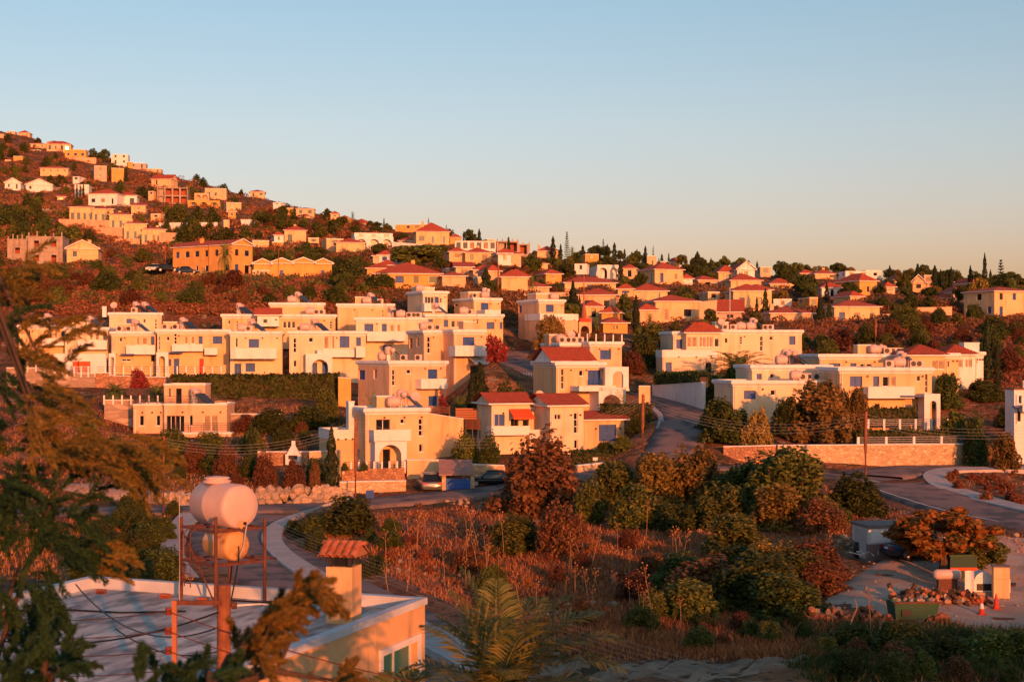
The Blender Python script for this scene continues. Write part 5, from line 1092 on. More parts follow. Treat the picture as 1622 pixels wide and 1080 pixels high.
pt('palm_low', ZO, 728, 586, 46, 158, 'drooping date palm on the peach villa patio')
pt('yucca', ZO, 590, 604, 36, 160, 'spiky yucca clump against the peach villa wall')
pt('yucca', ZO, 630, 540, 22, 190, 'small spiky palm between the villa roofs')
pt('palm_low', ZO, 182, 590, 40, 172, 'bushy palm on the terrace above the block wall')
pt('palm_low', ZO, 248, 584, 36, 171, 'second bushy palm beside the roof terrace house')
pt('palm', ZO, 137, 645, 40, 155, 'withered palm with hanging brown fronds below the block wall')
pt('yucca', ZO, 985, 592, 34, 156, 'spiky palm beside the white arch of the two-arched villa')
pt('cypress', ZO, 760, 574, 26, 160, 'dense cypress on the patio of the peach villa')
pt('cypress', ZO, 748, 590, 18, 159, 'shorter cypress beside the dense patio cypress')
pt('bush', ZO, 800, 606, 50, 158, 'clipped domed hedge bush above the red pitched roofs', 'leaf_dark')
pt('bush', ZO, 825, 610, 36, 160, 'second clipped dome beside the domed hedge bush', 'leaf_dark')
for a, b_, c, d_, q, m_ in ((1020, 528, 60, 198, 'rounded garden shrub above the white retaining wall', 'leaf_dark'), (1000, 555, 50, 192, 'brown-green garden shrub beside the arched villa', 'leaf_brown'), (1060, 585, 60, 180, 'clipped shrub on the white retaining wall', 'leaf_dark'), (1100, 588, 46, 180, 'shrub under the glazed bay terrace', 'leaf_dark'), (1170, 585, 70, 172, 'shrub mass below the spreading palm', 'leaf_mid'), (1125, 590, 44, 168, 'leafy creeper mound on the road bend', 'leaf_mid'),
      (1512, 648, 64, 140, 'leafy garden tree right of the arched side porch', 'leaf_mid'), (1548, 655, 50, 137, 'dull orange shrub by the garden steps', 'leaf_orange'), (1592, 684, 56, 133, 'yellow-green roadside shrub at the far wall end', 'leaf_yellow'), (1500, 590, 60, 160, 'dark garden tree behind the arched side porch', 'leaf_dark'), (1560, 600, 70, 165, 'dense shrubs under the tall right cypress', 'leaf_dark'), (1600, 640, 50, 150, 'dark shrub behind the small orange-lit house', 'leaf_dark'),
      (985, 700, 40, 139, 'small shrub beside the blue gate', 'leaf_mid'), (960, 705, 36, 140, 'dark shrub below the blue-gated garage', 'leaf_dark'), (1010, 660, 40, 150, 'rounded dark hedge bush at the road bend', 'leaf_dark')):
    pt('carob' if c > 55 else 'bush', ZO, a, b_, c, d_, q, m_ if m_ != 'leaf_orange' else None)
pt('bush', ZO, 553, 407, 72, 256, 'very large dark tree beside the ochre terrace', 'leaf_dark')
pt('bush', ZO, 606, 434, 48, 250, 'dark tree under the veranda house', 'leaf_dark')
pt('tree', ZO, 660, 385, 90, 330, 'broad green tree behind the big red hip roof', 'leaf_mid')
pt('palm', ZO, 356, 378, 26, 300, 'lone palm in front of the long orange terrace house')
# ---- cypresses and pines that stand out on the ridge
CY = [(Z3, 293, 130, 30, 468), (Z3, 340, 178, 20, 470), (Z3, 475, 185, 26, 462), (Z3, 625, 180, 24, 455), (Z3, 668, 170, 30, 448), (Z3, 577, 205, 20, 455), (Z3, 730, 208, 18, 455), (Z3, 775, 225, 18, 456), (Z3, 806, 210, 18, 456), (Z3, 857, 190, 24, 452), (Z3, 958, 238, 18, 455), (Z3, 1000, 232, 12, 455), (Z3, 1175, 225, 46, 420), (Z3, 1205, 260, 18, 425), (Z3, 1258, 262, 14, 440), (Z3, 1540, 282, 20, 420), (Z3, 705, 275, 34, 365), (Z3, 940, 265, 16, 380),
      (Z4, 800, 155, 28, 380), (Z4, 970, 145, 40, 372), (Z4, 1075, 155, 42, 362), (Z4, 1175, 165, 32, 360), (Z4, 1110, 178, 22, 365), (Z4, 1148, 188, 22, 366), (Z4, 1292, 155, 28, 350), (Z4, 1380, 80, 30, 345), (Z4, 1415, 180, 26, 340), (Z4, 1128, 185, 14, 372), (Z4, 40, 296, 28, 305), (Z2, 1565, 368, 26, 392), (Z2, 1385, 318, 28, 470), (Z2, 1290, 355, 12, 475), (Z2, 258, 175, 14, 600), (Z1, 470, 425, 12, 572), (Z1, 490, 430, 12, 572), (Z1, 510, 425, 12, 572), (Z1, 770, 330, 18, 636), (Z2, 803, 250, 9, 530), (Z3, 22, 140, 22, 474)]
for Zz, a, b_, c, d_ in CY: pt('cypress', Zz, a, b_, c, d_, 'dark pointed cypress standing among the houses near the ridge', group='ridge cypresses')
for Zz, a, b_, c, d_, q in ((Z3, 415, 405, 56, 243, 'taller of two dark cypresses beside the red mast'), (Z3, 455, 492, 26, 240, 'shorter cypress touching the red mast'), (Z3, 800, 488, 44, 238, 'dark cypress above the rock garden wall'), (Z3, 1590, 450, 36, 284, 'cypress at the right side of the pergola house'), (Z3, 1538, 500, 20, 282, 'thin cypress in front of the pergola'), (Z4, 415, 258, 26, 322, 'slim cypress before the pale bluish house'), (Z4, 376, 356, 52, 256, 'thick dark cypress left of the arched balcony house'), (Z4, 430, 385, 40, 258, 'second thick cypress left of the arched balcony house'),
      (Z4, 1396, 470, 52, 178, 'tall cypress rising beside the end villa'), (Z4, 1456, 620, 44, 172, 'shorter cypress right of the tall one by the end villa'), (Z2, 1426, 558, 74, 262, 'broad pyramidal conifer behind the corner villas')):
    pt('cypress', Zz, a, b_, c, d_, q)
for Zz, a, b_, c, d_, q in ((Z3, 378, 105, 46, 455, 'tall tiered pine on the middle skyline'), (Z3, 600, 150, 36, 452, 'shorter tiered pine among the ridge cypresses'), (Z3, 905, 192, 24, 458, 'thin tiered pine right of the ridge cypresses'), (Z4, 1478, 122, 84, 330, 'large tiered pine beside the right terrace villa'), (Z2, 1075, 252, 26, 495, 'small tiered pine above the long orange block'), (Z2, 1184, 294, 22, 490, 'little tiered pine above the mansion roof')):
    pt('norfolk', Zz, a, b_, c, d_, q, cat='pine')
for Zz, a, b_, c, d_, q in ((Z4, 1560, 208, 60, 320, 'shaggy palm on the right terrace skyline'), (Z2, 612, 200, 28, 560, 'single tall palm on the upper skyline'), (Z3, 165, 350, 70, 280, 'date palm in front of the broad peach bungalow'), (Z3, 885, 590, 60, 240, 'brown-trunked palm beside the annexe'), (Z3, 410, 185, 40, 455, 'feathery palm on the ridge behind the bungalow'), (Z3, 560, 620, 60, 228, 'fan of palm fronds beside the red mast arch'), (Z1, 660, 575, 50, 440, 'dark palm before the second stepped townhouse')):
    pt('palm', Zz, a, b_, c, d_, q)
for Zz, a, b_, c, d_, q, m_ in ((Z4, 280, 200, 210, 335, 'great round dark tree below the right skyline house', 'leaf_dark'), (Z4, 560, 255, 170, 325, 'broad dark tree beside the two-tiered roof', 'leaf_dark'), (Z4, 745, 265, 100, 330, 'dark round tree right of the two-tiered roof', 'leaf_dark'), (Z4, 885, 190, 120, 345, 'shaggy palm-like pine on the right ridge', 'leaf_mid'), (Z4, 910, 290, 150, 320, 'dark spreading tree above the long wall', 'leaf_dark'), (Z4, 1040, 280, 130, 315, 'dark leaning tree right of the spreading tree', 'leaf_dark'), (Z4, 1240, 270, 110, 310, 'deep green tree under the tallest cypress', 'leaf_dark'), (Z4, 1355, 215, 140, 300, 'tall olive-brown tree left of the right terrace villa', 'leaf_yellow'), (Z4, 830, 375, 70, 285, 'small umbrella tree on the open verge', 'leaf_mid'),
      (Z4, 230, 130, 110, 420, 'leafy crown breaking the right skyline', 'leaf_mid'), (Z3, 730, 475, 110, 270, 'round garden tree beside the peach house', 'leaf_dark'), (Z3, 1080, 238, 80, 445, 'round bush crown on the middle ridge', 'leaf_mid'), (Z3, 1340, 250, 90, 440, 'tree crown on the ridge left of the white gable', 'leaf_mid'), (Z3, 1440, 255, 110, 430, 'broad treetop behind the white gable', 'leaf_mid'), (Z2, 1325, 320, 90, 480, 'rounded ridge pine above the long-windowed house', 'leaf_dark'), (Z2, 455, 190, 56, 575, 'dark umbrella pine on the upper skyline', 'leaf_dark'), (Z2, 765, 280, 66, 545, 'round bush left of the skyline block', 'leaf_dark'), (Z1, 640, 215, 70, 735, 'dark pine clump on the hill shoulder', 'leaf_dark'), (Z1, 570, 210, 60, 738, 'darker pine clump left of the tower villa', 'leaf_dark')):
    pt('tree', Zz, a, b_, c, d_, q, m_)
# ---- shrubs and trees scattered over the slopes, never inside a house or on a road
def blocked(x, y, m):
    for h in HOUSES:
        if h.inside(np.float64(x), np.float64(y), m): return True
    for nm, pts, wd in ROADS:
        for p in pts[::2]:
            if (p.x-x)**2+(p.y-y)**2 < (wd/2+m)**2: return True
    return False
def hides(x, y, h, w):                           # would it stand before a house that the photo shows clear?
    for hh in HOUSES:
        b = hh.B[0]; c = hh.world(b['L']/2, 0, 0)
        if c.y > y and abs(c.x/c.y-x/y) < (b['L']/2+w*.4)/c.y and (float(gz(x, y))+h)/y > (c.z+b['H']*.18)/c.y and c.y-y < 60: return True
    return False
def scatter(n, poly, kind, hlo, hhi, label, cat, group, m=None, asp=1.1, dmin=60):
    nm = 'leafy_tree' if kind == 'tree' and m != 'leaf_dark' else 'bushy_tree' if cat == 'tree' and kind == 'shrub' else None  # generic trees with lighter leaves, no particular species
    k = 0; tries = 0; x0, y0, x1, y1 = poly
    while k < n and tries < n*6:
        tries += 1; px, py = random.uniform(x0, x1), random.uniform(y0, y1); d = ground_d(px, py, dmin)[0]
        if not d == d: continue
        x = PX(px, d); h = random.uniform(hlo, hhi); w = h*asp*random.uniform(.8, 1.3)
        if blocked(x, d, w*.45) or hides(x, d, h, w): continue
        if any((x-q[0])**2+(d-q[1])**2 < (.55*(w/2+q[2]))**2 for q in PLANTED[-400:]): continue
        plant(kind, x, d, h, w, label, cat, group, m, name=nm); PLANTED.append((x, d, w/2)); k += 1
scatter(85, (-60, 400, 545, 485), 'bush', 1.8, 3.6, 'round scrub bush on the reddish slope behind the white villas', 'bush', 'slope bushes', None, 1.4)
scatter(95, (-60, 210, 420, 390), 'shrub', 2.6, 5.5, 'dark bushy tree scattered on the left hill', 'tree', 'left hill trees', 'leaf_dark', 1.2)
scatter(60, (-60, 210, 420, 390), 'shrub', 2.2, 4.6, 'olive-brown bushy tree scattered on the left hill', 'tree', 'left hill trees', 'leaf_mid', 1.2)
scatter(50, (400, 330, 860, 470), 'shrub', 1.5, 3.2, 'brownish bush between the houses of the middle slope', 'bush', 'middle slope bushes', 'leaf_brown', 1.3)
scatter(66, (400, 330, 860, 470), 'tree', 2.2, 4.6, 'dark leafy tree between the houses of the middle slope', 'tree', 'middle slope trees', 'leaf_dark', 1.15)
scatter(40, (400, 330, 860, 470), 'tree', 2.2, 4, 'yellow-green leafy tree between the houses of the middle slope', 'tree', 'middle slope trees', 'leaf_mid', 1.15)
scatter(45, (830, 400, 1230, 545), 'shrub', 1.4, 2.8, 'brownish garden bush among the red-roofed houses', 'bush', 'garden bushes', 'leaf_brown', 1.3)
scatter(72, (830, 400, 1230, 545), 'tree', 2.2, 4.4, 'dark leafy garden tree among the red-roofed houses', 'tree', 'garden trees', 'leaf_dark', 1.15)
scatter(45, (830, 400, 1230, 545), 'tree', 2.0, 3.6, 'olive-green garden tree among the red-roofed houses', 'tree', 'garden trees', 'leaf_mid', 1.15)
scatter(76, (1200, 425, 1622, 500), 'tree', 2.6, 5, 'dark leafy tree on the right-hand ridge', 'tree', 'right ridge trees', 'leaf_dark', 1.1)
scatter(25, (1200, 425, 1622, 500), 'tree', 2.2, 4, 'yellowish leafy tree on the right-hand ridge', 'tree', 'right ridge trees', 'leaf_yellow', 1.1)
scatter(60, (1260, 495, 1622, 600), 'bush', 1.6, 3.4, 'rounded scrub bush on the slope above the right villas', 'bush', 'right slope bushes', None, 1.4)
scatter(14, (930, 540, 1060, 620), 'bush', 1.2, 2.4, 'rounded green shrub between the middle villas', 'bush', 'villa shrubs', 'leaf_dark', 1.3)
scatter(22, (60, 680, 520, 770), 'bush', 1.0, 2.4, 'low green shrub on the bank above the boulders', 'bush', 'bank shrubs', None, 1.4)
scatter(34, (130, 815, 280, 960), 'bush', .9, 2.0, 'low dark scrub left of the lower road', 'bush', 'roadside scrub', 'leaf_dark', 1.5)
scatter(16, (460, 830, 620, 930), 'bush', .6, 1.4, 'low dark scrub inside the road bend', 'bush', 'road bend scrub', 'leaf_dark', 1.5)
scatter(9, (740, 830, 1060, 1000), 'bush', 1.0, 1.8, 'rounded rusty bush in the dry field', 'bush', 'rounded field bushes', 'leaf_brown', 1.5)
scatter(6, (640, 815, 1060, 1000), 'bush', .9, 1.6, 'rounded olive-green bush in the dry field', 'bush', 'rounded field bushes', 'leaf_mid', 1.5)
scatter(36, (600, 800, 1060, 1020), 'shrub', .35, .8, 'small dry bush in the rust-coloured field', 'bush', 'dry field bushes', 'dry_scrub', 1.5)
scatter(34, (1280, 1022, 1622, 1085), 'bush', .5, 1.1, 'leafy green scrub on the bank below the yard', 'bush', 'bank scrub', None, 1.5, 45)
scatter(22, (1000, 960, 1300, 1040), 'bush', .5, 1.2, 'dark low scrub along the pale soil bank', 'bush', 'soil bank scrub', None, 1.6, 45)
scatter(18, (1500, 745, 1622, 800), 'shrub', .4, .9, 'tuft of dry weed on the grassy road island', 'bush', 'island weeds', 'dry_scrub', 1.8)
scatter(40, (-300, 560, -10, 900), 'bush', 1.0, 2.6, 'low green shrub on the open ground left of the villas', 'bush', 'left ground shrubs', None, 1.4)
# unseen shrubs added on the rise behind the camera to dapple the sunlight
for i in range(60):
    t_ = random.uniform(-150, 200); q = random.uniform(-14, 6); x, y = 50+.891*t_+.454*q, -98+.454*t_-.891*q; h = random.uniform(1.2, 3.2)
    plant('shrub', x, y, h, h*1.5, 'unseen dark shrub added on the rise behind the viewpoint to dapple the light', 'bush', 'added shade shrubs on the rise', 'leaf_dark')
# ---- uncountable ground cover
def cover(name, label, n, poly, mtl, hlo, hhi, blades, spread, dmin=40, width=.03, lean=.35, keep=None):
    Vs = []; x0, y0, x1, y1 = poly; px = rng.uniform(x0, x1, n); py = y0+(y1-y0)*rng.uniform(0, 1, n)**.8; dd = ground_d(px, py, dmin)
    ok = ~np.isnan(dd)
    for nm, pts, wd in ROADS:
        pa = np.array([(p.x, p.y) for p in pts[::2]]); X, Y = (px-CX)/F*dd, dd
        ok &= ~(np.hypot(X[:, None]-pa[None, :, 0], Y[:, None]-pa[None, :, 1]).min(1) < wd/2+2.6)
    X, Y = (px-CX)/F*dd, dd
    for h in HOUSES: ok &= ~h.inside(X, Y, .3)
    yc = np.hypot((X-cx_)/11.5, (Y-cy_)/11.0); ok &= ~(yc < 1)
    X, Y = X[ok], Y[ok]; m = len(X)*blades
    X = np.repeat(X, blades)+rng.normal(size=m)*spread; Y = np.repeat(Y, blades)+rng.normal(size=m)*spread; Zg = gz(X, Y)-.03
    h = rng.uniform(hlo, hhi, m); a = rng.uniform(0, 6.283, m); w_ = width*rng.uniform(.6, 1.6, m); ln = rng.normal(size=(m, 2))*lean*h[:, None]
    b0 = np.stack([X-np.cos(a)*w_, Y-np.sin(a)*w_, Zg], 1); b1 = np.stack([X+np.cos(a)*w_, Y+np.sin(a)*w_, Zg], 1); tp = np.stack([X+ln[:, 0], Y+ln[:, 1], Zg+h], 1)
    V = np.stack([b0, b1, tp], 1).reshape(-1, 3)
    return tag(mobj(name, npmesh(name, V, np.arange(len(V)).reshape(-1, 3), mtl, 3)), label, 'grass', kind='stuff')
cover('dry_grass', 'rust-coloured dry grass covering the lower field', 7600, (500, 785, 1330, 1045), 'dry_grass', .12, .42, 12, .28, 45, .03)
cover('dry_grass', 'short dry grass on the road island and right bank', 2200, (1290, 742, 1880, 1080), 'dry_grass', .1, .4, 12, .3, 45, .03)
cover('dry_grass', 'dry grass on the bank below the low flat-roofed house', 4200, (-320, 640, 560, 920), 'dry_grass', .15, .45, 10, .35, 60, .03)
cover('green_weeds', 'green weeds on the bank below the yard', 1300, (1260, 990, 1880, 1080), 'green_weed', .15, .5, 14, .3, 45, .03)
def scrub(name, label, n, poly, mtl, lo, hi, leaves=46, leaf=.26):
    x0, y0, x1, y1 = poly; px, py = rng.uniform(x0, x1, n), rng.uniform(y0, y1, n); dd = ground_d(px, py, 60); ok = ~np.isnan(dd); X, Y = (px-CX)/F*dd, dd
    for h in HOUSES: ok &= ~h.inside(X, Y, 1.0)
    X, Y = X[ok], Y[ok]; Zg = gz(X, Y); s = rng.uniform(lo, hi, len(X)); k = np.repeat(np.arange(len(X)), leaves); d = sph(len(k)); d[:, 2] = np.abs(d[:, 2])
    Pn = np.stack([X[k], Y[k], Zg[k]], 1)+d*np.array([1.2, 1.2, .75])*s[k][:, None]*rng.uniform(.7, 1.05, len(k))[:, None]
    V, Q = leaf_quads(Pn, unit(d+rng.normal(size=d.shape)*.5), leaf*s[k], 1.3)
    return tag(mobj(name, npmesh(name, V, Q, mtl)), label, 'scrub', kind='stuff')
scrub('hillside_scrub', 'low reddish-brown scrub covering the slope behind the villas', 3600, (-320, 395, 620, 500), 'dry_scrub', .5, 1.2)
scrub('hillside_scrub', 'dark mottled scrub covering the left hill', 5200, (-320, 180, 620, 400), 'dry_scrub', .9, 2.1)
scrub('hillside_scrub', 'green and brown undergrowth between the middle and right houses', 4200, (560, 370, 1900, 520), 'leaf_brown', .6, 1.4)
scrub('hillside_scrub', 'brown scrub on the slope above the right villas', 2000, (1240, 490, 1900, 620), 'dry_scrub', .5, 1.1)
scrub('green_scrub', 'olive green scrub patches mixed over the left hill and slope', 2600, (-200, 200, 620, 480), 'leaf_mid', .7, 1.6)
# ---- tall dead flower stalks in the field
sk = []
for v in range(3):
    m = MB(); b_ = random.uniform(-.12, .12); m.tube([(0, 0, -.1), (b_*.4, 0, .5), (b_, .05, 1)], .016, 5, .006); u = MB()
    for k in range(7):
        z = .72+.04*k; a = k*2.4; tip = (b_*z+.11*math.cos(a), .05*z+.11*math.sin(a), z+.07); u.tube([(b_*z, .05*z, z), tip], .006, 4, .004)
        u.lathe([(.005, 0), (.03, .012), (.022, .03), (.004, .035)], 6, Matrix.Translation(tip))
    sk.append((m, u))
SK = []
def stalk(px, py, htpx, d=None, lean=0):
    d = d or float(ground_d(px, py, 45)[0]); x = PX(px, d); h = htpx/F*d; i = random.randrange(3)
    e = thing('dry_stalk', 'tall bleached dead flower stalk in the dry field', 'stalk', (x, d, float(gz(x, d))), random.uniform(0, 6.28), 'dead stalks'); e.scale = (1.5, 1.5, h); e.rotation_euler = (random.gauss(0, .09), lean+random.gauss(0, .09), random.uniform(-.4, .4))
    if len(SK) <= i or SK[i] is None:
        while len(SK) <= i: SK.append(None)
        SK[i] = (sk[i][0].build('stem', 'stalk', e), sk[i][1].build('seed_head', 'dry_grass', e)); return
    for o in SK[i]: c = o.copy(); col.objects.link(c); c.parent = e
for k in range(26): stalk(random.uniform(590, 800), random.uniform(860, 945), random.uniform(35, 75), None, random.gauss(.05, .15))
for k in range(18): stalk(random.uniform(850, 1090), random.uniform(860, 960), random.uniform(30, 70), None, random.gauss(0, .12))
for k in range(12): stalk(random.uniform(820, 1080), random.uniform(960, 1010), random.uniform(40, 80))
for a in ((875, 815, 42), (1165, 850, 32), (918, 800, 60), (1310, 905, 60), (1380, 1005, 70), (1500, 1010, 50)): stalk(*a)
# ------------------------------------------------------------------ walls, fences, hedges
def wall(label, a, b, m, th=.4, cap='white', name='garden_wall', cat='wall', sink=.8):
    """a, b: (px, y top, y bottom, distance) of the two ends"""
    p0, p1 = P(a[0], a[2], a[3]), P(b[0], b[2], b[3]); t0, t1 = PZ(a[1], a[3]), PZ(b[1], b[3])
    d = p1-p0; d.z = 0; n = Vector((-d.y, d.x, 0)).normalized()*th
    e = thing(name, label, cat, p0); q = lambda p, z, k: (p.x-p0.x+n.x*k, p.y-p0.y+n.y*k, z-p0.z)
    mb = MB(); mb.add([q(p0, p0.z-sink, 0), q(p1, p1.z-sink, 0), q(p1, t1, 0), q(p0, t0, 0), q(p0, p0.z-sink, 1), q(p1, p1.z-sink, 1), q(p1, t1, 1), q(p0, t0, 1)], [(0, 1, 2, 3), (5, 4, 7, 6), (3, 2, 6, 7), (4, 0, 3, 7), (1, 5, 6, 2)])
    mb.build('masonry', m, e)
    if cap:
        mb = MB(); k0, k1 = -.15, 1.15
        mb.add([q(p0, t0+.004, k0), q(p1, t1+.004, k0), q(p1, t1+.09, k0), q(p0, t0+.09, k0), q(p0, t0+.004, k1), q(p1, t1+.004, k1), q(p1, t1+.09, k1), q(p0, t0+.09, k1)], [(0, 1, 2, 3), (5, 4, 7, 6), (3, 2, 6, 7), (0, 4, 5, 1), (4, 0, 3, 7), (1, 5, 6, 2)])
        mb.build('coping', cap, e)
    return e
def fence(label, a, b, n, rails=3, pm='white', rm='dark_metal', pw=.16, name='railing', cat='railing'):
    p0, p1 = P(a[0], a[2], a[3]), P(b[0], b[2], b[3]); h0, h1 = PZ(a[1], a[3])-p0.z, PZ(b[1], b[3])-p1.z
    e = thing(name, label, cat, p0); d = p1-p0; ang = math.atan2(d.y, d.x); RM = Matrix.Rotation(ang, 4, 'Z')
    L = []
    for k in range(n+1):
        c = d*(k/n); h = h0+(h1-h0)*k/n; M = Matrix.Translation(c) @ RM
        MB().box(-pw/2, pw/2, -pw/2, pw/2, -.4, h, M).build('post', pm, e)
    for r_ in range(rails):
        f = (r_+1)/(rails+.25); MB().tube([Vector((0, 0, h0*f)), d+Vector((0, 0, h1*f))], .025, 5).build('rail', rm, e)
    return e
def hedge(label, a, b, depth, m='leaf_dark', dens=70, leaf=.2):
    """clipped hedge: leaves over a long box, ends a = (px, y top, y bottom, d)"""
    p0, p1 = P(a[0], a[2], a[3]), P(b[0], b[2], b[3]); h0, h1 = PZ(a[1], a[3])-p0.z, PZ(b[1], b[3])-p1.z
    d = p1-p0; L = math.hypot(d.x, d.y); u = np.array([d.x, d.y, 0])/L; nrm = np.array([-u[1], u[0], 0]); hh = (h0+h1)/2
    area = L*hh*2+L*depth; n = int(min(9000, area*dens)); k = rng.random(n)*area
    s, t_, f = np.empty(n), np.empty(n), np.empty(n); N = np.empty((n, 3))
    fr = k < L*hh; s = rng.random(n); t_ = np.where(fr, rng.random(n), 1.0); f = np.where(fr, 0., rng.random(n)); bk = (k >= L*hh) & (k < 2*L*hh); t_ = np.where(bk, rng.random(n), t_); f = np.where(bk, 1., f)
    N = np.where(fr[:, None], -nrm, np.where(bk[:, None], nrm, np.array([0, 0, 1.])))
    Pn = np.outer(s, np.array([d.x, d.y, d.z]))+np.outer(f*depth, nrm); Pn[:, 2] += t_*(h0+(h1-h0)*s); Pn += N*(rng.normal(size=n)*.10+.06*np.sin(s*L*1.7))[:, None]+rng.normal(size=(n, 3))*.05
    V, Q = leaf_quads(Pn, unit(N+rng.normal(size=(n, 3))*.55), leaf, 1.3)
    e = thing('hedge', label, 'hedge', p0); mobj('foliage', npmesh('foliage', V, Q, m), e)
    M = Matrix.Rotation(math.atan2(d.y, d.x), 4, 'Z'); mb = MB().box(.1, L-.1, .12, depth-.12, -.3, min(h0, h1)-.15, M); mb.build('branch_core', 'bark', e); return e
wall('long pinkish block retaining wall below the white row', (10, 583, 624, 178), (84, 583, 634, 178.5), 'block_wall')
wall('tall pinkish block retaining wall under the orange boards', (84, 592, 640, 178), (151, 592, 640, 178.5), 'block_wall')
wall('rough orange stone retaining wall beside the block wall', (151.3, 591, 636, 178.2), (172, 591, 636, 178.4), 'stone_wall_red')
wall('stone terrace wall behind the bushy palms', (172.4, 595, 640, 178.4), (262, 598, 640, 178.2), 'stone_wall_red')
wall('block wall left of the low flat-roofed house', (165, 634, 690, 163), (211, 634, 690, 163.5), 'block_wall')
wall('yellowish lit block wall behind the withered palm', (40, 652, 700, 162), (137, 655, 696, 162), 'block_wall', cap=None)
wall('white pool wall of the villa row', (84.5, 561, 594, 185), (168, 561, 592, 185.4), 'white')
wall('stepped white wall beside the low house with roof terrace', (365.5, 656, 700, 160), (446, 656, 694, 161), 'block_wall')
wall('orange veranda wall beneath the long hedge', (300, 634, 657, 174), (474, 634, 657, 174), 'ochre', cap=None)
wall('narrow orange wall at the end of the long hedge', (536, 598, 640, 174), (556, 600, 640, 174.4), 'ochre')
wall('cream sloping garden wall catching a tree shadow', (677, 655, 730, 145.5), (734, 664, 728, 146.2), 'cream')
wall('upper red stone terrace wall with planting under the arched porch', (541, 743, 768, 134.4), (641, 741, 768, 135.4), 'stone_wall_red', cap=None)
wall('lower pale stone wall along the lane', (538, 764, 797, 129.6), (643, 762, 785, 131.6), 'stone_wall')
wall('cream garden wall left of the corner cypress', (490, 716, 760, 133.5), (538, 714, 762, 133), 'cream')
wall('orange brick barbecue wall with white coping', (408, 716, 735, 141), (492, 716, 735, 141), 'stone_wall_red')
wall('cream wall behind the silver car', (645, 729, 772, 136.5), (706, 729, 770, 137), 'cream')
wall('pale wall behind the black car', (748, 736, 766, 136), (800, 738, 766, 136.4), 'stone_wall')
wall('long golden stone retaining wall along the right-hand road', (1232, 706, 739, 134.6), (1534, 704, 735, 138.4), 'stone_wall', th=.5)
wall('reddish stone gate wall at the foot of the climbing road', (1146, 708, 742, 135.4), (1229, 706, 740, 134.8), 'stone_wall_red')
wall('white curved retaining wall of the climbing road', (1033, 611, 640, 178), (1070, 609, 640, 170), 'white')
wall('white retaining wall by the road bend', (1070.4, 609, 640, 169.8), (1112, 606, 652, 160), 'white')
wall('low stone kerb wall below the blue-gated garage', (915, 738, 755, 133.4), (962, 733, 750, 134.6), 'stone_wall')
wall('orange-lit retaining wall beside the road top', (1012, 612, 640, 156), (1030, 612, 642, 156), 'cream')
wall('long white fence wall below the arched white house', (621, 383, 395, 408), (680, 388, 396, 404), 'white', cap=None)
wall('white boundary wall under the dark hill hedges', (251, 353, 361, 432), (344, 352, 360, 428), 'white', cap=None)
for a, b_, q in (((93, 347, 364, 436), (174, 349, 366, 430), 'topmost orange retaining wall under the stepped townhouses'), ((148, 360, 379, 424), (195, 361, 378, 420), 'second orange retaining wall under the stepped townhouses'), ((169, 379, 390, 412), (222, 378, 387, 410), 'third orange retaining wall under the stepped townhouses'), ((225, 384, 398, 400), (258, 382, 398, 398), 'orange retaining wall below the lowest townhouse'), ((252, 368, 381, 402), (281, 369, 379, 400), 'cream wall right of the lowest townhouse'),
               ((107, 249, 257, 690), (152, 250, 257, 688), 'orange wall below the hilltop arch block'), ((1436, 487, 502, 292), (1508, 486, 500, 290), 'orange-lit wall under the dark ridge trees'), ((1391, 497, 508, 280), (1446, 498, 507, 282), 'pale verge wall beside the umbrella tree'), ((1548, 508, 528, 262), (1640, 510, 530, 258), 'pale retaining wall under the right terrace villa'), ((1108, 478, 500, 270), (1148, 474, 494, 275), 'cream stepped wall right of the stone-based house'), ((870, 463, 473, 300), (905, 463, 473, 300), 'cream wall below the long bungalow')):
    wall(q, a, b_, 'peach', cap=None)
fence('white railing in front of the orange boards on the terrace', (84, 580, 592, 178), (151, 580, 592, 178.5), 6, 4, 'white', 'white_metal')
fence('dark terrace railing with white posts along the villa row', (152, 580, 591, 178.4), (350, 580, 593, 184), 14)
fence('terrace railing with posts on the block wall near the low house', (165, 626, 635, 163), (250, 626, 635, 163.5), 6)
fence('front garden railing above the upper red stone wall', (544, 731, 743, 134.5), (641, 730, 742, 135.6), 8, 4)
fence('railing with white posts on the golden road wall', (1359, 692, 706, 136.6), (1534, 690, 704, 138.6), 4, 4, 'white', 'galv', .22)
fence('upper patio railing of the stone-wall villa', (1375, 664, 676, 143), (1500, 663, 675, 143.4), 5, 4, 'white', 'galv', .2)
fence('veranda railing below the long hedge', (300, 645, 657, 173.5), (474, 645, 657, 173.5), 7, 4, 'white', 'brown')
fence('railing of the upper road beside the flowering shrub', (800, 590, 604, 176), (842, 590, 603, 177), 10, 2, 'white', 'white_metal', .1)
fence('rusty railing behind the row of air units', (917, 528, 537, 190), (985, 530, 539, 190), 5, 5, 'white', 'rust')
fence('white posts on the left end of the block wall', (30, 573, 584, 178), (84, 573, 584, 178.4), 4, 3)
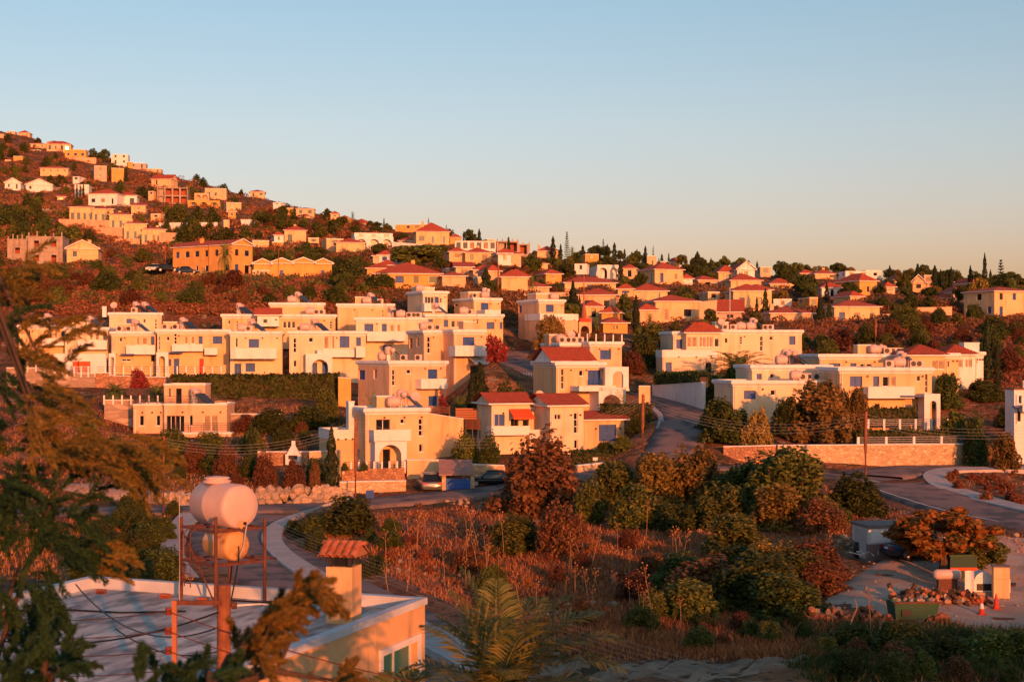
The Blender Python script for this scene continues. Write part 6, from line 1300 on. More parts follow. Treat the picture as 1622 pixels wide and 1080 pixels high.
for i, (a, b_, q) in enumerate((((679, 644, 655, 147.6), (712, 644, 655, 148), 'brown slatted fence on the cream garden wall'), ((722, 646, 664, 149), (755, 648, 664, 149), 'bright red-brown board fence behind the garden wall'), ((737, 664, 680, 148), (760, 664, 680, 148), 'lower dark red board fence step'), ((761, 664, 676, 149), (782, 664, 676, 149), 'dark board fence beside the orange-awning villa'))):
    p0, p1 = P(a[0], a[2], a[3]), P(b_[0], b_[2], b_[3]); e = thing('board_fence', q, 'fence', p0); d = p1-p0; h = PZ(a[1], a[3])-p0.z
    for k in range(5): MB().box(0, d.length, -.02, .02, h*k/5+.02, h*(k+1)/5-.03, Matrix.Rotation(math.atan2(d.y, d.x), 4, 'Z')).build('board', 'rust' if i != 1 else 'terracotta', e)
    for t_ in (0, .5, 1): MB().box(d.length*t_-.05, d.length*t_+.05, .021, .1, -1.5, h+.05, Matrix.Rotation(math.atan2(d.y, d.x), 4, 'Z')).build('post', 'brown', e)
for k, px in enumerate((116, 124, 134)):
    c = P(px+4, 584, 181); e = thing('folded_sunbed', 'orange folded sunbed leaning by the white pool wall', 'sunbed', c-Vector((0, 0, .6)), 0, 'orange sunbeds')
    MB().box(-.38, .38, -.05, .05, 0, 1.5).build('cushion', 'awning_red', e); MB().box(-.4, .4, .055, .09, -.2, 1.55).build('frame', 'white_metal', e)
hedge('long dark clipped hedge below the white villas', (270, 596, 634, 175), (536, 594, 632, 176), 1.6, 'leaf_dark', 60, .3)
hedge('clipped hedge behind the golden road wall railing', (1356, 684, 703, 139), (1502, 683, 702, 140), 1.0)
hedge('patio hedge under the balcony of the stone-wall villa', (1372, 648, 668, 145), (1452, 648, 668, 145.4), 1.2)
hedge('dark low hedge beside the climbing road bend', (950, 642, 662, 153), (1034, 642, 668, 153), 1.5)
hedge('trimmed dark hedge below the blue gate', (906, 716, 738, 137), (1006, 714, 736, 138), 1.2)
hedge('clipped hedge on the white retaining wall', (1036, 592, 611, 178), (1108, 590, 610, 165), 1.2)
# boulder retaining wall: each boulder its own piece
bw = thing('boulder_wall', 'rough wall of big pale boulders below the olive bushes', 'boulder wall', P(420, 800, 124))
sh_ = []
for v in range(5):
    V = []; Fc = []; n1, n2 = 7, 5; ph = [random.uniform(0, 6) for _ in range(4)]; mb = MB(); L = []
    for i in range(n2+1):
        th_ = math.pi*i/n2; L.append([Vector((math.sin(th_)*math.cos(2*math.pi*k/n1), math.sin(th_)*math.sin(2*math.pi*k/n1), math.cos(th_)))*(1+.16*math.sin(3*k+ph[0]+i)+.12*math.sin(2*i+ph[1]+k)) for k in range(n1)])
    mb.rings(L); me = bpy.data.meshes.new('boulder'); me.from_pydata(mb.v, [], mb.f); me.materials.append(MT['rock_pale']); sh_.append(me)
    me.materials[0] = MT['rock' if v % 2 else 'rock_pale']
def boulder(x, y, z, s, parent, nm='boulder', sq=.8, lo=None):
    o = mobj(nm, random.choice(sh_), parent, Vector((x, y, z))-(lo or Vector())); o.scale = (s*random.uniform(.85, 1.25), s*.9, s*sq*random.uniform(.85, 1.15)); o.rotation_euler = (random.uniform(-.3, .3), random.uniform(-.3, .3), random.uniform(0, 6)); return o
bo = bw.location
for a, b_, rows in (((192, 797), (306, 796), 2), ((398, 797), (560, 797), 3)):
    n = int((b_[0]-a[0])/14)
    for r_ in range(rows):
        for k in range(n):
            px = a[0]+(b_[0]-a[0])*(k+.5*(r_ % 2)+random.uniform(-.15, .15))/n; p = P(px, a[1]-1-r_*9.5+random.uniform(-1.5, 1.5), 125.2+.3*r_)
            boulder(p.x, p.y, p.z, random.uniform(.3, .62), bw, lo=bo)
# loose boulder and heaps of pale rubble in the field
b1 = tag(boulder(PX(980, 112), 112, float(gz(PX(980, 112), 112))+.35, .55, None, 'boulder'), 'single orange-lit boulder on the dry slope crest', 'boulder'); b1.scale = (.3, .3, .5)
for (px, py, n, sp, q) in ((1125, 838, 34, 1.4, 'heap of pale rubble beside the spreading carob'), (1045, 905, 46, 1.8, 'heap of white rubble among the dead stalks'), (960, 965, 22, 1.5, 'scatter of pale stones in the lower field'), (865, 975, 16, 1.3, 'few reddish stones near the palm fronds'), (1340, 862, 26, 1.3, 'pale rubble left of the yard shed'), (1590, 862, 40, 2.2, 'pale stone heap behind the yard tree'), (735, 800, 20, 1.2, 'pale stones on the bank below the car shelter'), (640, 905, 20, 1.6, 'pale stones beside the field stalks')):
    d = float(ground_d(px, py, 50)[0]); e = thing('rubble_heap', q, 'rubble', P(px, py, d))
    for k in range(n):
        x, y = e.location.x+random.gauss(0, sp), e.location.y+random.gauss(0, sp); boulder(x, y, float(gz(x, y))+.05, random.uniform(.07, .24), e, 'stone', .75, e.location)
# pale eroded soil bank at the bottom of the picture: a lumpy sheet over the slope
def soil(label, px0, px1, d0, d1):
    mb = MB(); L = []
    for i in range(70):
        t_ = i/69; px = px0+(px1-px0)*t_; row = []; wv = math.sin(math.pi*t_)**.5; dm = (d0+d1)/2+.5*math.sin(t_*7+px0); hw = (d1-d0)/2*wv*(1+.25*math.sin(t_*19))
        for k in range(12):
            s_ = k/11*2-1; dd = dm+hw*s_; x = PX(px, dd); row.append(Vector((x, dd, float(gz(x, dd))+.10*(1-s_*s_)-.04+(.10*math.sin(x*5.1+dd*2)*math.sin(dd*4.3)+.06*math.sin(x*11+dd*9))*(1-s_*s_))))
        L.append(row)
    mb.rings(L, closed=False, caps=False); tag(mb.build('soil_bank', 'soil', smooth=True), label, kind='structure')
soil('pale eroded soil bank at the field edge', 930, 1290, 55.5, 60); soil('small pale bare patch beside the soil bank', 1290, 1420, 54.5, 57.5); soil('bare pale patch near the palm', 850, 935, 57.5, 62)
# bare earth, cut banks and rock outcrops on the hill
soil('bare orange earth patch in the slope scrub', 272, 330, 262, 274); soil('bare orange earth cut above the villas', 395, 450, 256, 264); soil('orange track below the stepped townhouses', 285, 378, 372, 384); soil('bare earth strip beside the palm house', 330, 480, 282, 290); soil('pale track on the left hill', 20, 180, 520, 540); soil('pale verge above the scrub slope', 1500, 1622, 262, 272)
for px0, px1, py, n, s_, q in ((-5, 108, 334, 26, 1.3, 'long pale rock outcrop across the left hill'), (255, 300, 385, 14, .9, 'rock outcrop below the lowest townhouse'), (1010, 1060, 478, 18, .5, 'pale garden rockery below the glass-fronted villa'), (60, 150, 300, 14, 1.3, 'broken pale outcrop high on the left hill')):
    d = float(ground_d((px0+px1)/2, py, 100)[0]); e = thing('rock_outcrop', q, 'rock', P((px0+px1)/2, py, d))
    for k in range(n):
        x = PX(px0+(px1-px0)*(k+random.random())/n, d); y = d+random.gauss(0, s_); boulder(x, y, float(gz(x, y))+.1*s_, s_*random.uniform(.6, 1.2), e, 'stone', .6, e.location)
# ------------------------------------------------------------------ utility poles and wires
def pole(label, px, yt, yb, d, arms=1, r=.17, m='pole_wood'):
    b_ = P(px, yb, d); x, y = b_.x, b_.y; zt = PZ(yt, d); e = thing('utility_pole', label, 'pole', (x, y, b_.z)); h = zt-b_.z
    MB().tube([(0, 0, -.6), (0, 0, h*.5), (.03, 0, h)], r, 8, r*.75).build('shaft', m, e)
    for k in range(arms):
        for j in range(4): MB().lathe([(.01, 0), (.05, .01), (.06, .08), (.03, .12), (.01, .14)], 6, Matrix.Translation((.16, -.02, h-.3-.28*j))).build('insulator', 'insulator', e)
        MB().box(.08, .13, -.03, .03, h-1.4, h-.1).build('bracket', 'rust', e)
    return e
pole('leaning brown wooden pole in front of the arched-porch villa', 563, 662, 797, 127)
pole('reddish wooden pole at the bend of the climbing road', 1018, 624, 722, 136)
pole('reddish wooden pole standing at the right-hand road', 1371, 652, 757, 126)
pole('dark thin pole behind the roof water tanks', 259, 690, 816, 117, r=.1)
pole('brown pole on the slope above the twin-bay villa', 1387, 505, 548, 200, 0, .16)
pole('tall thin pole among the red-roofed houses', 789, 420, 476, 236, 1)
pole('thin pole beside the ochre terrace', 441, 394, 446, 292, 0, .1)
pole('slim pole in front of the long orange terrace house', 330, 388, 434, 298, 0, .1)
pole('thin pole on the slope below the lowest townhouse', 262, 386, 428, 330, 0, .12)
pole('thin grey pole left of the roof dish villa', 1156, 455, 530, 215, 0, .1, 'galv')
def wire(label, a, b, sag, r=.012, m='black_plastic', grp=None):
    n = 18; path = [a.lerp(b, k/n)-Vector((0, 0, sag*4*(k/n)*(1-k/n))) for k in range(n+1)]; o = a
    return tag(MB().tube([p-o for p in path], r, 5).build('power_line', m, None, loc=o), label, 'cable', grp)
for j in range(4):
    wire('thin overhead line from the thin dark pole to the leaning pole', P(259, 694+4.5*j, 117), P(563, 666+5*j, 127), 1.2, .007, 'galv', 'overhead lines left')
    wire('thin overhead line across the front villas to the road-bend pole', P(563, 666+5*j, 127), P(1018, 628+4.5*j, 136), 2.6, .006, 'galv', 'overhead lines middle')
    wire('thin overhead line from the road-bend pole to the right-hand pole', P(1018, 628+4.5*j, 136), P(1371, 656+5*j, 126), 1.6, .007, 'galv', 'overhead lines right')
    wire('thin overhead line leaving the right-hand pole past the garden', P(1371, 656+5*j, 126), P(1760, 650+5*j, 118), 1.4, .007, 'galv', 'overhead lines far right')
for j in range(6): wire('thin overhead line slanting over the dry field', P(259, 742+4*j, 117), P(1180, 1068+9*j, 50), .9, .005, 'galv', 'overhead lines over the field')
# mast with arched base
e = thing('arched_gate', 'white arched gate with tall dark red mast behind the cypress pair', 'gate', P(917, 540, 222)); m = MB(); s_ = 222/F
arch_panel(m, 0, 20*s_, -1, 30*s_, 3*s_, 16*s_, 24*s_, 0, .5); m.build('arch', 'cream', e)
MB().box(1*s_, 19*s_, -.1, .6, 30.2*s_, 36*s_).build('mast_base', 'red_door', e); MB().lathe([(.45, 36*s_), (.28, 52*s_), (.1, 60*s_), (.06, 105*s_)], 8, Matrix.Translation((8*s_, .25, 0))).build('mast', 'brick_red', e)
# ------------------------------------------------------------------ lane: cars, shelter, boards
def car(label, loc, rz, paint, suv=False):
    e = thing('parked_car', label, 'car', loc, rz); hw = .93; hr = 1.66 if suv else 1.45
    def loft(sec, nm, mt, sm=True):               # sections along x: (x, [(y half, z)...])
        L = [[Vector((x, -y, z)) for y, z in pr]+[Vector((x, y, z)) for y, z in reversed(pr)] for x, pr in sec]; return MB().rings(L).build(nm, mt, e, sm)
    bz = .95 if suv else .82
    bp = lambda k, t_: [(hw*k*.9, .28), (hw*k, .42), (hw*k, bz-.18), (hw*k*.96, bz*t_)]
    loft([(-2.25, bp(.84, .8)), (-2.15, bp(.96, .96)), (-1.6, bp(1, 1.02)), (0, bp(1, 1)), (1.2, bp(1, .98)), (2.0, bp(.95, .86)), (2.25, bp(.8, .72))], 'body', paint)
    cp_ = lambda k, zt: [(hw*.95, bz-.03), (hw*.88*k+.0, (bz+zt)/2), (hw*.76*k, zt)]
    g = loft([(-2.0 if suv else -1.75, cp_(.9, bz+.06)), (-1.55 if suv else -1.1, cp_(.97, hr-.06)), (-.4, cp_(1, hr)), (.35, cp_(.98, hr-.05)), (1.15, cp_(.9, bz+.05))], 'windows', 'glass', False)
    MB().rings([[Vector((x, -y, z)), Vector((x, y, z)), Vector((x, y, z+.05)), Vector((x, -y, z+.05))] for x, y, z in ((-1.6 if suv else -1.15, .66, hr-.07), (-.4, .72, hr), (.38, .68, hr-.05))]).build('roof', paint, e, True)
    for x in (-1.4, 1.38):
        for y in (-.82, .82):
            M = Matrix.Translation((x, y, .34)) @ Matrix.Rotation(R(90), 4, 'X'); o = MB().lathe([(.2, -.12), (.33, -.12), (.345, -.06), (.345, .06), (.33, .12), (.2, .12)], 16, M).build('wheel', 'rubber', e); MB().lathe([(.02, -.125), (.2, -.124), (.2, .124), (.02, .125)], 12, M).build('rim', 'steel', o)
    for y in (-.66, .66):
        MB().box(-2.26, -2.1, y-.2, y+.2, bz-.24, bz-.06).build('tail_light', 'tail_red', e); MB().box(2.1, 2.2, y-.18, y+.18, .6, .72).build('headlight', 'white_metal', e)
    MB().box(-2.275, -2.22, -.26, .26, .6, .71).build('number_plate', 'paint', e); MB().box(-2.3, -2.1, -.8, .8, .34, .5).build('bumper', 'dark_metal', e)
    for y in (-1.0, 1.0): MB().box(.72, .86, y-.1, y+.1, bz+.02, bz+.14).build('mirror', paint, e)
    return e
car('silver grey estate car parked tail-out beside the blue picket shelter', P(680, 776.5, 133), R(100), 'car_silver', True)
car('black car parked beside the maroon bush', P(778, 770, 133.6), R(182), 'car_black')
car('small pale car parked below the long orange terrace house', P(249, 430, 292), R(10), 'car_white'); car('dark car parked below the long orange terrace house', P(266, 430.5, 291), R(10), 'car_black'); car('blue car parked by the palm on the slope', P(297, 434, 288), R(5), 'car_blue')
e = thing('car_shelter', 'small shelter with brown sloping roof and blue picket front', 'shelter', P(704, 779, 131.3), R(3)); u = 131.3/F
mb = MB(); mb.add([(-.5, -.5, 43*u-.9), (45*u, -.5, 43*u-.9), (45*u, 3, 46*u), (-.5, 3, 46*u), (-.5, -.5, 43*u-.8), (45*u, -.5, 43*u-.8), (45*u, 3, 46*u+.1), (-.5, 3, 46*u+.1)], [(0, 3, 2, 1), (4, 5, 6, 7), (0, 1, 5, 4), (1, 2, 6, 5), (2, 3, 7, 6), (3, 0, 4, 7)]); mb.build('roof', 'shelter_roof', e)
for k in range(15): MB().add([(x, y, z) for y in (-.02, .02) for x, z in ((.05+k*.165, .0), (.19+k*.165, 0), (.19+k*.165, 1.12), (.12+k*.165, 1.24), (.05+k*.165, 1.12))], [(4, 3, 2, 1, 0), (5, 6, 7, 8, 9), (0, 1, 6, 5), (1, 2, 7, 6), (2, 3, 8, 7), (3, 4, 9, 8), (4, 0, 5, 9)]).build('picket', 'blue_paint', e)
for z in (.3, .9): MB().box(.03, 2.55, .025, .07, z, z+.09).build('fence_rail', 'blue_paint', e)
for x in (-.12, 43*u): MB().box(x-.1, x+.25, -.05, .3, -.4, 43*u-.92).build('pillar', 'stone_wall', e)
MB().box(0, 42*u, 2.6, 2.7, -.3, 44*u).build('back_wall', 'stone_wall_red', e)
e = thing('notice_board', 'square blue board on short legs in front of the stone lane wall', 'board', P(586, 797, 126.2)); MB().box(-.34, .34, -.03, .03, .45, 1.12).build('panel', 'blue', e)
for x in (-.28, .28): MB().box(x-.025, x+.025, .035, .08, -.2, 1.1).build('leg', 'rust', e)
e = thing('road_sign', 'small white plate on a thin post by the trimmed hedge', 'sign', P(943, 762, 131)); MB().tube([(0, 0, -.3), (0, 0, 2.1)], .03, 6).build('post', 'galv', e); MB().box(-.22, .22, -.035, -.03, 1.85, 2.12).build('plate', 'paint', e)
e = thing('barbecue', 'white masonry barbecue with pointed chimney on the terrace', 'barbecue', P(465, 727, 140.5)); MB().box(-.7, .7, -.5, .4, -.5, .5).build('base', 'white', e); MB().add([(-.6, -.4, .5), (.6, -.4, .5), (.6, .3, .5), (-.6, .3, .5), (-.17, -.15, 1.3), (.17, -.15, 1.3), (.17, .12, 1.3), (-.17, .12, 1.3)], [(0, 1, 5, 4), (1, 2, 6, 5), (2, 3, 7, 6), (3, 0, 4, 7)]).build('hood', 'white', e); MB().box(-.17, .17, -.15, .12, 1.3, 1.75).build('flue', 'white', e); MB().box(-.42, .42, -.505, -.4, .02, .4).build('fire_opening', 'dark_metal', e)
for k, px in enumerate((546, 577)): 
    p = P(px, 745, 133.6); plant('bush', p.x, p.y, .75, .8, 'small clipped ball shrub in the arched-porch garden', 'bush', 'ball shrubs', 'leaf_dark', p.z)
# ------------------------------------------------------------------ near flat-roofed house: chimney, tanks, roof clutter
fh = FG
dk = MB().box(.2, fh.B[0]['L']-.2, .2, fh.B[0]['W']-.2, fh.B[0]['H']-.34, fh.B[0]['H']-.30)
froot = [o for o in col.objects if o.get('label') == fh.label][0]; dk.build('roof_deck', 'roof_grey', froot)
ZR = -6.2-.30
def floc(x, y, z): v = Vector((x, y, z))-fh.o; c, s = math.cos(fh.th), math.sin(fh.th); return Vector((v.x*c+v.y*s, -v.x*s+v.y*c, v.z))
ce = thing('chimney', 'ochre chimney capped with red barrel tiles on the near flat roof', 'chimney', (-4.08, 35.9, ZR), R(-14)); ce.scale = (.92, .92, .90)
MB().box(-.36, .36, -.36, .36, -.2, 1.52).build('shaft', 'yellow_plaster', ce)
for x in (-.27, .27):
    for y in (-.27, .27): MB().box(x-.05, x+.05, y-.05, y+.05, 1.525, 1.80).build('corner_post', 'dark_metal', ce)
MB().box(-.2, .2, -.2, .2, 1.525, 1.74).build('flue', 'black_plastic', ce)
def barrel_tile(p0, p1, r, nm, convex=1, n=7):
    p0, p1 = Vector(p0), Vector(p1); t_ = (p1-p0).normalized(); s_ = t_.cross(Vector((0, 0, 1))).normalized(); u = s_.cross(t_); m = MB(); L = []
    for rr in (r, r-.022):
        pass
    for p, q in ((p0, r*1.08), (p1, r*.92)):
        o_ = [p+s_*math.cos(math.pi*k/n)*q+u*math.sin(math.pi*k/n)*q*convex for k in range(n+1)]; i_ = [p+s_*math.cos(math.pi*k/n)*(q-.02)+u*math.sin(math.pi*k/n)*(q-.02)*convex for k in reversed(range(n+1))]; L.append(o_+i_)
    m.rings(L); return m.build(nm, 'tile_old', ce, False)
MB().add([(-.5, -.46, 1.80), (.5, -.46, 1.80), (.5, .46, 1.80), (-.5, .46, 1.80), (-.5, 0, 2.08), (.5, 0, 2.08)], [(3, 2, 1, 0), (0, 1, 5, 4), (2, 3, 4, 5), (0, 4, 3), (1, 2, 5)]).build('cap_bed', 'terracotta', ce)
for k in range(5):
    x = -.42+.21*k
    for s_ in (-1, 1):
        barrel_tile((x, s_*.56, 1.80), (x, s_*.27, 1.965), .105, 'tile'); barrel_tile((x, s_*.32, 1.955), (x, s_*.04, 2.12), .105, 'tile')
for k in range(4): barrel_tile((-.56+.29*k, 0, 2.09), (-.24+.29*k, 0, 2.10), .10, 'ridge_tile')
# tank stand
ax = Vector((.68, -.73, 0)).normalized(); bx_ = Vector((.73, .68, 0)).normalized(); tcn = Vector((-7.62, 39.0, ZR))
te = thing('tank_stand', 'rusty pipe stand carrying two water tanks on the near flat roof', 'tank stand', tcn)
cn = [ax*.85*i+bx_*.74*j for i, j in ((1, 1), (1, -1), (-1, -1), (-1, 1))]; zu, zl = 1.93, 1.06; up = Vector((0, 0, 1))
for k, c in enumerate(cn): MB().tube([c, c+up*(2.18 if k != 1 else 2.32)], .048, 7).build('leg', 'rust', te)
for z in (zu, zl):
    for k in range(4): MB().tube([cn[k]+up*z, cn[(k+1) % 4]+up*z], .03, 6).build('crossbar', 'rust', te)
for s_ in (-.45, .45): MB().tube([ax*s_-bx_*.74+up*(zu-.02), ax*s_+bx_*.74+up*(zu-.02)], .03, 6).build('crossbar', 'rust', te); MB().tube([ax*s_-bx_*.74+up*(zl-.02), ax*s_+bx_*.74+up*(zl-.02)], .03, 6).build('crossbar', 'rust', te)
MB().tube([cn[1]+up*.05, cn[2]+up*1.9], .022, 5).build('brace', 'rust', te); MB().tube([cn[3]+up*zl, cn[3]+bx_*1.5+up*(zl-.25)], .03, 5).build('outrigger_pipe', 'rust', te)
ld = thing('ladder', 'narrow rusty ladder hooked on the tank stand', 'ladder', tcn-bx_*.98-ax*.3)
for s_ in (0, .3): MB().tube([ax*s_+up*.45, ax*s_+up*1.85, ax*s_+bx_*.12+up*1.95, ax*s_+bx_*.2+up*1.9], .018, 5).build('rail', 'rust', ld)
for k in range(6): MB().tube([up*(.55+.24*k), ax*.3+up*(.55+.24*k)], .014, 5).build('rung', 'rust', ld)
def axisM(c): return Matrix.Translation(c) @ up.rotation_difference(ax).to_matrix().to_4x4()
def tank(name, label, c, r, L, m):
    e = thing(name, label, 'water tank', tcn+c-up*r); M = Matrix.Translation(up*r) @ up.rotation_difference(ax).to_matrix().to_4x4(); hl = L/2
    MB().lathe([(.02, -hl-.04), (r*.6, -hl-.03), (r*.92, -hl+.03), (r, -hl+.12), (r, -.15), (r*1.012, -.13), (r*1.012, -.07), (r, -.05), (r, hl-.1), (r*.95, hl-.02), (r*.88, hl+.02), (r*.5, hl+.035), (.02, hl+.04)], 40, M).build('barrel', m, e, True); return e
t1 = tank('water_tank', 'large white horizontal water tank on top of the rusty stand', up*(zu+.6), .575, 1.7, 'tank_white')
MB().lathe([(.36, 0), (.38, .06), (.31, .08), (.30, .11), (.34, .12), (.34, .15), (.12, .18), (.02, .18)], 20, Matrix.Translation(up*1.12-ax*.3)).build('lid', 'tank_white', t1, True)
MB().lathe([(.045, 0), (.045, .06), (.01, .06)], 8, Matrix.Translation(up*.14+bx_*.1) @ up.rotation_difference(ax).to_matrix().to_4x4() @ Matrix.Translation((0, 0, .86))).build('outlet', 'black_plastic', t1)
MB().box(-.1, .1, -.09, .09, 0, .05, Matrix.Translation(up*.13) @ up.rotation_difference(ax).to_matrix().to_4x4() @ Matrix.Translation((0, 0, .83))).build('outlet_plate', 'tank_cream', t1)
t2 = tank('water_tank', 'smaller cream hot-water cylinder on the lower shelf of the stand', up*(zl+.44)+ax*.1, .40, 1.15, 'tank_cream')
# faint white factory lettering on the lower cylinder (unreadable slanted strokes in the photograph)
for k in range(5):
    a = R(205+4*0); off_ = -.42+.13*k; m_ = MB(); a0 = R(26)
    for dz_, w_ in ((0, .1), (.05, .06)):
        n_ = (-bx_*math.cos(a0)+up*math.sin(a0)); t_ = (up*math.cos(a0)+bx_*math.sin(a0)); c = up*.4+ax*(off_+dz_)+n_*.405
        m_.quad(*[c+ax*(i*.014)+t_*(j*w_)+ax*(.02*j) for i, j in ((-1, -1), (1, -1), (1, 1), (-1, 1))])
    m_.build('lettering_stroke', 'paint', t2)
pv = MB
for lb, path, m_, r_ in (('white vent pipe rising beside the large tank', [cn[2]-bx_*.06, cn[2]-bx_*.06+up*2.75, cn[2]+bx_*.28+up*2.8], 'galv', .015), ('black hose hanging from the lower cylinder', [ax*.75+up*1.5, ax*.85+up*1.2-bx_*.05, ax*.7+up*.5-bx_*.1, ax*.6-bx_*.15], 'black_plastic', .02), ('pale pipe between the two tanks', [ax*.9+bx_*.15+up*2.05, ax*.8+bx_*.12+up*1.5, ax*.75+up*1.15], 'galv', .02), ('second black hose under the stand', [bx_*.3+up*1.1, bx_*.22+up*.5, bx_*.1+up*.02], 'black_plastic', .02)):
    o = MB().tube(path, r_, 6).build('pipe', m_, None, loc=tcn); tag(o, lb, 'pipe')
for lb, a, b_, m_ in (('white pipe lying across the near roof', (-7.5, 37.9), (-5.0, 38.2), 'white_metal'), ('black pipe lying on the near roof under the stand', (-8.6, 38.4), (-5.6, 38.9), 'black_plastic'), ('black cable trailing over the near roof', (-13.5, 37.2), (-8.2, 37.2), 'black_plastic')):
    a, b_ = Vector((*a, ZR+.03)), Vector((*b_, ZR+.03)); tag(MB().tube([Vector((0, 0, 0)), (b_-a)*.4+Vector((0, .25, 0)), (b_-a)*.7-Vector((0, .2, 0)), b_-a], .025, 6).build('pipe', m_, None, loc=a), lb, 'pipe')
for px, py in ((160, 940), (262, 947), (321, 953)):
    d = -ZR/(py-HY)*F; e = thing('hollow_block', 'brown hollow clay block lying on the near flat roof', 'brick', (PX(px, d), d, ZR), R(-15), 'roof clay blocks'); MB().box(-.14, .14, -.06, .06, .08, .12).build('top_slab', 'brick_red', e)
    for x in (-.13, -.065, 0, .065, .13): MB().box(x-.01, x+.01, -.06, .06, 0, .08).build('web', 'brick_red', e)
tag(MB().box(-.5, .5, -.35, .35, 0, .16, Matrix.Rotation(R(-18), 4, 'Z')).build('roof_hatch', 'roof_white', None, loc=(-4.5, 38.9, ZR)), 'low white concrete upstand on the near roof', 'hatch')
# ------------------------------------------------------------------ near pole with insulator rack and cables
np_ = thing('utility_pole', 'short thick wooden pole top with orange steel insulator arm before the near roof', 'pole', (-4.87, 25, -12))
MB().tube([(0, 0, -.3), (0, 0, 4), (0, 0, 8.1)], .125, 14, .115).build('shaft', 'pole_wood', np_)
zt_ = 8.1
MB().box(-.80, -.02, -.17, -.13, zt_-.32, zt_-.24, Matrix.Rotation(R(-7), 4, 'Y') @ Matrix.Translation((0, 0, 0)) if False else None).build('arm', 'rust', np_)
rk = MB().box(-.84, -.76, -.18, -.12, zt_-1.45, zt_-.24).build('rack', 'terracotta', np_)
for j in range(4):
    z = zt_-.42-.33*j; MB().lathe([(.02, -.07), (.055, -.065), (.06, -.02), (.035, 0), (.06, .02), (.055, .065), (.02, .07)], 10, Matrix.Translation((-.90, -.15, z))).build('insulator', 'insulator', np_); MB().box(-.93, -.84, -.16, -.14, z-.012, z+.012).build('pin', 'rust', np_)
MB().lathe([(.03, 0), (.06, .02), (.06, .09), (.02, .1)], 8, Matrix.Translation((.125, -.02, zt_-.35)) @ Matrix.Rotation(R(90), 4, 'Y')).build('bolt', 'rust', np_)
I = lambda j: Vector((-4.87-.93, 24.85, -12+zt_-.42-.33*j))
for j, yl in enumerate((955, 980, 1003, 1036)):
    wire('copper-brown overhead line running left from the near insulators', I(j), P(-120, yl, 31), .25, .010, 'rust', 'near lines left')
    wire('overhead line running right from the near insulators past the window', I(j), P(1150, 1150+38*j, 20), .3, .010, 'rust', 'near lines right')
wire('thick black cable sweeping over the near roof', Vector((-4.95, 24.9, -4.35)), P(-60, 1003, 28), .35, .018); wire('black service cable looping from the near pole', Vector((-4.95, 24.86, -4.6)), P(120, 925, 33), .55, .016); wire('thin black cable drooping to the near pole', Vector((-4.95, 24.86, -5.0)), I(1)+Vector((-.9, .1, .02)), .22, .012); wire('lowest dark line at the near roof foreground', I(3)-Vector((0, 0, .35)), P(-60, 1066, 27), .15, .010)
# ------------------------------------------------------------------ yard
def yz(px, py, d=None):
    d = d or float(ground_d(px, py, 50)[0]); return Vector((PX(px, d), d, float(gz(PX(px, d), d))+.08))
e = thing('shed', 'white-panelled site shed with grey roof beside the yard tree', 'shed', yz(1376, 892), R(12)); 
MB().box(0, 3.4, 0, 2.2, -.2, 1.0).build('lower_wall', 'shed_roof', e); MB().box(0.003, 3.397, .003, 2.197, 1.0, 1.95).build('upper_wall', 'car_white', e); MB().box(-.1, 3.5, -.12, 2.3, 1.95, 2.12).build('roof', 'shed_roof', e)
MB().box(.15, 2.0, -.03, -.001, 1.08, 1.88).build('panel', 'white_metal', e); MB().box(2.3, 3.1, -.03, -.001, 0, 1.85).build('door', 'galv', e); MB().box(-.03, -.001, .3, 1.9, .1, 1.8).build('side_panel', 'galv', e)
def logpile(label, px, py, w, n, m, r=.13, d=None, name='woodpile', hmax=.8):
    b_ = yz(px, py, d); e = thing(name, label, 'woodpile', b_); proto_ = None; hs = [0]*40
    for k in range(n):
        x = random.gauss(0, w/3.6); x = max(-w/2, min(w/2, x)); i = int((x+w/2)/w*20) % 40; z = min(hs[i]*.5+r*.6, hmax); hs[i] += r*.9; L = random.uniform(.25, .5)
        if proto_ is None: 
            proto_ = [MB().lathe([(r, 0), (r*1.05, .15), (r*.9, .4)], 6).build('log', mm, e) for mm in m]; o = proto_[0]
        else: o = random.choice(proto_).copy(); col.objects.link(o); o.parent = e
        o.location = (x, random.gauss(0, w*.1), z); o.rotation_euler = (R(90)+random.gauss(0, .5), random.gauss(0, .4), random.gauss(0, .8)); s_ = random.uniform(.6, 1.15); o.scale = (s_, s_, random.uniform(.7, 1.3))
logpile('long heap of split firewood under the orange-leaved tree', 1468, 957, 3.6, 130, ('wood', 'bark', 'rock', 'terracotta'))
logpile('stack of red bricks and blocks beside the traffic cones', 1535, 958, 1.9, 70, ('brick_red', 'terracotta', 'wood'), .11)
logpile('reddish rubble heap left at the yard mouth', 1312, 985, 2.2, 60, ('brick_red', 'rock', 'terracotta'), .14)
logpile('heap of orange cut logs left of the green skip', 1375, 988, 2.2, 80, ('terracotta', 'brick_red', 'wood'), .14)
b_ = yz(1417, 1004, 69.5); e = thing('skip', 'green steel skip heaped with debris at the yard front', 'skip', b_, R(4))
mb = MB(); mb.rings([[Vector((.1, .1, 0)), Vector((2.0, .1, 0)), Vector((2.0, 1.2, 0)), Vector((.1, 1.2, 0))], [Vector((0, 0, .8)), Vector((2.2, 0, .8)), Vector((2.2, 1.3, .8)), Vector((0, 1.3, .8))]], caps=False); mb.build('body', 'green_paint', e)
MB().box(-.08, 2.28, -.1, 0.0, .78, .86).build('rim', 'rust', e); MB().box(.35, .8, -.03, .02, .2, .5).build('slot', 'dark_metal', e); MB().box(.1, 2.1, .1, 1.2, .55, .7).build('load', 'rock', e)
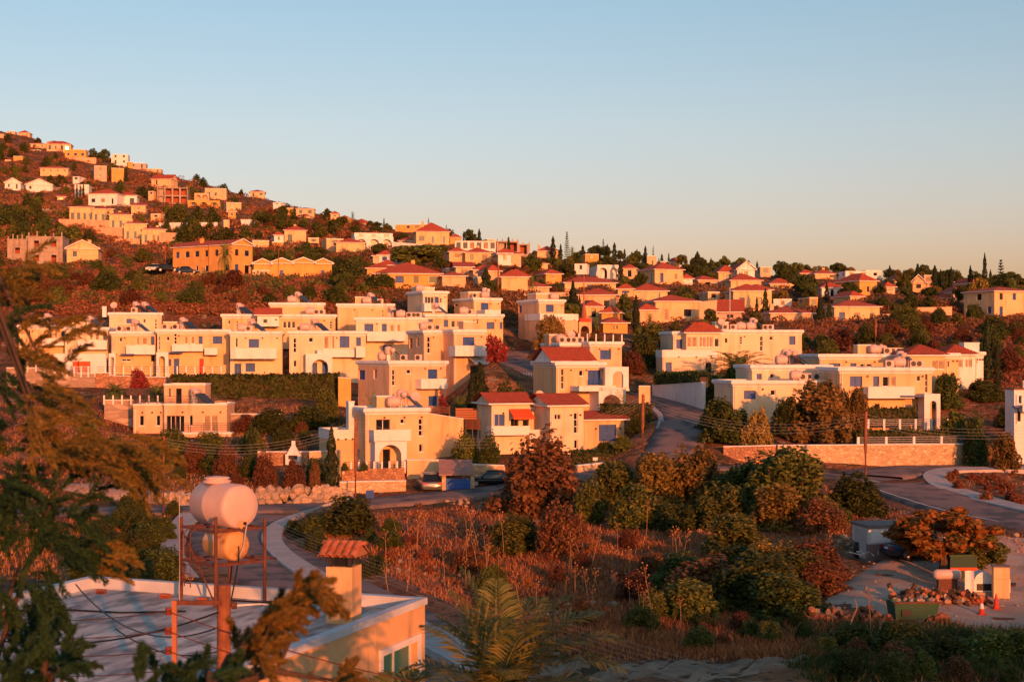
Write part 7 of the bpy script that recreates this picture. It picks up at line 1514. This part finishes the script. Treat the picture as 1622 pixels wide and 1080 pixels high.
for k in range(16): boulder(b_.x+random.uniform(.2, 2), b_.y+random.uniform(.2, 1.1), b_.z+.78+random.uniform(0, .12), random.uniform(.1, .2), e, 'debris', .7, b_).rotation_euler.z += 0
logpile('small heap of orange bricks beside the green skip', 1484, 1000, 1.0, 40, ('brick_red', 'terracotta'), .12, 70)
for px, py, q in ((1555, 976, 'red traffic cone with white band at the brick stack'), (1578, 967, 'plain dark red traffic cone by the beige cabinet')):
    e = thing('traffic_cone', q, 'traffic cone', yz(px, py)); MB().box(-.2, .2, -.2, .2, 0, .04).build('base', 'cone_red', e); MB().lathe([(.15, .04), (.115, .28)], 14).build('body', 'cone_red', e); MB().lathe([(.1155, .281), (.072, .54)], 14).build('band', 'paint' if 'white' in q else 'cone_red', e); MB().lathe([(.072, .541), (.03, .76)], 14).build('tip', 'cone_red', e)
e = thing('cabinet', 'tall beige metal cabinet at the end of the yard junk', 'cabinet', yz(1585, 950), R(-8)); MB().box(-.4, .4, -.3, .3, .02, 1.0).build('lower_box', 'cream', e); MB().box(-.4, .4, -.3, .3, 1.01, 1.62).build('upper_box', 'cream', e); MB().box(-.45, .45, -.35, .35, 1.62, 1.69).build('top', 'shed_roof', e); MB().box(.41, .45, -.2, .2, .3, 1.0).build('side_handle', 'white_metal', e)
e = thing('dome_oven', 'white domed outdoor oven with black mouth beside the cabinet', 'oven', yz(1555, 943)); m = MB(); L = []
for y, s_ in ((-.4, .97), (-.38, 1), (.4, 1), (.6, .7)): L.append([Vector((-.55*s_, y, .0))]+[Vector((-.55*s_*math.cos(math.pi*k/12), y, .55+.62*s_*math.sin(math.pi*k/12))) for k in range(13)]+[Vector((.55*s_, y, 0))])
m.rings(L); m.build('dome', 'white_metal', e); MB().box(-.38, .38, -.44, -.405, .2, .55).build('mouth', 'black_plastic', e); MB().box(-.6, .6, -.6, .5, -.1, .12).build('hearth', 'rock', e)
e = thing('oven_lid', 'white curved metal sheet leaning beside the domed oven', 'metal sheet', yz(1538, 944)+Vector((0, .3, 0))); MB().rings([[Vector((.25*math.cos(a), .2*math.sin(a)-.1, z)) for a in np.linspace(.3, 2.8, 8)]+[Vector((.23*math.cos(a), .18*math.sin(a)-.1, z)) for a in np.linspace(2.8, .3, 8)] for z in (0, 1.2)]).build('sheet', 'white_metal', e)
e = thing('gas_cylinder', 'white horizontal gas cylinder lying on the firewood', 'gas cylinder', yz(1500, 948, 78.5)+Vector((0, 0, .55))); MB().lathe([(.02, -.75), (.2, -.7), (.28, -.55), (.28, .55), (.2, .7), (.02, .75)], 16, Matrix.Translation((0, 0, .28)) @ Matrix.Rotation(R(90), 4, 'Y')).build('shell', 'tank_white', e, True); MB().box(-.5, .5, -.2, .2, -.5, .04).build('cradle', 'rust', e)
e = thing('container', 'dark green tool container behind the woodpile', 'container', yz(1505, 938, 82)); MB().box(0, 1.5, 0, 1.2, 0, 1.25).build('box', 'dark_green', e); MB().box(-.06, 1.56, -.06, 1.26, 1.25, 1.33).build('lid', 'green_paint', e); MB().box(0, 1.5, -.05, -.001, .45, .62).build('plank', 'awning_red', e)
car('dark old car half hidden under the yard tree', yz(1462, 930, 86.5), R(8), 'car_blue')
e = thing('metal_frame', 'tangled white metal frame scrapped beside the shed', 'scrap', yz(1366, 893))
for k in range(9):
    a = Vector((random.uniform(-.9, .9), random.uniform(-.4, .4), random.uniform(.1, .7))); MB().tube([a, a+Vector((random.uniform(-.8, .8), random.uniform(-.3, .3), random.uniform(-.2, .3)))], .025, 5).build('tube', 'white_metal', e)
e = thing('barrel', 'dark plastic barrel standing beside the shed', 'barrel', yz(1360, 888)); MB().lathe([(.25, 0), (.3, .1), (.32, .45), (.3, .8), (.25, .9), (.02, .92)], 14).build('shell', 'black_plastic', e, True); MB().lathe([(.27, .9), (.27, .94), (.02, .95)], 14).build('lid', 'dark_metal', e)
for px, py, q in ((1288, 975, 'bleached log leaning at the yard mouth'), (1345, 1000, 'forked bleached branch on the bank below the yard'), (1392, 1008, 'thin bleached branch stuck in the green bank')):
    b_ = yz(px, py, None); tag(MB().tube([(0, 0, 0), (.15, .1, .4), (.35, 0, .9), (.3, .1, 1.3)], .06, 6, .02).build('dead_branch', 'stalk', None, loc=b_), q, 'branch')
e = thing('rubble_heap', 'loose stones scattered over the gravel yard', 'rubble', yz(1450, 945))
for k in range(90):
    px, py = random.uniform(1310, 1622), random.uniform(895, 1000); b_ = yz(px, py); boulder(b_.x, b_.y, b_.z, random.uniform(.03, .1), e, 'stone', .7, e.location)
for px, py, q in ((1590, 985, 'flattened brown cardboard sheet on the yard'), (1400, 915, 'old plank lying near the shed'), (1440, 985, 'weathered board dropped behind the skip'), (1605, 930, 'rusty sheet lying by the beige cabinet')):
    tag(MB().box(-.5, .5, -.14, .14, 0, .03, Matrix.Rotation(random.uniform(0, 3), 4, 'Z')).build('board', 'wood', None, loc=yz(px, py)+Vector((0, 0, .02))), q, 'board')
# ------------------------------------------------------------------ near palm
def near_palm(label, px, py, d, fr, L, nl=52):
    b_ = P(px, py, d); o = []
    for az, el, dr, l_ in fr: o += frond((0, 0, 0), R(az), R(el), L*l_, dr, nl, .046, .56*l_)
    zg = float(gz(b_.x, b_.y)); e = thing('palm_tree', label, 'palm', (b_.x, b_.y, zg)); V = np.array(o).reshape(-1, 3)+np.array([0, 0, b_.z-zg])
    mobj('crown', npmesh('crown', V, np.arange(len(V)).reshape(-1, 4), 'leaf_palm_near'), e); h = b_.z-zg
    m = MB(); m.rings([[Vector(((.17 if i % 2 else .14)*math.cos(q*math.pi/5), (.17 if i % 2 else .14)*math.sin(q*math.pi/5), -.3+(h+.35)*i/26)) for q in range(10)] for i in range(27)]); m.build('trunk', 'palm_trunk', e)
near_palm('large green palm with spread fronds below the near house corner', 785, 1120, 23, [(178, 88, .5, 1.15), (170, 82, .6, 1.0), (200, 74, .7, .9), (60, 68, .9, 1.1), (20, 62, 1.0, 1.2), (0, 55, 1.1, 1.2), (-20, 48, 1.2, 1.2), (40, 50, 1.2, 1.1), (-50, 40, 1.3, 1.1), (-80, 55, 1.2, 1.0), (100, 60, 1.0, 1.1), (140, 60, 1.0, 1.0), (-120, 50, 1.2, 1.0), (10, 30, 1.3, 1.15), (-35, 22, 1.3, 1.1), (-100, 25, 1.4, 1.0), (75, 38, 1.2, 1.0), (160, 45, 1.2, .9), (0, 75, .8, 1.1), (90, 80, .8, 1.1), (-60, 70, .9, 1.1), (-10, 66, 1.0, 1.2)], 1.95)
near_palm('dark spiky palm tip under the near house window', 628, 1125, 25, [(k*47, 70-6*k, .8, 1) for k in range(9)], .8, 30)
# ------------------------------------------------------------------ near junipers, out of focus
def spray(o, d, L, out, ns=26, q=13):
    """feathery branchlet: side shoots covered in scale leaves"""
    d = d/np.linalg.norm(d); p = np.array(o, float)
    for i in range(ns):
        t_ = i/ns; p = p+d*L/ns; d = d+np.array([0, 0, -.03])+rng.normal(size=3)*.03; d /= np.linalg.norm(d)
        s = rng.normal(size=3); s -= s.dot(d)*d; s /= np.linalg.norm(s); sd = d*.88+s*.47; l_ = L*.34*(1-.7*t_)*rng.uniform(.6, 1.2)
        a = p+np.outer(np.linspace(.05, 1, q), sd*l_); a[:, 2] -= .12*l_*np.linspace(0, 1, q)**2; out.append((a, np.tile(sd, (q, 1))))
def juniper(label, base, trunk, groups):
    e = thing('juniper_tree', label, 'tree', base); bv = np.array(base)
    acc = {}
    for m, d, cx, cy, rx, ry, n, L, dirs in groups:
        for k in range(n):
            a = random.uniform(0, 6.283); r_ = math.sqrt(random.random()); px, py = cx+rx*r_*math.cos(a), cy+ry*r_*math.sin(a); dd = d+random.gauss(0, .5)
            o = np.array(tuple(P(px, py, dd)))
            if dirs is None: dv = np.array([math.cos(a)*.8+random.gauss(0, .5), random.gauss(0, .6), -math.sin(a)*.8+random.gauss(.1, .5)])
            else: dv = np.array([dirs[0]+random.gauss(0, .3), random.gauss(0, .4), dirs[1]+random.gauss(0, .3)])
            spray(o, dv, L*random.uniform(.7, 1.2), acc.setdefault(m, []))
    for m, lst in acc.items():
        Pn = np.concatenate([q[0] for q in lst]); up_ = np.concatenate([q[1] for q in lst]); n = len(Pn); N = sph(n); N -= (N*up_).sum(1, keepdims=True)*up_; N = unit(N)
        V, Q = leaf_quads(Pn-bv+rng.normal(size=(n, 3))*.008, N, .011, 4.2, up=up_); mobj('foliage', npmesh('foliage', V, Q, m), e)
    MB().tube([Vector(q)-Vector(base) for q in trunk], .16, 9, .03).build('trunk', 'bark', e)
    for k in range(9):
        g = groups[k % len(groups)]; a = Vector(trunk[min(len(trunk)-1, 1+k % (len(trunk)-1))]); b2 = P(g[2], g[3], g[1]); MB().tube([a-Vector(base), a.lerp(b2, .5)-Vector(base)+Vector((0, 0, .1)), b2-Vector(base)], .035, 6, .01).build('limb', 'bark', e)
G_, D_ = 'leaf_juniper_sunlit', 'leaf_juniper'  # the first carries sunlight in its colour, the second is plain green
juniper('tall feathery juniper with dark green and painted-sunlit sprays before the left villas', (-5.3, 13.2, float(gz(-5.3, 13.2))), [(-5.3, 13.2, -10), (-5.0, 13.2, -4), (-4.85, 13.1, -1.5), (-4.9, 13.1, 1.2)],
  [(D_, 13, 40, 865, 80, 100, 74, .45, None), (D_, 13, 5, 740, 55, 75, 38, .42, None), (D_, 13, 100, 800, 45, 50, 20, .4, None), (D_, 13.4, -25, 560, 40, 120, 26, .4, None), (G_, 13.4, 15, 470, 40, 70, 18, .4, (.4, .5)), (G_, 13, 60, 560, 50, 50, 16, .38, (.7, .2)),
   (G_, 12.8, 110, 715, 70, 25, 26, .5, (.9, .1)), (G_, 12.8, 185, 712, 45, 22, 22, .45, (.95, -.15)), (G_, 12.8, 60, 660, 60, 40, 20, .42, (.7, .3)), (D_, 13, 30, 950, 60, 30, 22, .4, (.3, -.5)), (G_, 12.6, 155, 880, 18, 30, 8, .3, (.9, .2))])
juniper('painted-sunlit juniper tip leaning across the near roof edge', (-2.6, 9.2, float(gz(-2.6, 9.2))), [(-2.6, 9.2, -8), (-2.3, 9.4, -4), (-1.95, 9.6, -2.2)],
  [(D_, 9.8, 330, 1085, 60, 20, 18, .24, (.5, .6)), (G_, 9.8, 390, 1030, 24, 22, 24, .26, (.6, .7)), (G_, 9.8, 430, 985, 18, 18, 22, .24, (.6, .6)), (G_, 9.8, 472, 945, 12, 12, 14, .2, (.6, .5)), (G_, 9.8, 495, 935, 14, 8, 8, .2, (.8, -.25)), (G_, 9.8, 535, 1078, 20, 8, 8, .16, (.5, .3)), (D_, 9.8, 250, 1085, 50, 14, 16, .2, (.1, .7))])
juniper('low dark juniper sprigs at the near roof foreground corner', (-3.6, 11, float(gz(-3.6, 11))), [(-3.6, 11, -9), (-3.55, 11, -4), (-3.5, 11, -2.6)], [(D_, 11, 40, 1070, 55, 22, 26, .26, (.1, .7)), (D_, 11, 100, 1055, 26, 20, 14, .24, (.4, .5)), (D_, 11, 75, 1040, 20, 14, 10, .22, (.1, .7))])
